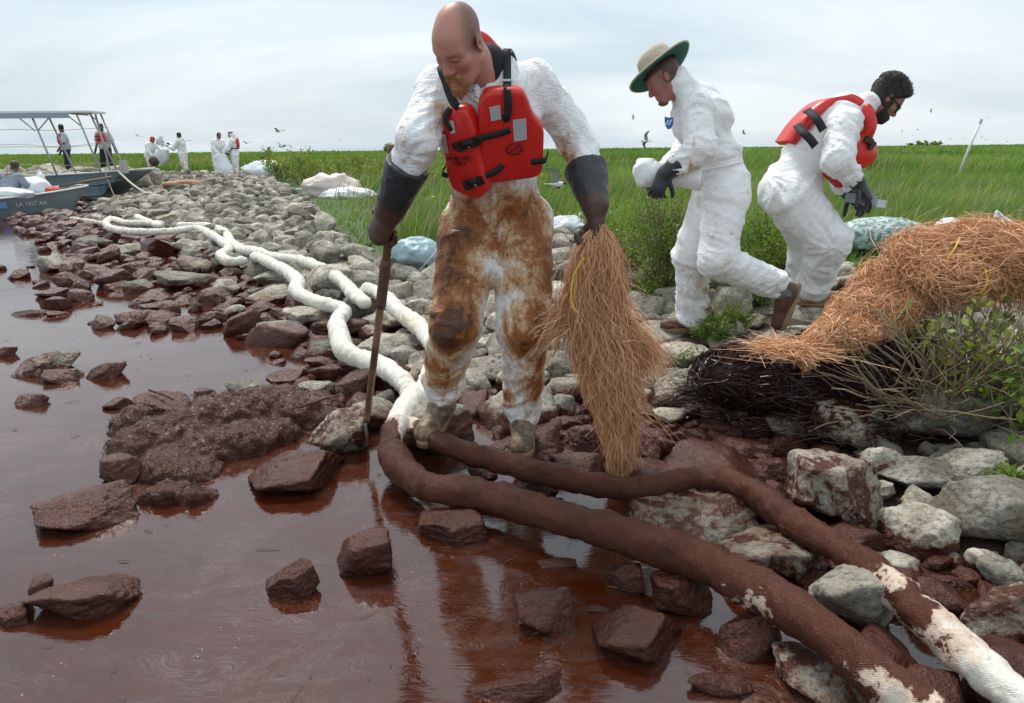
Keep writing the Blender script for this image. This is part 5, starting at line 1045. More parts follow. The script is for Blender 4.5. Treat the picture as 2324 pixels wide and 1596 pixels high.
# ------------------------------------------------------------------ the bearded worker stooping right
def worker_stoop():
    A = lambda u, v, y: D(u, v, y)
    J = dict(neck=A(1965, 248, 4.82), chest=A(1893, 290, 4.86), waist=A(1835, 355, 4.86), pel=A(1800, 415, 4.86), Rs=A(1918, 282, 4.62), Re=A(1900, 362, 4.50), Rw=A(1932, 404, 4.56), Ls=A(1925, 290, 5.05), Le=A(1900, 375, 5.1), Lw=A(1915, 425, 4.92),
             Rhip=A(1800, 450, 4.74), Lhip=A(1795, 450, 4.98), Rk=A(1880, 545, 4.66), Ra=A(1848, 640, 4.80), Lk=A(1835, 550, 5.05), La=A(1815, 632, 5.08))
    root = empty('person', 'dark-haired bearded worker in clean white coverall and red vest stooping to the right', 'person')
    hm = lambda x, y, z: sstep(.02, -.02, y - .9 * np.clip(z - .03, 0, 1)) * sstep(-.06, -.03, z) * (np.abs(x) < .083)
    hf = lambda L: np.where((np.abs(L[:, 0]) < .0835), -.014 + .034 * np.clip(sstep(.035, -.005, L[:, 1] - 1.05 * np.clip(L[:, 2] - .02, 0, 1)) * sstep(-.075, -.035, L[:, 2] + .25 * L[:, 1]) , 0, 1) + .016 * sstep(.06, .11, L[:, 2]) + .009 * (ridge(L * np.array([60, 60, 42.]), 2) - .5) * sstep(.0, .06, L[:, 2]), -.02)
    bf = lambda L: -.016 + .027 * np.clip(sstep(-.045, -.07, L[:, 2] + .10 * np.clip(L[:, 1] - .06, 0, 1)) * sstep(.0, .025, L[:, 1]) + .9 * np.exp(-(((L[:, 1] - .03) / .016) ** 2)) * (L[:, 2] < .005) * (np.abs(L[:, 0]) > .04), 0, 1) - .02 * np.exp(-((np.abs(L[:, 0]) / .02) ** 2 + ((L[:, 2] + .071) / .008) ** 2)) + .008 * (fbm(L * 90, 2) - .5)
    hd, kids, w, Rm = make_head('head', D(2010, 226, 4.80), (-.70, .05, -1.70), J['neck'] + np.array([-.02, 0, -.02]), skin_cols((.30, .145, .095), (.33, .12, .08), (.02, .013, .010), hm), h=.006, parent=root, hair=[('hair', hf, None), ('beard', bf, None)])
    mb = hair_mat('black_hair', (.004, .0035, .0035), (.028, .02, .016))
    for nm, V, F, _ in kids:
        o_ = mk(nm, V, F, mb, hd)
        if nm == 'hair':
            N_ = vnormals(V, F); L_ = (V - D(2010, 226, 4.80)) @ Rm; ok = np.nonzero((L_[:, 2] > .0) & (np.abs(L_[:, 0]) < .09))[0]; i_ = rng.choice(ok, 1500); d_ = N_[i_] * .35 + Rm[:, 2] * .35 + Rm[:, 1] * .55 + rng.normal(size=(1500, 3)) * .22; d_ /= np.linalg.norm(d_, axis=1)[:, None]
            s_ = np.linspace(0, 1, 4)[None, :, None]; Vr, Fr = ribbons(V[i_][:, None] - d_[:, None] * .006 + d_[:, None] * s_ * rng.uniform(.008, .020, (1500, 1, 1)), rng.uniform(.002, .004, 1500)); mk('hair_tufts', Vr, Fr, mb, o_, smooth=False)
    # wrap sunglasses
    gl = empty_child('sunglasses', root); lens = simple('blue_lens', (.01, .05, .16), .06, .2, 5, 0, coat=1.0); fr = simple('dark_frame', (.008, .008, .01), .3)
    for s in (-1, 1):
        V = np.array([w(s * (.008 + .050 * a), .108 - .030 * a ** 2 + .004, .016 - .036 * b + .004 * a) for b in np.linspace(0, 1, 5) for a in np.linspace(0, 1, 9)]); V = np.vstack([V, V - (w(0, .004, 0) - w(0, 0, 0))]); F = np.vstack([grid_faces(5, 9, False), grid_faces(5, 9, False, 45)])
        mk('lens', V, F, lens, gl); mk('temple', *tube(np.array([w(s * .056, .085, .012), w(s * .074, .05, .012), w(s * .084, -.01, .012), w(s * .084, -.03, .0)]), .004, 6), fr, gl)
    mk('frame', *tube(spline(np.array([w(x, .112 - 9.5 * x * x, .017) for x in np.linspace(-.058, .058, 9)]), 30)[0], .0035, 6), fr, gl)
    st = lambda V: np.full(len(V), -.06)
    def ext(f, B):
        f.ell(J['pel'] + np.array([-.03, 0, -.06]), (.19, .20, .19), None, .06); f.rc(J['neck'] + np.array([-.03, 0, .0]), w(0, -.05, -.07), .085, .070, .02); f.rc(J['La'], J['La'] + np.array([-.01, 0, -.03]), .10, .10, .03); f.rc(J['Ra'], J['Ra'] + np.array([-.01, 0, -.04]), .105, .10, .03)
        f.rc(w(0, .02, -.07), w(0, .07, -.14), .05, .05, .02, 'sub')
    cv = suit('coverall', root, J, dict(chest=(.205, .155, .225), waist=(.19, .165, .18), pel=(.19, .18, .17), arm=(.098, .092, .068), cuff=.88, leg=(.165, .135, .105)), .0095, seed=9.0, stain=st, amp=.0125, extra=ext, pts=[(A(1755, 400, 4.7), .3, .012, 11), (A(1880, 560, 4.6), .25, .013, 10)])
    glove('glove', root, J['Re'], J['Rw'] + np.array([.045, 0, -.03]), (.62, -.12, -.72), (.55, -.55, .6), [(.25, .3, .25, -.30), (.35, .3, .3, -.08), (.4, .35, .3, .06), (.45, .4, .3, .24)], .105, .066, .050, 1.16, (.3, .3, 1.0), h=.005, grime=-.3)['label'] = 'black glove with spread fingers'
    glove('glove', root, J['Le'], J['Lw'] + np.array([.04, 0, -.04]), (.68, -.25, -.68), (.5, .5, .6), [(.5, .5, .4, -.1), (.5, .6, .4, 0), (.5, .6, .4, .06), (.5, .6, .4, .12)], .12, .066, .050, 1.1, (.3, .3, -1.0), h=.006, grime=-.3)
    boot(root, J['Ra'] + np.array([-.0, 0, -.065]), np.array([1, -.1, .0]), (0, 0, 1), MAT_BOOT_TAN, 1.1); boot(root, J['La'] + np.array([0, 0, -.06]), np.array([1, .0, .0]), (0, 0, 1), MAT_BOOT_TAN, 1.1)
    # red vest: back yoke, shoulder, front bladder, black straps
    vest = empty_child('work_vest', root); up = J['neck'] - J['pel']; up /= np.linalg.norm(up); lat = np.array([0, 1., 0]); fr_ = np.cross(up, lat); fr_ /= np.linalg.norm(fr_)       # fr_: towards the belly/right-down
    if fr_[2] > 0: fr_ = -fr_
    f = Field(J['chest'] - .5, J['chest'] + .5, .010); B = np.column_stack([lat, fr_, up])
    bk = spline(np.array([A(1797, 325, 4.76), A(1832, 277, 4.76), A(1882, 234, 4.76), A(1935, 228, 4.74), A(1966, 250, 4.70)]), 12)[0]
    t_ = np.gradient(bk, axis=0); nn = np.stack([-t_[:, 2], t_[:, 0] * 0, t_[:, 0]], 1); nn /= np.linalg.norm(nn, axis=1)[:, None]
    mk('back_panel', *strap(bk + np.array([0, .12, 0]) - nn * .022, .28, nn, .045, 60), MAT_VEST, vest)
    f = Field(J['chest'] - .55, J['chest'] + .55, .010)
    ch = spline(np.array([A(1968, 246, 4.68), A(1976, 285, 4.66), A(1962, 318, 4.68)]), 8)[0]
    for a_, b_ in zip(ch[:-1], ch[1:]): f.rc(a_, b_, .030, .034, .02)
    f.ell(A(1945, 345, 4.70), (.07, .12, .115), B, .03); f.ell(A(1952, 345, 4.92), (.07, .12, .115), B, .03); f.rc(A(1880, 385, 4.72), A(1905, 412, 4.75), .05, .045, .03)
    V, F = f.mesh(); mk('front_panel', V, F, MAT_VEST, vest)
    for pts in ([(1808, 284, 4.74), (1822, 300, 4.62), (1838, 316, 4.59), (1850, 332, 4.60)], [(1830, 250, 4.76), (1846, 262, 4.63), (1858, 278, 4.585), (1868, 296, 4.59)]):
        mk('strap', *strap(np.array([A(*q) for q in pts]), .052, np.array([(-.55, -.5, .7), (-.3, -.85, .45), (-.1, -1, .2), (0, -1, 0)]), .006), MAT_BLACKSTRAP, vest)
    m = MB(); m.box(A(1965, 318, 4.66), (.05, .10, .035), rotm(0, .5, 0)); m.box(A(1973, 330, 4.66), (.03, .09, .05), rotm(0, .5, 0)); m.build('buckle', MAT_BUCKLE, vest); m = MB(); m.box(A(1921, 340, 4.62), (.05, .05, .03), rotm(0, .9, 0)); m.build('buckle', MAT_BUCKLE, vest)
    # clear tray in his hands
    tr = empty('plastic_tray', 'small grey clear-edged plastic tray held by the stooping bearded worker', 'tray'); c = A(1952, 462, 4.66); m = MB(); Bt = rotm(0, .12, .1)
    m.box(c, (.13, .16, .006), Bt)
    for sx, sy, dx_, dy_ in ((1, 0, .004, .16), (-1, 0, .004, .16), (0, 1, .13, .004), (0, -1, .13, .004)): m.box(c + Bt @ np.array([sx * .065, sy * .08, .03]), (dx_, dy_, .06), Bt)
    m.build('tray_body', simple('grey_plastic', (.30, .32, .35), .35), tr); m = MB(); m.box(c + Bt @ np.array([.10, 0, .015]), (.07, .15, .05), Bt); m.build('clear_flap', simple('clear_plastic', (.55, .6, .62), .15), tr)
    return root
worker_stoop()
# ------------------------------------------------------------------ plastic-strand oil snares
def strand_mat(name, c0, c1, rough=0.5):
    n = NT(name); t = n.att('shade'); return n.set(color=n.mix(t, c0, c1), rough=rough, spec=0.4)
MAT_SNARE = strand_mat('orange_snare_strands', (0.45, 0.19, 0.075), (0.90, 0.56, 0.32)); MAT_SNARE_D = strand_mat('oil_soaked_strands', (0.008, 0.003, 0.0022), (0.07, 0.027, 0.019), 0.28)
MAT_YROPE = simple('yellow_rope', (0.75, 0.42, 0.03), 0.6)
def snare(name, parent, P, w, mat):
    V, F = ribbons(P, w); sh = np.repeat(np.clip(rng.normal(.5, .28, len(P)), 0, 1), P.shape[1] * 2); return mk(name, V, F, mat, parent, smooth=False, attrs={'shade': sh})
def hanging_snare():
    root = empty('oil_snare', 'bushy orange plastic-strand snare hanging from the bald worker\'s gloved hand', 'oil snare')
    core = np.array([D(1362, 508, 2.53), D(1352, 600, 2.53), D(1352, 690, 2.54), D(1372, 790, 2.55), D(1392, 900, 2.57), D(1404, 990, 2.58), D(1412, 1062, 2.58)]); C, _ = spline(core, 100)
    N = 10500; t0 = np.concatenate([rng.random(N - 2200) ** 1.15 * 0.86, rng.random(2200) * 0.05]); dt = rng.uniform(.14, .34, N); t1 = np.minimum(t0 + dt, 1.03)
    prof = lambda t: np.interp(t, [0, .06, .2, .4, .55, .66, .8, .92, 1.05], [.045, .075, .10, .122, .145, .128, .088, .065, .048])
    prof0 = lambda t: prof(t) * .5
    a = rng.uniform(0, 2 * math.pi, N); rr = np.sqrt(rng.random(N)); k = 6; s = np.linspace(0, 1, k)[None]
    tt = t0[:, None] + (t1 - t0)[:, None] * s; idx = np.clip(tt * 99, 0, 99)
    base = np.stack([np.interp(idx.ravel(), np.arange(100), C[:, j]) for j in range(3)], 1).reshape(N, k, 3); base[..., 2] -= np.clip(tt - 1, 0, 1) * 1.0
    r0 = (prof0(t0) * rng.random(N))[:, None]; r1 = (prof(t1) * (.55 + .55 * rr))[:, None]; rad = r0 + (r1 - r0) * s ** .7 + .018 * np.sin(s * math.pi) * rng.normal(size=(N, 1))
    a2 = a[:, None] + rng.normal(size=(N, 1)) * .9 * s
    P = base + np.stack([np.cos(a2) * rad, np.sin(a2) * rad * .8, -0.0 * rad], -1); P += rng.normal(size=(N, k, 3)) * .004
    m = rng.random(N) < .06; P[m] += (np.stack([np.ones((N, 1)) * .09, np.zeros((N, 1)), np.ones((N, 1)) * .02], -1) * s[..., None] ** 1.5)[m] * rng.uniform(-.6, 1.3, (m.sum(), 1, 1))
    # the wisp flaring to the right
    q = 500; ws = D(1400, 745, 2.54) + rng.normal(size=(q, 1, 3)) * np.array([.03, .03, .05]); we = D(1490, 835, 2.56) + rng.normal(size=(q, 1, 3)) * np.array([.035, .03, .05]); sq_ = s[..., None]; P = np.vstack([P, ws + (we - ws) * sq_ + np.array([0, 0, .03]) * np.sin(sq_ * math.pi) + rng.normal(size=(q, k, 3)) * .004])
    q = 380; ws = D(1300, 690, 2.54) + rng.normal(size=(q, 1, 3)) * np.array([.03, .03, .06]); we = D(1245, 760, 2.58) + rng.normal(size=(q, 1, 3)) * np.array([.03, .03, .06]); P = np.vstack([P, ws + (we - ws) * sq_ + rng.normal(size=(q, k, 3)) * .004])
    q = 22; ws = D(1440, 930, 2.57) + rng.normal(size=(q, 1, 3)) * .03; we = D(1505, 985, 2.6) + rng.normal(size=(q, 1, 3)) * np.array([.06, .05, .05]); P = np.vstack([P, ws + (we - ws) * sq_ + np.array([0, 0, .02]) * np.sin(sq_ * math.pi)])
    snare('strands', root, P, rng.uniform(.0016, .003, len(P)), MAT_SNARE)
    V, F = tube(C[4:97], np.array([prof(x) * .52 for x in np.linspace(.04, .97, 93)]), 20); V += (fbm(V * 30, 2)[:, None] - .5) * .03; mk('core', V, F, simple('snare_core', (.30, .11, .045), .7, .35, 60), root)
    yr = spline(np.array([D(1325, 585, 2.35), D(1303, 625, 2.36), D(1296, 665, 2.36), D(1300, 695, 2.365), D(1312, 712, 2.37)]), 30)[0]; mk('yellow_tie', *tube(yr, .0035, 6), MAT_YROPE, root)
hanging_snare()
def pile_snare():
    root = empty('oil_snare', 'long orange snare draped over the twiggy bush at the right edge', 'oil snare')
    core = np.array([D(2470, 600, 3.05), D(2330, 600, 3.1), D(2230, 590, 3.18), D(2150, 585, 3.25), D(2085, 625, 3.28), D(2025, 672, 3.24), D(1985, 705, 3.2), D(1920, 748, 3.12), D(1850, 775, 3.02), D(1818, 815, 2.95)]); C, sl = spline(core, 200); T, N_, B_ = frames(C)
    Rv = np.interp(np.linspace(0, 1, 200), [0, .35, .5, .62, .72, .8, .9, 1], [.14, .145, .10, .14, .15, .10, .06, .03]); Rh = Rv * np.interp(np.linspace(0, 1, 200), [0, .4, 1], [1.7, 1.5, 1.2])
    N = 10000; i0 = np.minimum((rng.random(N) * 200).astype(int), 199); k = 6; s = np.linspace(0, 1, k)[None]
    a0 = rng.uniform(-.9, math.pi + .9, N); da = rng.normal(0, 1.3, N); di = rng.normal(0, 20, N); rr = np.sqrt(rng.uniform(.35, 1.15, N))
    tt = np.clip(i0[:, None] + di[:, None] * (s - .5), 0, 199); aa = a0[:, None] + da[:, None] * s
    base = np.stack([np.interp(tt.ravel(), np.arange(200), C[:, j]) for j in range(3)], 1).reshape(N, k, 3); rv = np.interp(tt.ravel(), np.arange(200), Rv).reshape(N, k); rh = np.interp(tt.ravel(), np.arange(200), Rh).reshape(N, k)
    side = np.array([.35, -.94, 0.]); P = base + side * (np.cos(aa) * rh * rr[:, None])[..., None]; P[..., 2] += np.sin(aa) * rv * rr[:, None] + rng.normal(size=(N, 1)) * .008
    low = np.cos(aa) > .6; P[..., 2] -= np.where(low, s * .06 * rng.random((N, 1)), 0); P += rng.normal(size=(N, k, 3)) * .005
    # fringe hanging from the underside
    q = 1500; j = (rng.random(q) ** .8 * 95).astype(int); ws = C[j] + side * (Rh[j] * rng.uniform(.4, 1.0, q))[:, None] - np.array([0, 0, 1]) * (Rv[j] * .5)[:, None]; L = rng.uniform(.05, .17, q); Pf = ws[:, None] + np.stack([rng.normal(size=(q, 1)) * .03 * s, rng.normal(size=(q, 1)) * .03 * s, -L[:, None] * s], -1); P = np.vstack([P, Pf])
    # loose end spread on the stones
    q = 900; ws = D(1790, 790, 2.98) + rng.normal(size=(q, 1, 3)) * np.array([.07, .06, .02]); dr = rng.normal(size=(q, 1, 3)) * np.array([.10, .08, .01]); P = np.vstack([P, ws + dr * s[..., None]])
    sx_ = s[..., None]
    for (u, v, y, r) in [(2010, 640, 3.25, .105), (1972, 702, 3.15, .10), (2035, 700, 3.15, .09), (2110, 580, 3.22, .14), (2215, 570, 3.15, .15), (2300, 590, 3.05, .16), (2170, 630, 3.05, .13), (1945, 760, 3.02, .075), (1905, 762, 3.05, .06), (1850, 790, 2.98, .05)]:
        q = int(9000 * r); d = rng.normal(size=(q, 3)); d[:, 2] = np.abs(d[:, 2]) - .25; d /= np.linalg.norm(d, axis=1)[:, None]; t = np.cross(d, rng.normal(size=(q, 3))); t /= np.linalg.norm(t, axis=1)[:, None]; L = rng.uniform(.5, 1.5, (q, 1, 1)); rad_ = r * rng.uniform(.85, 1.2, (q, 1, 1)) * (1 + .25 * sx_ * rng.normal(size=(q, 1, 1)))
        P = np.vstack([P, D(u, v, y) + (d[:, None] * np.cos(sx_ * L) + t[:, None] * np.sin(sx_ * L)) * rad_ * np.array([1.25, 1.1, .85]) + rng.normal(size=(q, k, 3)) * .006])
    snare('strands', root, P, rng.uniform(.0020, .0038, len(P)), MAT_SNARE)
    V, F = tube(C, Rv * .55, 22); d = V[:200 * 22].reshape(200, 22, 3) - C[:, None]; V[:200 * 22] = (C[:, None] + d + side * ((d @ side) * .55)[..., None]).reshape(-1, 3); V += (fbm(V * 20, 2)[:, None] - .5) * .04; mk('core', V, F, simple('snare_core_brown', (.27, .10, .045), .8, .4, 40), root)
    for pts in ([(2178, 542, 3.02), (2168, 562, 2.98), (2150, 588, 2.97)], [(2236, 612, 2.9), (2240, 640, 2.88), (2228, 662, 2.88), (2205, 668, 2.9)]): mk('yellow_tie', *tube(spline(np.array([D(*q) for q in pts]), 24)[0], .004, 6), MAT_YROPE, root)
pile_snare()
def dark_snare():
    root = empty('oil_snare', 'black oil-soaked snare heap lying on the rocks under the orange one', 'oil snare')
    lumps = [(tuple(D(1690, 862, 3.22)), (.26, .19, .17)), (tuple(D(1790, 885, 3.12)), (.24, .17, .16)), (tuple(D(1880, 850, 3.15)), (.24, .19, .23)), (tuple(D(1985, 862, 3.05)), (.24, .18, .23)), (tuple(D(1930, 800, 3.2)), (.17, .16, .16))]
    Ps = []; k = 6; s = np.linspace(0, 1, k)[None, :, None]
    for c, r in lumps:
        N = 2400; d = rng.normal(size=(N, 3)); d[:, 2] = np.abs(d[:, 2]); d /= np.linalg.norm(d, axis=1)[:, None]; t = np.cross(d, rng.normal(size=(N, 3)) * np.array([.4, .4, 1.])); t /= np.linalg.norm(t, axis=1)[:, None]
        L = rng.uniform(.4, 1.1, N)[:, None, None]; q = d[:, None] * np.cos(s * L) + t[:, None] * np.sin(s * L); P = np.array(c) + q * np.array(r) * rng.uniform(.9, 1.1, (N, 1, 1)); P[..., 2] = np.maximum(P[..., 2], -.0); Ps.append(P)
    q = 700; ws = np.array([1.55, 2.86, .15]) + rng.normal(size=(q, 1, 3)) * np.array([.2, .05, .03]); Ps.append(ws + rng.normal(size=(q, 1, 3)) * np.array([.1, .05, .02]) * s)
    q = 500; ws = np.array([.98, 3.24, .15]) + rng.normal(size=(q, 1, 3)) * np.array([.06, .08, .02]); Ps.append(ws + rng.normal(size=(q, 1, 3)) * np.array([.1, .05, .015]) * s)
    P = np.vstack(Ps) + rng.normal(size=(sum(len(x) for x in Ps), k, 3)) * .004; snare('strands', root, P, rng.uniform(.003, .005, len(P)), MAT_SNARE_D)
    f = Field((.6, 2.6, -.1), (2.2, 3.6, .7), .02)
    for c, r in lumps: f.ell(c, np.array(r) * .93, None, .04)
    V, F = f.mesh(); mk('core', V, F, simple('soaked_core', (.012, .005, .004), .35, .4), root)
dark_snare()
# ------------------------------------------------------------------ oily sludge mound with matted weed
def sludge():
    c = G(510, 965, .03); n = NT('oil_sludge'); p = n.pos(); q = n.noise(p, 22, 6, .65, 1.2)
    n.set(color=n.mix(q, (.024, .0065, .0035), (.125, .044, .028)), rough=n.fmix(n.noise(p, 14, 4), .12, .34), normal=n.bump(n.mth('ADD', q, n.noise(n.n('Mapping', {'Vector': p, 'Scale': (1, 1, .4)}).outputs[0], 60, 4, .6, 1.5)), .7, .022))
    n.lk((1, .82, .76, 1), n.b.inputs['Specular Tint'])
    root = empty('sludge_mound', 'heaped brown oil sludge and matted weed in the water left of the pole', 'sludge')
    lo, hi = np.array([c[0] - .85, c[1] - .75, -.1]), np.array([c[0] + .85, c[1] + .85, .35]); f = Field(lo, hi, .012)
    spots = [(330, 1010, .16, .10), (400, 985, .18, .12), (480, 960, .2, .14), (560, 945, .2, .14), (640, 930, .2, .13), (710, 935, .16, .11), (760, 960, .10, .08), (470, 1015, .16, .09), (560, 1000, .14, .09), (380, 1050, .14, .06), (430, 1060, .12, .04), (630, 980, .1, .07), (300, 960, .1, .1), (365, 1120, .1, .035), (440, 1115, .08, .03)]
    for u, v, r, h_ in spots: g = G(u, v, .03); f.ell((g[0], g[1], -.01), (r, r * .9, h_ + .02), None, .07)
    V, F = f.mesh(); keep = V[:, 2] > -.06; N_ = vnormals(V, F); dsp = (ridge(V * np.array([11, 11, 9.]), 3) - .5) * .05 + (fbm(V * 34, 3) - .5) * .045 + (ridge(V * 60, 2) - .5) * .010
    V = V + N_ * dsp[:, None]; mk('mound', V, F, n.m, root)
    m = V[:, 2] > .02; idx = rng.choice(np.nonzero(m)[0], 700); k = 5; s = np.linspace(-.5, .5, k)[None, :, None]; t = np.cross(N_[idx], rng.normal(size=(700, 3))); t /= np.linalg.norm(t, axis=1)[:, None]; L = rng.uniform(.03, .11, 700)[:, None, None]
    P = V[idx][:, None] + t[:, None] * s * L + N_[idx][:, None] * (.004 + .010 * rng.random((700, 1, 1)) * np.cos(s * 3)) + rng.normal(size=(700, k, 3)) * .003
    Vr, Fr = ribbons(P, rng.uniform(.002, .006, 700)); mk('matted_weed', Vr, Fr, n.m, root, smooth=False)['kind'] = 'stuff'
    for a, b in (((338, 885, .14), (396, 908, .10)), ((678, 925, .15), (775, 895, .17))): mk('stick', *tube(np.array([G(*a), (G(*a) + G(*b)) / 2 + np.array([0, 0, .004]), G(*b)]), [.007, .006, .004], 7), n.m, root)
sludge()
# ------------------------------------------------------------------ vegetation
def leaf_mat(name, c0, c1):
    n = NT(name); t = n.att('shade'); c = n.mix(t, c0, c1); n.set(color=c, rough=.55, spec=.3)
    tr = n.n('BsdfTranslucent', {'Color': n.mix(1.0, c, (1.5, 1.5, .8), 'MULTIPLY')}); ms = n.n('MixShader', {0: .32, 1: n.b.outputs[0], 2: tr.outputs[0]}); n.t.links.new(ms.outputs[0], n.o.inputs[0]); return n.m
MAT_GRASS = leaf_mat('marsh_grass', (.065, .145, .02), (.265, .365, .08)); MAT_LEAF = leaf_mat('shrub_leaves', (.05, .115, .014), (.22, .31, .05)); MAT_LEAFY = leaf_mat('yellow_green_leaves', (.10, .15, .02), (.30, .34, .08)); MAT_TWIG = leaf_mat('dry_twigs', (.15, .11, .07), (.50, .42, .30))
def blades(XY, H, wd, shade, lean=.35, seed=0, z0=None):
    n_ = len(XY); z = height(XY) if z0 is None else z0; a = rng.uniform(0, 2 * math.pi, n_); k = 4; s = np.linspace(0, 1, k)[None]
    wind = np.array([.25, .05]); ln = (np.abs(rng.normal(0, lean, n_)) * H)[:, None]
    P = np.zeros((n_, k, 3)); P[..., 0] = XY[:, :1] + (np.cos(a)[:, None] * ln + wind[0] * H[:, None]) * s ** 2; P[..., 1] = XY[:, 1:] + (np.sin(a)[:, None] * ln + wind[1] * H[:, None]) * s ** 2; P[..., 2] = z[:, None] - .02 + H[:, None] * s * (1 - .18 * s)
    b = rng.normal(0, .7, n_); S = np.stack([np.cos(b), np.sin(b), np.zeros(n_)], 1)[:, None]; tap = np.array([1, .85, .5, .06])[None, :, None]
    V = np.stack([P - S * wd[:, None, None] * tap / 2, P + S * wd[:, None, None] * tap / 2], 2).reshape(-1, 3); bb = (np.arange(n_) * k * 2)[:, None] + np.arange(k - 1)[None] * 2
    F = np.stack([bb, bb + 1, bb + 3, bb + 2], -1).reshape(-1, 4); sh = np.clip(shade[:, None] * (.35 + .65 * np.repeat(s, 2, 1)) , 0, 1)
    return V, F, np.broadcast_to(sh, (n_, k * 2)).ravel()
def marsh():
    A_ = MB(); SH = []
    def addp(XY, H, w, sh, lean=.35):
        V, F, s_ = blades(XY, H, w, sh, lean); A_.add(V, F); SH.append(s_)
    def region(N, y0, y1, gmin, pw=1.0, gmax=1e9, xr=(-.9, .9)):
        y = y0 * (y1 / y0) ** (rng.random(N) ** pw); x = rng.uniform(*xr, N) * (y + 1); XY = np.column_stack([x, y]); g = pdist(XY, GRASS); m = (g > gmin) & (g < gmax); return XY[m], g[m]
    patch = lambda XY, s: fbm(np.column_stack([XY * s, np.zeros(len(XY))]), 3)
    # short bright grass at the edge of the stones
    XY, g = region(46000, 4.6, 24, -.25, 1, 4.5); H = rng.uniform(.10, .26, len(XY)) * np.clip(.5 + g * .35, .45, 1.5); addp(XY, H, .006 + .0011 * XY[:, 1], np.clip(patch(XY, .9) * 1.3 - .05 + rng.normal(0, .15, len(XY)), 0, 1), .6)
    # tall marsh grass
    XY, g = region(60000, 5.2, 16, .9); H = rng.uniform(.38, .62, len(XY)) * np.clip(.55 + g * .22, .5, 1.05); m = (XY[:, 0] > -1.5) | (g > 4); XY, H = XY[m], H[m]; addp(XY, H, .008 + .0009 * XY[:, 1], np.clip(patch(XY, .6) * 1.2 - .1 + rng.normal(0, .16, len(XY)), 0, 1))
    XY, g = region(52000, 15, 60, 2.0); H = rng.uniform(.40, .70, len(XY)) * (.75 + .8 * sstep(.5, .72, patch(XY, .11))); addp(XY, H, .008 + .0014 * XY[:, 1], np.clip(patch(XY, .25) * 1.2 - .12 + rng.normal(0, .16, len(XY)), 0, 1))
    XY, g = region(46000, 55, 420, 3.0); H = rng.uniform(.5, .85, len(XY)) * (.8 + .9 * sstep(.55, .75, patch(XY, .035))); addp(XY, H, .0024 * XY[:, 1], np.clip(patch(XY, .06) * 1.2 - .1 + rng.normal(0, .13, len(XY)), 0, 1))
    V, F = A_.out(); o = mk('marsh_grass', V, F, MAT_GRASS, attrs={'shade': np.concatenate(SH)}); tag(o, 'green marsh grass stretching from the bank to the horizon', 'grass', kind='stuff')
marsh()
def reeds():
    y = 7 * (90 / 7) ** rng.random(9000); x = rng.uniform(-.9, .9, 9000) * (y + 1); XY = np.column_stack([x, y]); g = pdist(XY, GRASS); k_ = fbm(np.column_stack([XY * .22, np.full(9000, 4.)]), 3); m = (g > .8) & (k_ > .53); XY = XY[m]; V, F, s_ = blades(XY, rng.uniform(.45, .85, len(XY)), .004 + .0011 * XY[:, 1], rng.uniform(.3, .9, len(XY)), .25); tag(mk('dry_reed_grass', V, F, MAT_TWIG, attrs={'shade': s_}), 'dead tan reed stems scattered through the marsh grass', 'grass', kind='stuff')
reeds()
def shrub(base, h, w, label, leaves=1400, stems=26, leaf=.028, mat=None, twig=.5, spread=.5, group='shrubs behind the bank', name='shrub', lean=(0, 0), fill=1.0):
    base = np.asarray(base, float); root = empty(name, label, 'shrub', group); m = MB(); pts = []; sh = []
    k = 7
    for i in range(stems):
        a = rng.uniform(0, 2 * math.pi); r = math.sqrt(rng.random()); L = h * rng.uniform(.6, 1.05) * (1 - .3 * r); tip = base + np.array([math.cos(a) * r * w / 2 + lean[0] * L, math.sin(a) * r * w / 2 * .8 + lean[1] * L, L]); b0 = base + np.array([math.cos(a), math.sin(a), 0]) * r * w * .12
        s = np.linspace(0, 1, k)[:, None]; C = b0 + (tip - b0) * s + np.array([0, 0, .12 * L]) * np.sin(s * math.pi) + rng.normal(size=(k, 3)) * .015 * h; m.tube(C, np.linspace(.006, .002, k) * (1 + h) * .6, 5)
        pts.append(C[1:]); 
        for _ in range(3):
            j = rng.integers(2, k - 1); d = rng.normal(size=3) * np.array([1, 1, .6]); d /= np.linalg.norm(d); e = C[j] + d * h * rng.uniform(.1, .22); Cb = np.array([C[j], (C[j] + e) / 2 + rng.normal(size=3) * .01, e]); m.tube(Cb, [.003, .002, .001], 4); pts.append(np.vstack([Cb[1:], Cb[1:]]))
    V, F = m.out(); mk('stems', V, F, MAT_TWIG, root, attrs={'shade': rng.random() * .4 + .3 * rng.random(len(V))})
    if leaves:
        P = np.vstack(pts); c = P[rng.integers(0, len(P), leaves)] + rng.normal(size=(leaves, 3)) * np.array([.06, .06, .05]) * h * fill; c[:, 2] = np.maximum(c[:, 2], base[2] + .02)
        d = rng.normal(size=(leaves, 3)) + np.array([0, 0, .5]); d /= np.linalg.norm(d, axis=1)[:, None]; sdir = np.cross(d, rng.normal(size=(leaves, 3))); sdir /= np.linalg.norm(sdir, axis=1)[:, None]; L = rng.uniform(.6, 1.3, leaves)[:, None] * leaf
        Vl = np.stack([c, c + d * L * .5 + sdir * L * .26, c + d * L, c + d * L * .5 - sdir * L * .26], 1).reshape(-1, 3); Fl = np.arange(leaves * 4).reshape(-1, 4); s_ = np.repeat(np.clip(fbm(c * 5 / h, 2) * 1.5 - .25 + rng.normal(0, .18, leaves), 0, 1), 4)
        mk('foliage', Vl, Fl, mat or MAT_LEAF, root, smooth=False, attrs={'shade': s_})
    return root
def gb(u, v, z=.3): q = G(u, v, z); q[2] = hz(q[0], q[1]); return q
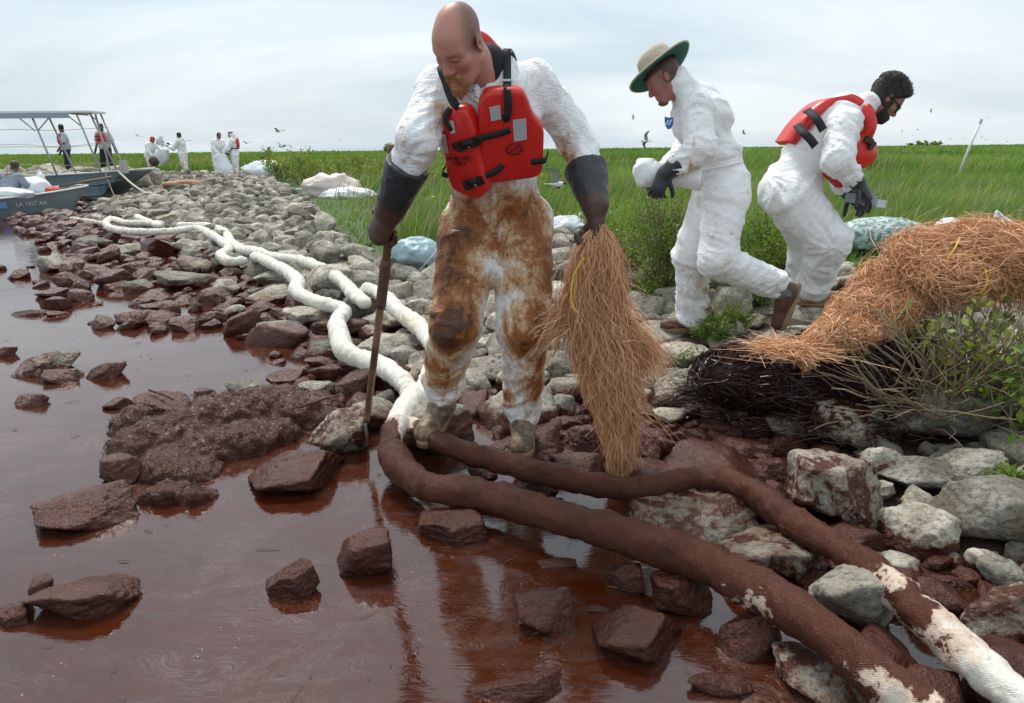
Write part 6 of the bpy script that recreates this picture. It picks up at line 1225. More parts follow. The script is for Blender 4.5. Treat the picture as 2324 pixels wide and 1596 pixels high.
shrub(D(1500, 640, 5.3) * np.array([1, 1, 0]) + np.array([0, 0, .26]), 1.0, .62, 'tall yellow-green shrub between hanging snare and hat-wearing worker', 3400, 40, .03, MAT_LEAF)
shrub(D(1430, 640, 5.6) * np.array([1, 1, 0]) + np.array([0, 0, .26]), .62, .5, 'loose pale weed patch just right of the hanging snare', 1300, 26, .03, MAT_LEAFY)
shrub(D(1570, 640, 5.1) * np.array([1, 1, 0]) + np.array([0, 0, .25]), .72, .45, 'green shrub directly behind the hat-wearing worker\'s front leg', 1900, 24, .03)
shrub(D(1735, 640, 5.5) * np.array([1, 1, 0]) + np.array([0, 0, .25]), .78, .62, 'dark green shrub between the two white-suited workers', 3000, 34, .03)
shrub(D(1690, 640, 5.2) * np.array([1, 1, 0]) + np.array([0, 0, .25]), .45, .45, 'low green shrub under the hat-wearing worker\'s lifted leg', 1600, 22, .026)
shrub(gb(1625, 760, .2), .20, .34, 'low feathery green plant at the hat-wearing worker\'s feet', 1300, 24, .022, group='low plants among the stones')
shrub(gb(1715, 700, .2), .26, .30, 'small dark green plant between striding legs and stones', 1100, 20, .022, group='low plants among the stones')
for (u, v, h_, w_, lab) in [(1470, 690, .30, .4, 'low weeds at the foot of the tall yellow-green shrub'), (1580, 790, .16, .25, 'tuft of green between the pale stones below the striding worker'), (1660, 735, .24, .36, 'feathery green clump under the striding worker'), (1760, 640, .4, .4, 'green clump left of the bearded worker\'s legs'), (1950, 640, .16, .2, 'tiny weed right of the bearded worker\'s shins'), (2290, 1060, .16, .25, 'small leafy weed by the wedge rock at the right edge'), (820, 560, .14, .35, 'sprig of green among the far bank stones')]: shrub(gb(u, v, .22), h_, w_, lab, 900, 18, .024, MAT_LEAF, group='low plants among the stones')
shrub(gb(2060, 610, .3), .42, .5, 'leafy sprig leaning over the green mesh sack', 500, 9, .04, group='low plants among the stones', lean=(.35, 0))
def dry_bush():
    b = np.array([2.0, 2.9, .16]); r = shrub(b, .66, .85, 'twiggy half-dry bush with few green leaves under the draped snare', 700, 60, .045, MAT_LEAFY, group='shrubs behind the bank', fill=.8)
    m = MB()
    for i in range(420):
        a = rng.uniform(math.pi * .3, math.pi * 1.75); d = np.array([math.cos(a), math.sin(a) * .7, rng.uniform(.25, 1.7)]); d /= np.linalg.norm(d); L = rng.uniform(.3, .75); s = np.linspace(0, 1, 6)[:, None]; o = b + rng.normal(size=3) * np.array([.12, .07, .01])
        C = o + d * L * s + np.array([0, 0, -.16]) * s ** 2 * rng.random() + rng.normal(size=(6, 3)) * .009; m.tube(C, np.linspace(.0045, .0018, 6) * rng.uniform(.6, 1.5), 4)
    V, F = m.out(); mk('dry_twigs', V, F, MAT_TWIG, r, attrs={'shade': rng.random(len(V)) * .5 + .25})
    s2 = shrub(np.array([2.12, 2.55, .16]), .62, .45, 'leafier green shrub at the right edge in front of the twiggy bush', 420, 16, .05, MAT_LEAF)
dry_bush()
# shrubs and reeds further off
for (u, v, y, h_, w_, lv, lab, mt) in [(700, 430, 21, 1.1, 3.0, 1700, 'broad yellow-green bush left of the pale tarp heap', MAT_LEAFY), (640, 425, 22.5, 1.05, 2.2, 1300, 'dense bush behind the white heap of bags', MAT_LEAF), (780, 420, 24, 1.0, 3.4, 1500, 'long low bush behind the pale tarp heap', MAT_LEAFY), (870, 420, 22, .85, 3.0, 1400, 'yellow-green bush right of the pale tarp heap', MAT_LEAFY), (960, 430, 19, .75, 2.6, 1200, 'low pale bush behind the wooden pole', MAT_LEAFY), (1290, 440, 17, .62, 2.2, 900, 'yellowish weeds right of the bald worker\'s vest', MAT_LEAFY), (580, 395, 31, 1.15, 3.6, 1100, 'bush behind the far bag-holding pair', MAT_LEAF), (440, 385, 36, 1.0, 6, 1200, 'long olive bush behind the far workers', MAT_LEAFY), (300, 385, 38, .95, 6, 1200, 'green bush right of the canopy posts', MAT_LEAF), (120, 385, 38, .9, 9, 1300, 'yellow-green reeds behind the two men under the canopy', MAT_LEAFY), (1020, 450, 13, .45, 1.6, 800, 'small weeds between pole and bald worker', MAT_LEAF)]:
    q = D(u, v, y); q[2] = hz(q[0], q[1]) - .03; shrub(q, h_, w_, lab, lv, 16, .085 if y > 15 else .05, mt, group='bushes on the far bank')
# ------------------------------------------------------------------ bags, sacks, litter
def plastic(name, c, rough=.3, var=.08, sc=8): return simple(name, c, rough, var, sc, .012)
def sack(name, label, c, r, mat, rot=0, seed=0, group=None, cat='bag', tie=True, ridgek=6, tilt=0, sub=5, flat=.75, parent=None, amp=.16):
    V, F = ico(sub); o = np.random.default_rng(seed).random(3) * 30; k = 1 + amp * (ridge(V * np.array([1.6, 1.6, .8]) * ridgek / 4 + o, 3) - .5) + amp * .6 * (ridge(V * np.array([3.1, 3.1, 1.6]) + o, 2) ** 2 - .4) + .22 * (fbm(V * 1.3 + o, 2) - .5) + .04 * (ridge(V * 9 + o, 2) - .5)
    W_ = V * k[:, None]; W_[:, 2] = np.where(W_[:, 2] < -.55, -.55 + (W_[:, 2] + .55) * .2, W_[:, 2]); W_ = W_ * np.asarray(r); W_ = W_ @ rotm(0, tilt, rot).T
    ob = mk(name, W_ + np.asarray(c), F, mat, parent)
    if parent is None: tag(ob, label, cat, group)
    return ob
MAT_WBAG = plastic('white_trash_bag', (.74, .76, .78), .32); MAT_TEAL = plastic('blue_green_bag', (.30, .42, .45), .4, .18); MAT_PINK = plastic('pinkish_tarp', (.62, .53, .48), .6)
q = G(950, 612, .2); bb = empty('tied_bag', 'pale blue full plastic bag on the rocks behind the bald worker\'s leg', 'bag')
sack('bag_body', None, (q[0], q[1] + .16, .32), (.27, .2, .17), MAT_TEAL, .5, 3, parent=bb, tilt=.25, ridgek=7); mk('bag_string', *tube(spline(np.array([(q[0] + .27 * math.cos(a) * .7 + .06, q[1] + .16 - .19 * abs(math.sin(a)) - .01, .32 + .16 * math.cos(a * 1.3)) for a in np.linspace(0, 3, 9)]), 30)[0], .005, 6), MAT_WBAG, bb)
n = NT('green_mesh_sack'); p = n.obj(); k_ = n.ss(n.noise(p, 24, 4, .6), .42, .6); n.set(color=n.mix(k_, (.12, .22, .19), (.52, .58, .56)), rough=.5, normal=n.bump(n.vor(p, 90), .6, .006)); q = G(2025, 582, .3)
sack('mesh_sack', 'grey-green mesh sack lying behind the orange snare', (q[0], q[1] + .22, .47), (.50, .22, .20), n.m, -.1, 5, cat='sack', ridgek=4, amp=.08)
sack('plastic_bag', 'crumpled white plastic bag end beyond the mesh sack', D(2152, 522, 7.2), (.14, .12, .12), MAT_WBAG, 0, 6, cat='bag', sub=4)
def sheet():
    P = [(2262, 478), (2324, 520), (2380, 560), (2370, 600), (2300, 560), (2250, 545), (2248, 515)]; n0 = np.array([-.3, -.9, .25]); n0 /= np.linalg.norm(n0); V, F = slab(np.array([PL(u, v, D(2290, 530, 3.75), n0) for u, v in P]), n0, .05, .01, .02); V = V + n0 * ((ridge(V * 7, 2) - .5) * .06)[:, None]
    m = NT('clear_film'); m.set(color=(.62, .68, .72), rough=.18, trans=.25, normal=m.bump(m.noise(m.obj(), 16, 4), .5, .02)); tag(mk('plastic_sheet', V, F, m.m), 'clear white plastic sheet sticking up behind the draped snare at the right edge', 'plastic sheet')
sheet()
def heap(u, v, y, r, mat, label, seed, cat='bag', group=None, name='tarp_heap', amp=.42):
    q = D(u, v, y); sack(name, label, (q[0], q[1], hz(q[0], q[1]) + r[2] * .5), r, mat, rng.uniform(-.4, .4), seed, group, cat, ridgek=5, sub=4, amp=amp)
heap(752, 402, 16.5, (.62, .4, .32), MAT_PINK, 'pinkish crumpled tarp heap in the grass left of the pole', 11, 'tarp'); heap(785, 412, 15.8, (.55, .3, .16), MAT_WBAG, 'white and teal plastic spread right of the pink tarp', 12, 'tarp'); heap(605, 402, 25, (.8, .5, .38), MAT_WBAG, 'white bag heap behind the rocks by the bushes', 13, name='bag_heap')
heap(628, 388, 25.4, (.4, .3, .16), MAT_TEAL, 'small teal bag on top of the white bag heap', 14, name='bag_heap'); heap(1285, 478, 9.5, (.30, .2, .12), MAT_WBAG, 'crushed white plastic in the grass right of the bald worker', 15, name='plastic_scrap', cat='litter'); heap(1350, 470, 10.5, (.34, .2, .12), MAT_WBAG, 'white plastic scrap behind the held snare\'s glove', 16, name='plastic_scrap', cat='litter')
heap(1005, 437, 12.5, (.2, .15, .09), MAT_WBAG, 'small white litter in the grass just left of the vest', 17, name='plastic_scrap', cat='litter'); heap(985, 425, 14, (.16, .12, .1), MAT_WBAG, 'white scrap in the weeds above the glove cuff', 18, name='plastic_scrap', cat='litter')
for (a, b, lab) in (((845, 420, 15.3), (905, 416, 15.6), 'white plank lying in the grass left of the pole'), ((655, 447, 17.5), (720, 440, 17.8), 'white stick resting on the rocks beside the grass')):
    tag(mk('white_plank', *tube(np.array([D(*a) * np.array([1, 1, 0]) + np.array([0, 0, .42]), D(*b) * np.array([1, 1, 0]) + np.array([0, 0, .45])]), .03, 6), simple('weathered_white', (.62, .62, .58), .7)), lab, 'plank')
st_ = empty('marker_stake', 'slanting white marker stake in the marsh at right', 'stake'); mk('pipe', *tube(np.array([D(2170, 408, 20), D(2200, 335, 20), D(2228, 272, 20)]), .035, 8), simple('white_pipe', (.72, .72, .68), .5), st_); m = MB(); m.tube(np.array([D(2224, 281, 20), D(2228, 271, 20)]), .039, 8); m.build('pipe_end', simple('pipe_end_grey', (.5, .5, .48), .6), st_)
# ------------------------------------------------------------------ boats
MAT_HULL = simple('grey_painted_aluminium', (.17, .20, .21), .42, .16, 3, .004); MAT_HULL2 = simple('blue_grey_hull', (.16, .215, .24), .45, .16, 2, .004); MAT_RAIL = simple('pale_gunwale', (.50, .51, .47), .5, .15); MAT_DECK = simple('boat_inside', (.22, .23, .22), .6, .25); MAT_POST = simple('galvanised_post', (.40, .40, .36), .45, .2)
def boat(name, label, bow, ax, L, beam, hb, hs, rake, mat, strakes=()):
    ax = np.array([*ax, 0.]); ax /= np.linalg.norm(ax); pr = np.array([ax[1], -ax[0], 0]);   # pr: towards the far side
    if pr[1] < 0: pr = -pr
    root = empty(name, label, 'boat'); S = np.linspace(0, 1, 24); V = []
    def sec(s, ins=0.0):
        x = s * L; wt = beam / 2 * min(1, .62 + .38 * math.sqrt(min(s / .35, 1))) - ins; wb = wt * .84; zt = hs + (hb - hs) * (1 - min(s / .45, 1)) ** 1.6; zb = -.06 + (.26 * hb) * max(0, 1 - s / .16) ** 1.5 + ins; xo = rake * max(0, 1 - s / .14) ** 1.2
        c = bow + ax * x + pr * beam / 2; lo = c + ax * xo
        return [c - pr * wt + np.array([0, 0, zt]), lo - pr * wb + np.array([0, 0, zb]), lo + pr * wb + np.array([0, 0, zb]), c + pr * wt + np.array([0, 0, zt])]
    O = np.array([sec(s) for s in S]); I = np.array([sec(max(s, .004), .03) for s in S]); I[..., 2] = np.where(np.arange(4)[None] % 3 == 0, O[..., 2], np.maximum(I[..., 2], .06))
    def strip(A_): n_ = len(A_); return A_.reshape(-1, 3), grid_faces(n_, 4, False)
    m = MB(); m.add(*strip(O)); m.add(O[0], np.array([[0, 1, 2, 3]])); m.add(O[-1], np.array([[3, 2, 1, 0]])); m.build('hull', mat, root); m = MB(); m.add(*strip(I)); m.add(I[0], np.array([[0, 1, 2, 3]])); m.build('inside', MAT_DECK, root)
    for k in (0, 3): mk('gunwale', *tube(O[:, k], .035, 8, squash=.7), MAT_RAIL, root)
    mk('bow_rail', *tube(O[0][[0, 3]], .035, 8), MAT_RAIL, root)
    for f_ in strakes: mk('strake', *tube(O[:, 0] * (1 - f_) + O[:, 1] * f_ - pr * .01, .025, 6), mat, root)
    return root, O, ax, pr
b1, O1, ax1, pr1 = boat('skiff', 'small grey aluminium skiff in front, with a seated man', np.array([-9.95, 16.75, 0.]), (-.54, -.84), 5.0, 1.35, .60, .42, .35, MAT_HULL)
b2, O2, ax2, pr2 = boat('work_boat', 'larger blue-grey work boat carrying the canopy', np.array([-10.75, 20.1, 0.]), (-.985, -.10), 8.0, 2.0, .88, .72, 1.35, MAT_HULL2, (.38, .72))
mid = (O1[8][0] + O1[9][0]) / 2; dn = -pr1; text('registration', 'LA 1527 AA', .125, frame4(mid - ax1 * .45 + dn * .030 + np.array([0, 0, -.15]), -ax1, np.array([0, 0, 1.]), dn), simple('white_decal', (.45, .47, .49), .5), b1); m = MB(); m.box(mid + ax1 * .12 + dn * .025 + np.array([0, 0, -.15]), (.17, .01, .13), np.column_stack([ax1, dn, [0, 0, 1]])); m.build('registration_sticker', simple('blue_sticker', (.10, .22, .45), .5), b1)
# canopy on the work boat
def canopy():
    x0, x1, y0, y1, z = -20.0, -11.5, 19.75, 20.6, 2.44; m = MB(); m.box(((x0 + x1) / 2, (y0 + y1) / 2, z), (x1 - x0, y1 - y0, .05)); rf = m.build('canopy_roof', simple('white_canopy_top', (.68, .72, .72), .5), b2)
    m = MB(); m.box(((x0 + x1) / 2 - .25, y0 - .012, z - .095), (x1 - x0 - .6, .02, .14)); m.build('canopy_valance', simple('grey_valance', (.30, .36, .39), .7), rf)
    for x in np.arange(-19, -11, 1.0): m = MB(); m.box((x, (y0 + y1) / 2, z - .045), (.05, y1 - y0 - .1, .05)); m.build('rafter', MAT_POST, rf)
    ps = [((-13.15, 19.85, 2.4), (-12.65, 19.7, .75)), ((-13.1, 20.5, 2.4), (-12.6, 20.5, .75)), ((-11.90, 19.85, 2.4), (-11.5, 19.85, .80)), ((-11.75, 20.5, 2.4), (-11.6, 20.5, .80)), ((-11.6, 20.5, 2.4), (-11.05, 20.3, .86)), ((-11.72, 20.2, 2.4), (-11.35, 20.4, .86))]
    for a, b in ps: mk('canopy_post', *tube(np.array([a, b]), .026, 8), MAT_POST, b2)
    for a, b in (((-13.12, 19.85, 1.95), (-13.6, 19.85, 2.4)), ((-13.05, 19.85, 1.95), (-12.55, 19.85, 2.4)), ((-11.82, 19.85, 2.05), (-12.2, 19.85, 2.4)), ((-11.55, 20.3, 1.62), (-11.28, 20.38, 1.62)), ((-11.7, 20.5, 2.2), (-11.7, 20.1, 2.4))): mk('brace', *tube(np.array([a, b]), .016, 6), MAT_POST, b2)
    for z_, sg in ((2.02, .05), (1.62, .10), (1.55, .04), (1.05, .05)):
        s = np.linspace(0, 1, 14); C = np.column_stack([-20 + 8.5 * s, np.full(14, 20.6), z_ - sg * np.sin(s * math.pi * 3) ** 2 + .12 * (s > .75) * (s - .75)]); mk('rigging_line', *tube(C, .007, 5), simple('thin_rope', (.45, .42, .32), .8), b2)
    m = MB(); m.box((-11.0, 20.15, .97), (.16, .16, .36)); m.build('bow_post', MAT_POST, b2)
canopy()
MAT_ROPE = simple('pale_rope', (.58, .54, .44), .8, .2, 60)
rp = spline(np.array([(-11.05, 19.95, .82), (-10.3, 19.3, .45), (-9.7, 18.9, .25), (-8.9, 18.3, .2), (-8.0, 18.2, .22), (-6.9, 18.9, .25), (-6.2, 19.8, .3)]), 60)[0]; tag(mk('mooring_rope', *tube(rp, .028, 6), MAT_ROPE), 'pale mooring rope running from the work boat bow across the rocks', 'rope')
rp = spline(np.array([(-11.45, 19.98, .80), (-11.35, 19.9, .5), (-11.15, 19.7, .2), (-10.9, 19.5, .1)]), 30)[0]; tag(mk('yellow_line', *tube(rp, .015, 6), simple('yellowish_rope', (.45, .36, .16), .8)), 'thin yellowish line hanging from the work boat side', 'rope')
def inboat(s, t, z): return np.array([-9.95, 16.75, 0.]) + ax1 * s + pr1 * t + np.array([0, 0, z])
for i, (s, t, z, r, mt, lab) in enumerate([(.95, .75, .55, (.36, .33, .27), MAT_WBAG, 'knotted white trash bag in the skiff\'s bow'), (1.7, .35, .48, (.50, .25, .15), MAT_WBAG, 'flattened clear bag along the skiff\'s near side'), (2.6, .55, .55, (.36, .3, .28), MAT_WBAG, 'white bag beside the seated man, at the left edge'), (.72, .45, .52, (.20, .15, .10), simple('red_cloth', (.55, .08, .06), .7), 'small red cloth lump on the skiff\'s gunwale')]): sack('trash_bag', lab, inboat(s, t, z), r, mt, .3 * i, 20 + i, 'bags in the skiff', 'bag', sub=4)
V, F = ico(3); kb = mk('bag_knot', V * np.array([.09, .08, .11]) + inboat(.72, .85, .82), F, MAT_WBAG); kb.parent = bpy.data.objects['trash_bag']
tag(mk('wooden_oar', *tube(np.array([inboat(.6, .3, .62), inboat(-.35, .5, .72), inboat(-.8, .6, .77)]), .03, 7), simple('dark_oar_wood', (.13, .08, .05), .6)), 'dark wooden oar lying over the skiff\'s bow', 'oar')
tag(mk('white_tube', *tube(np.array([inboat(2.35, .5, .6), inboat(3.3, .7, 1.15)]), .06, 8), simple('white_rail', (.65, .66, .66), .5)), 'white tube leaning in the skiff at the left edge', 'tube')
# breakwater boulders behind the boats
for i in range(34):
    row = i % 2; x = -21.5 + (i // 2) * .60 + rng.uniform(-.12, .12); y = 22.6 + row * .55 + rng.uniform(-.1, .1); r = rng.uniform(.30, .46); z = .42 + row * .22
    put_rock((x, y, z), (r * 1.15, r, r * rng.uniform(.75, .95)), (rng.uniform(-.4, .4), rng.uniform(-.4, .4), rng.uniform(0, 6.3)), -1, -.3, ('front' if row == 0 else 'rear') + '-row breakwater boulder, ' + ['first', 'second', 'third', 'fourth', 'fifth', 'sixth', 'seventh', 'eighth', 'ninth', 'tenth', 'eleventh', 'twelfth', 'thirteenth', 'fourteenth', 'fifteenth', 'sixteenth', 'seventeenth'][16 - i // 2] + ' leftwards from the work boat bow', 'breakwater boulders behind the boats', 4, None, rng.uniform(.6, 1))
# ------------------------------------------------------------------ far people
def local(base, yaw):
    Rz = rotm(0, 0, yaw); return lambda x, y, z: np.asarray(base, float) + Rz @ np.array([x, y, z])
def far_person(base, yaw, label, pose, outfit, skin=(.33, .17, .12), hairc=(.02, .015, .012), group='workers in the distance', s=1.0, head_pitch=-.15, headyaw=0, cap=None, vest=None, hood=False, seed=0, suitcol=None):
    w = local(base, yaw); P = dict(neck=(0, .02, 1.46), chest=(0, .01, 1.28), waist=(0, 0, 1.08), pel=(0, 0, .95), Rs=(.19, 0, 1.41), Re=(.25, .02, 1.13), Rw=(.26, .14, .90), Ls=(-.19, 0, 1.41), Le=(-.25, .02, 1.13), Lw=(-.26, .14, .90), Rhip=(.10, 0, .90), Lhip=(-.10, 0, .90), Rk=(.11, .03, .50), Lk=(-.11, .03, .50), Ra=(.12, 0, .12), La=(-.12, 0, .12), head=(0, .05, 1.62)); P.update(pose); J = {k: w(*(np.array(v) * s)) for k, v in P.items()}
    root = empty('person', label, 'person', group); hc = J.pop('head'); sk = np.array(skin)
    # skin: head, neck, bare arms as one
    def ext(f, wl):
        pass
    Pts = np.array([hc, J['neck'], J['Rw'], J['Lw'], J['Re'], J['Le'], J['chest']]); f = Field(Pts.min(0) - .2, Pts.max(0) + .2, .014); Rh = rotm(head_pitch, 0, yaw + headyaw); hl = lambda x, y, z: hc + Rh @ np.array([x, y, z])
    f.ell(hl(0, -.015, .04), (.078, .098, .092), Rh, .02); f.ell(hl(0, .03, -.04), (.06, .066, .085), Rh, .03); f.rc(hl(0, .09, .0), hl(0, .115, -.03), .012, .014, .015); f.rc(hl(0, -.03, -.05), J['neck'], .055, .062, .03); f.ell(J['chest'] + np.array([0, 0, .08]), (.13, .1, .14), rotm(0, 0, yaw), .05)
    for k in (-1, 1): f.ell(hl(k * .08, -.01, -.01), (.012, .02, .03), Rh, .01)
    for q in 'RL':
        f.rc(J[q + 's'], J[q + 'e'], .055, .045, .03); f.rc(J[q + 'e'], J[q + 'w'], .042, .03, .02); d = J[q + 'w'] - J[q + 'e']; d /= np.linalg.norm(d); f.rc(J[q + 'w'], J[q + 'w'] + d * .13, .036, .028, .02)
    V, F = f.mesh(); loc = (V - hc) @ Rh; hm = ((loc[:, 1] < .045 - .6 * np.clip(.06 - loc[:, 2], -1, 1) * 0) & (loc[:, 2] > -.05 + .9 * np.clip(loc[:, 1] + .02, -1, .1)) & (loc[:, 2] < .2) & (loc[:, 1] < .06 + loc[:, 2] * .5)).astype(float)
    if hood: hm = hm * (loc[:, 1] > -.0)
    col = sk[None] + (np.array(hairc) - sk)[None] * hm[:, None]; mk('body', V, F, MAT_SKIN, root, attrs={'col': col})
    if outfit == 'suit':
        def e2(f, B):
            if hood: f.ell(hl(0, -.03, .03), (.098, .10, .12), Rh, .03); f.rc(hl(0, -.05, -.08), J['neck'], .09, .09, .04); f.ell(hl(0, .085, .0), (.07, .09, .09), Rh, .02, 'sub')
            else: f.rc(J['neck'] + np.array([0, 0, -.03]), J['neck'] + rotm(0, 0, yaw) @ np.array([0, -.07, .03]), .085, .08, .03)
        suit('coverall', root, J, dict(chest=(.20, .145, .22), waist=(.18, .14, .17), pel=(.185, .15, .16), arm=(.08, .072, .062), leg=(.13, .10, .09)), .018, seed=seed, amp=.016, extra=e2, stain=lambda V: np.clip(.30 - (V[:, 2] - base[2]) * .2, -.05, .3))
        gl = MB()
        for q in 'RL': d = J[q + 'w'] - J[q + 'e']; d /= np.linalg.norm(d); gl = MB(); gl.tube(np.array([J[q + 'w'] - d * .08, J[q + 'w'] + d * .02, J[q + 'w'] + d * .14]), [.055, .045, .032], 10); gl.build('glove', MAT_BLACKCLOTH, root, True)
    else:
        lat = J['Ls'] - J['Rs']; lat /= np.linalg.norm(lat); sp = J['neck'] - J['pel']; sp /= np.linalg.norm(sp); B = np.column_stack([lat, np.cross(sp, lat), sp]); Pp = np.array(list(J.values())); f = Field(Pp.min(0) - .25, Pp.max(0) + .25, .016)
        f.ell(J['chest'], (.20, .135, .23), B, .05); f.ell(J['waist'], (.185, .145, .2), B, .05); f.ell(J['pel'] + sp * .03, (.19, .15, .10), B, .05); f.rc(J['Rs'], J['Ls'], .07, .07, .05); f.rc(J['neck'] - sp * .1, J['neck'] - sp * .02, .1, .075, .04)
        for q in 'RL': f.rc(J[q + 's'], J[q + 's'] + (J[q + 'e'] - J[q + 's']) * .8, .075, .072, .03)
        V, F = f.mesh(); V = folds(V, F, [(J['pel'], J['chest'], .2, .014, 8)], seed); mk('shirt', V, F, suitcol or simple('grey_tshirt', (.38, .41, .44), .8), root)
        f = Field(Pp.min(0) - .2, Pp.max(0) + .2, .016); f.ell(J['pel'] - sp * .03, (.175, .13, .12), B, .05)
        for q in 'RL': f.rc(J[q + 'hip'], J[q + 'k'], .10, .085, .04); f.rc(J[q + 'k'], J[q + 'a'], .085, .075, .03)
        V, F = f.mesh(); mk('trousers', V, F, simple('navy_trousers', (.012, .016, .028), .8), root)
    for q in 'RL': m = MB(); fw = rotm(0, 0, yaw) @ np.array([0, 1., 0]); m.tube(np.array([J[q + 'a'] + np.array([0, 0, -.02]) - fw * .06, J[q + 'a'] + np.array([0, 0, -.06]) + fw * .08, J[q + 'a'] + np.array([0, 0, -.08]) + fw * .18]), [.06, .05, .035], 10); m.build('shoe', MAT_BLACKCLOTH, root, True)
    if cap is not None: f = Field(hc - .2, hc + .2, .012); f.ell(hl(0, -.015, .055), (.09, .11, .095), Rh, .02); f.rc(hl(0, -.05, -.05), hl(0, -.06, -.12), .07, .05, .03); f.ell(hl(0, .10, -.02), (.07, .08, .085), Rh, .02, 'sub'); V, F = f.mesh(); mk('bandana', V, F, cap, root)
    if vest == 'front':
        lat = J['Ls'] - J['Rs']; lat /= np.linalg.norm(lat); fw = np.cross(lat, [0, 0, 1.]) ; fw = rotm(0, 0, yaw) @ np.array([0, 1., 0]); vv = empty_child('life_vest', root)
        for sgn in (-1, 1): f = Field(J['chest'] - .3, J['chest'] + .3, .014); f.ell(J['chest'] + fw * .13 + lat * sgn * .085 + np.array([0, 0, -.01]), (.085, .06, .20), np.column_stack([lat, fw, [0, 0, 1]]), .03); V, F = f.mesh(); mk('vest_panel', V, F, MAT_VEST, vv)
        for dz in (-.06, .05): m = MB(); m.box(J['chest'] + fw * .19 + np.array([0, 0, dz]), (.30, .012, .03), np.column_stack([lat, fw, [0, 0, 1]])); m.build('strap', MAT_BLACKSTRAP, vv)
    if vest == 'back':
        fw = rotm(0, 0, yaw) @ np.array([0, 1., 0]); lat = np.cross(fw, [0, 0, 1.]); f = Field(J['chest'] - .4, J['chest'] + .4, .014); f.ell(J['chest'] - fw * .16 + np.array([0, 0, .05]), (.17, .06, .21), np.column_stack([lat, fw, [0, 0, 1]]), .03); f.ell(J['waist'] + fw * .14, (.12, .05, .10), np.column_stack([lat, fw, [0, 0, 1]]), .03); V, F = f.mesh(); vv = mk('life_vest', V, F, MAT_VEST, root); th = np.linspace(0, 2 * math.pi, 30); mk('strap', *tube(J['waist'] + lat * .21 * np.cos(th)[:, None] + fw * .18 * np.sin(th)[:, None] + np.array([0, 0, .06]), .018, 6, caps=False), MAT_BLACKSTRAP, vv)
    return root, J
dark = (.05, .028, .02)
wsh = simple('pale_tshirt', (.42, .44, .46), .85)
far_person((-14.95, 24.0, .52), R(180 - 55), 'dark-skinned man in grey shirt and red vest, left of two under the canopy', dict(head=(0, .03, 1.64), Lw=(-.40, .20, .98), Le=(-.30, .06, 1.16)), 'shirt', dark, (.008, .007, .006), 'men under the boat canopy', vest='front', headyaw=R(-60), suitcol=wsh)
far_person((-13.62, 24.0, .55), R(180 - 8), 'dark-skinned man in pale shirt and red vest, right of two under the canopy', dict(Lw=(-.42, .10, .92), Le=(-.32, .04, 1.14), Rk=(.15, .04, .5), Ra=(.2, 0, .12)), 'shirt', dark, (.008, .007, .006), 'men under the boat canopy', vest='front', headyaw=R(15), suitcol=wsh)
red = simple('red_bandana', (.45, .06, .06), .8)
far_person((-14.7, 29.0, .38), R(180 + 65), 'worker with red bandana stooping with a clear bag on the far bank', dict(neck=(0, .22, 1.32), chest=(0, .14, 1.16), waist=(0, .04, 1.02), head=(0, .30, 1.44), Rs=(.19, .18, 1.27), Ls=(-.19, .18, 1.27), Re=(.24, .26, 1.0), Le=(-.24, .38, 1.06), Rw=(.22, .42, .82), Lw=(-.2, .62, .98), Rk=(.13, .16, .5), Lk=(-.11, -.10, .48), La=(-.14, -.3, .12)), 'suit', skin=(.34, .12, .10), cap=red, head_pitch=-.5, seed=3)
far_person((-13.35, 29.0, .37), R(180 - 95), 'black-haired worker in white coverall raising a bag on the far bank', dict(Rw=(.10, .52, 1.28), Re=(.22, .26, 1.16), Lw=(-.10, .50, 1.20), Le=(-.22, .24, 1.12), Lk=(-.11, -.05, .5), La=(-.12, -.16, .12)), 'suit', head_pitch=-.3, seed=5)
far_person((-11.1, 27.0, .40), R(180 + 50), 'dark-haired worker bending over a big white bag, left of the far pair', dict(neck=(0, .16, 1.38), chest=(0, .10, 1.20), head=(0, .26, 1.52), Rs=(.19, .12, 1.32), Ls=(-.19, .12, 1.32), Rw=(.16, .40, .86), Lw=(-.16, .42, .9), Re=(.25, .2, 1.04), Le=(-.25, .2, 1.04)), 'suit', head_pitch=-.55, seed=7)
far_person((-10.45, 27.0, .33), R(180 - 80), 'hooded worker in white coverall with red back vest holding a white bag', dict(Rw=(.16, .42, .92), Re=(.26, .2, 1.10), Lw=(-.1, .44, .95), Le=(-.24, .2, 1.1), head=(0, .07, 1.63)), 'suit', head_pitch=-.3, hood=True, vest='back', seed=8, hairc=(.03, .02, .02))
# the seated man seen from behind
far_person(inboat(1.55, .72, -.27), R(180 - 195), 'man in grey t-shirt seated in the skiff, seen from behind', dict(pel=(0, 0, .62), waist=(0, .06, .80), chest=(0, .16, 1.0), neck=(0, .26, 1.2), head=(0, .34, 1.34), Rs=(.2, .22, 1.14), Ls=(-.2, .22, 1.14), Re=(.30, .32, .88), Le=(-.34, .24, .86), Rw=(.30, .5, .76), Lw=(-.48, .42, .74), Rhip=(.10, .05, .60), Lhip=(-.10, .05, .60), Rk=(.14, .45, .62), Lk=(-.14, .45, .62), Ra=(.14, .45, .38), La=(-.14, .45, .38)), 'shirt', (.20, .09, .06), (.05, .03, .025), 'workers in the distance', head_pitch=-.4, suitcol=simple('blue_grey_tshirt', (.24, .27, .33), .85))
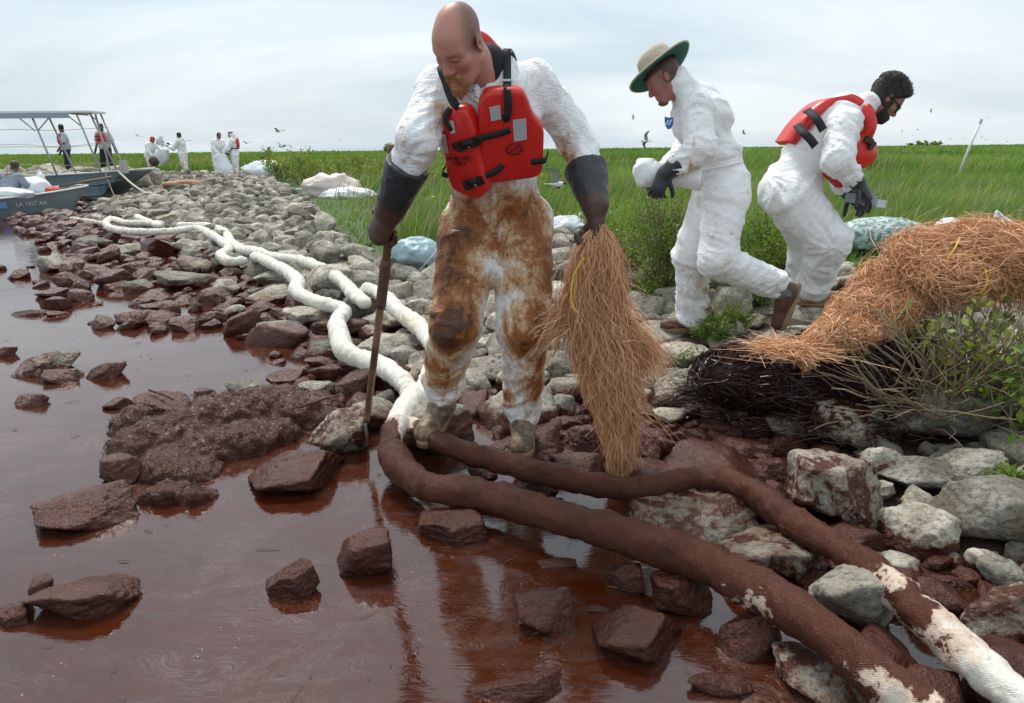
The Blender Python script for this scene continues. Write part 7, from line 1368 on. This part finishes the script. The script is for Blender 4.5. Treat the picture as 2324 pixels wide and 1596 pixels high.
# bags they hold
film = NT('clear_bag_film'); film.set(color=(.72, .75, .76), rough=.3, trans=.35); film = film.m
def bagcone(pts, radii, mat, label, name='collection_bag', group='bags held by the far workers'):
    C, _ = spline(np.column_stack([np.array(pts), radii]), 26); V, F = tube(C[:, :3], C[:, 3], 28); V = V + ((ridge(V * 7, 2) - .5) * .07)[:, None]; return tag(mk(name, V, F, mat), label, 'bag', group)
bagcone([(-10.95, 26.72, 1.22), (-10.9, 26.7, .95), (-10.8, 26.65, .62), (-10.7, 26.6, .40)], [.26, .30, .34, .26], MAT_WBAG, 'large white bag held open by the hooded worker and his mate')
bagcone([(-13.85, 28.75, 1.42), (-14.05, 28.7, 1.22), (-14.3, 28.6, .98), (-14.36, 28.6, .86)], [.06, .26, .24, .1], film, 'clear bag with a dark ball inside, between the far pair at left')
V, F = ico(3); tag(mk('oiled_clump', V * (1 + .2 * (fbm(V * 2, 2) - .5))[:, None] * .20 + np.array([-14.28, 28.45, 1.02]), F, simple('oily_brown', (.07, .05, .04), .6, .4)), 'round dark clump of oiled debris seen through the clear bag', 'debris')
bagcone([(-13.95, 28.7, 1.58), (-14.05, 28.7, 1.75), (-14.0, 28.7, 1.95)], [.05, .16, .06], film, 'small clear bag flung up above the far pair at left')
bagcone([(-10.1, 26.8, .40), (-9.9, 26.8, .46), (-9.6, 26.8, .40)], [.08, .2, .06], MAT_WBAG, 'small white bag at the hooded worker\'s heels'); bagcone([(-9.6, 27.4, .5), (-9.1, 27.5, .72), (-8.7, 27.5, .95)], [.10, .14, .10], MAT_WBAG, 'crumpled white bag propped against the bush by the far workers')
for i, (u, v, lab) in enumerate([(555, 462 - 32, 'orange snare scrap left on the far rocks, left of two'), (600, 430, 'orange snare scrap left on the far rocks, right of two')]):
    q = G(400 + 32 * i, 424, .4); sack('snare_scrap', lab, (q[0], q[1], hz(q[0], q[1]) + .2), (.38, .25, .09), simple('faded_snare', (.42, .19, .10), .8, .3, 30, .02), 0, 40 + i, 'snare scraps on the far rocks', 'snare scrap', sub=3)
# ------------------------------------------------------------------ gulls
MAT_GULL = simple('gull_white', (.70, .70, .69), .7); MAT_GULLW = simple('gull_grey_wing', (.30, .31, .32), .7, .3); MAT_GULLB = simple('gull_black', (.03, .03, .032), .7)
def gull(u, v, y, span, yaw, up, label, dihed=.5, size='big'):
    c = D(u, v, y); Rm = rotm(0, up, yaw); s = span / 2; wl = lambda x, y_, z: c + Rm @ np.array([x, y_, z]); root = empty('gull', label, 'gull', 'gulls in the air')
    f = Field(c - s * .9, c + s * .9, s * .035); f.rc(wl(0, -.32 * s, 0), wl(0, .15 * s, 0), .03 * s, .11 * s, .03 * s); f.rc(wl(0, .15 * s, 0), wl(0, .36 * s, .03 * s), .10 * s, .06 * s, .03 * s); f.rc(wl(0, -.3 * s, 0), wl(0, -.5 * s, 0), .03 * s, .07 * s, .02 * s, sq=(Rm[:, 2], 3)); V, F = f.mesh(); mk('body', V, F, MAT_GULL, root)
    V, F = ico(2); mk('head', V * .075 * s + wl(0, .36 * s, .04 * s), F, MAT_GULLB, root); mk('bill', *tube(np.array([wl(0, .42 * s, .03 * s), wl(0, .53 * s, .01 * s)]), [.02 * s, .006 * s], 6), MAT_GULLB, root)
    for k in (-1, 1):
        sp = [(.05, .12, .02, .34), (.30, .22, .02 + .26 * dihed, .36), (.52, .20, .06 + .40 * dihed, .30), (.80, .02, .10 + .34 * dihed, .20), (1.0, -.18, .10 + .18 * dihed, .04)]; Vt = []
        for x, yl, z, ch in sp: Vt += [wl(k * x * s, yl * s, z * s), wl(k * x * s, (yl - ch * .5) * s, (z + .025) * s), wl(k * x * s, (yl - ch) * s, (z - .01) * s)]
        Vt = np.array(Vt); Vb = Vt - Rm[:, 2] * .012 * s; wg = mk('wing', np.vstack([Vt[:12], Vb[:12]]), [grid_faces(4, 3, False), grid_faces(4, 3, False, 12)], MAT_GULLW, root); mk('wing_tip', np.vstack([Vt[9:], Vb[9:]]), [grid_faces(2, 3, False), grid_faces(2, 3, False, 6)], MAT_GULLB, wg)
for a in [(632, 299, 34, .8, R(75), .15, 'gull gliding highest over the far bushes', .6), (641, 333, 30, .85, R(150), -.2, 'gull low over the bushes with dark wing lifted', .55), (610, 344, 32, .75, R(120), .3, 'gull skimming the bushes, left of the low pair', .6), (560, 325, 60, 1.0, R(60), .1, 'tiny gull just right of the hooded far worker', .5), (1466, 321, 15, .45, R(95), .95, 'gull with one wing raised left of the hat-wearing worker\'s chest', .7), (1437, 268, 60, .7, R(80), .7, 'tiny gull below the sun hat', .6), (1688, 302, 22, .32, R(60), .5, 'dark bird just right of the hat-wearing worker\'s back', .2), (1262, 418, 9.5, .62, R(-110), -.5, 'gull low over the grass right of the red vest', .7), (2113, 252, 60, .5, R(60), .8, 'dark bird highest at the right of the bearded worker', .3), (314, 309, 70, .9, R(60), .4, 'lone speck of a bird right of the canopy', .4)]: gull(*a)
m0 = None
for i, (u, v) in enumerate([(2048, 298), (2072, 308), (2082, 295), (2155, 316), (2190, 314), (2228, 312), (2238, 318), (2285, 322), (2240, 268), (985, 320), (1015, 318), (1030, 330), (770, 318), (90, 335), (430, 320), (900, 310)]):
    c = D(u, v, 140); w_ = rng.uniform(.25, .5); a = rng.uniform(0, 6.28); Rm = rotm(0, rng.uniform(-.5, .5), a)
    if m0 is None:
        V = np.array([[-1, -.15, .3], [-.5, .1, .38], [0, .12, .05], [.5, .1, .38], [1, -.15, .3], [-.95, -.25, .28], [-.5, -.18, .35], [0, -.5, 0], [.5, -.18, .35], [.95, -.25, .28]]); m0 = mesh_data('distant_bird', np.vstack([V, V + np.array([0, 0, -.08])]), [np.array([[0, 1, 6, 5], [1, 2, 7, 6], [2, 3, 8, 7], [3, 4, 9, 8]]), np.array([[0, 1, 6, 5], [1, 2, 7, 6], [2, 3, 8, 7], [3, 4, 9, 8]]) + 10, np.array([[0, 1, 11, 10], [1, 2, 12, 11], [2, 3, 13, 12], [3, 4, 14, 13]])], MAT_GULLB)
    o = link('distant_bird', m0); o.location = c; o.scale = (w_, w_, w_); o.rotation_euler = (0, rng.uniform(-.5, .5), a); tag(o, 'distant bird, a dark speck above the marsh horizon', 'bird', 'distant birds over the marsh')
# clump of trees on the horizon
for (u, w_, lab) in ((1178, 16, 'far dark tree clump on the horizon left of the pole top'), (2105, 20, 'low far tree clump on the horizon right of the bearded worker')):
    q = D(u if u != 1178 else 870, 333, 320); shrub((q[0], q[1], .3), 4.2 if u < 2000 else 3.0, w_, lab, 900, 8, .9, MAT_LEAF, group='far trees', name='far_tree_clump')
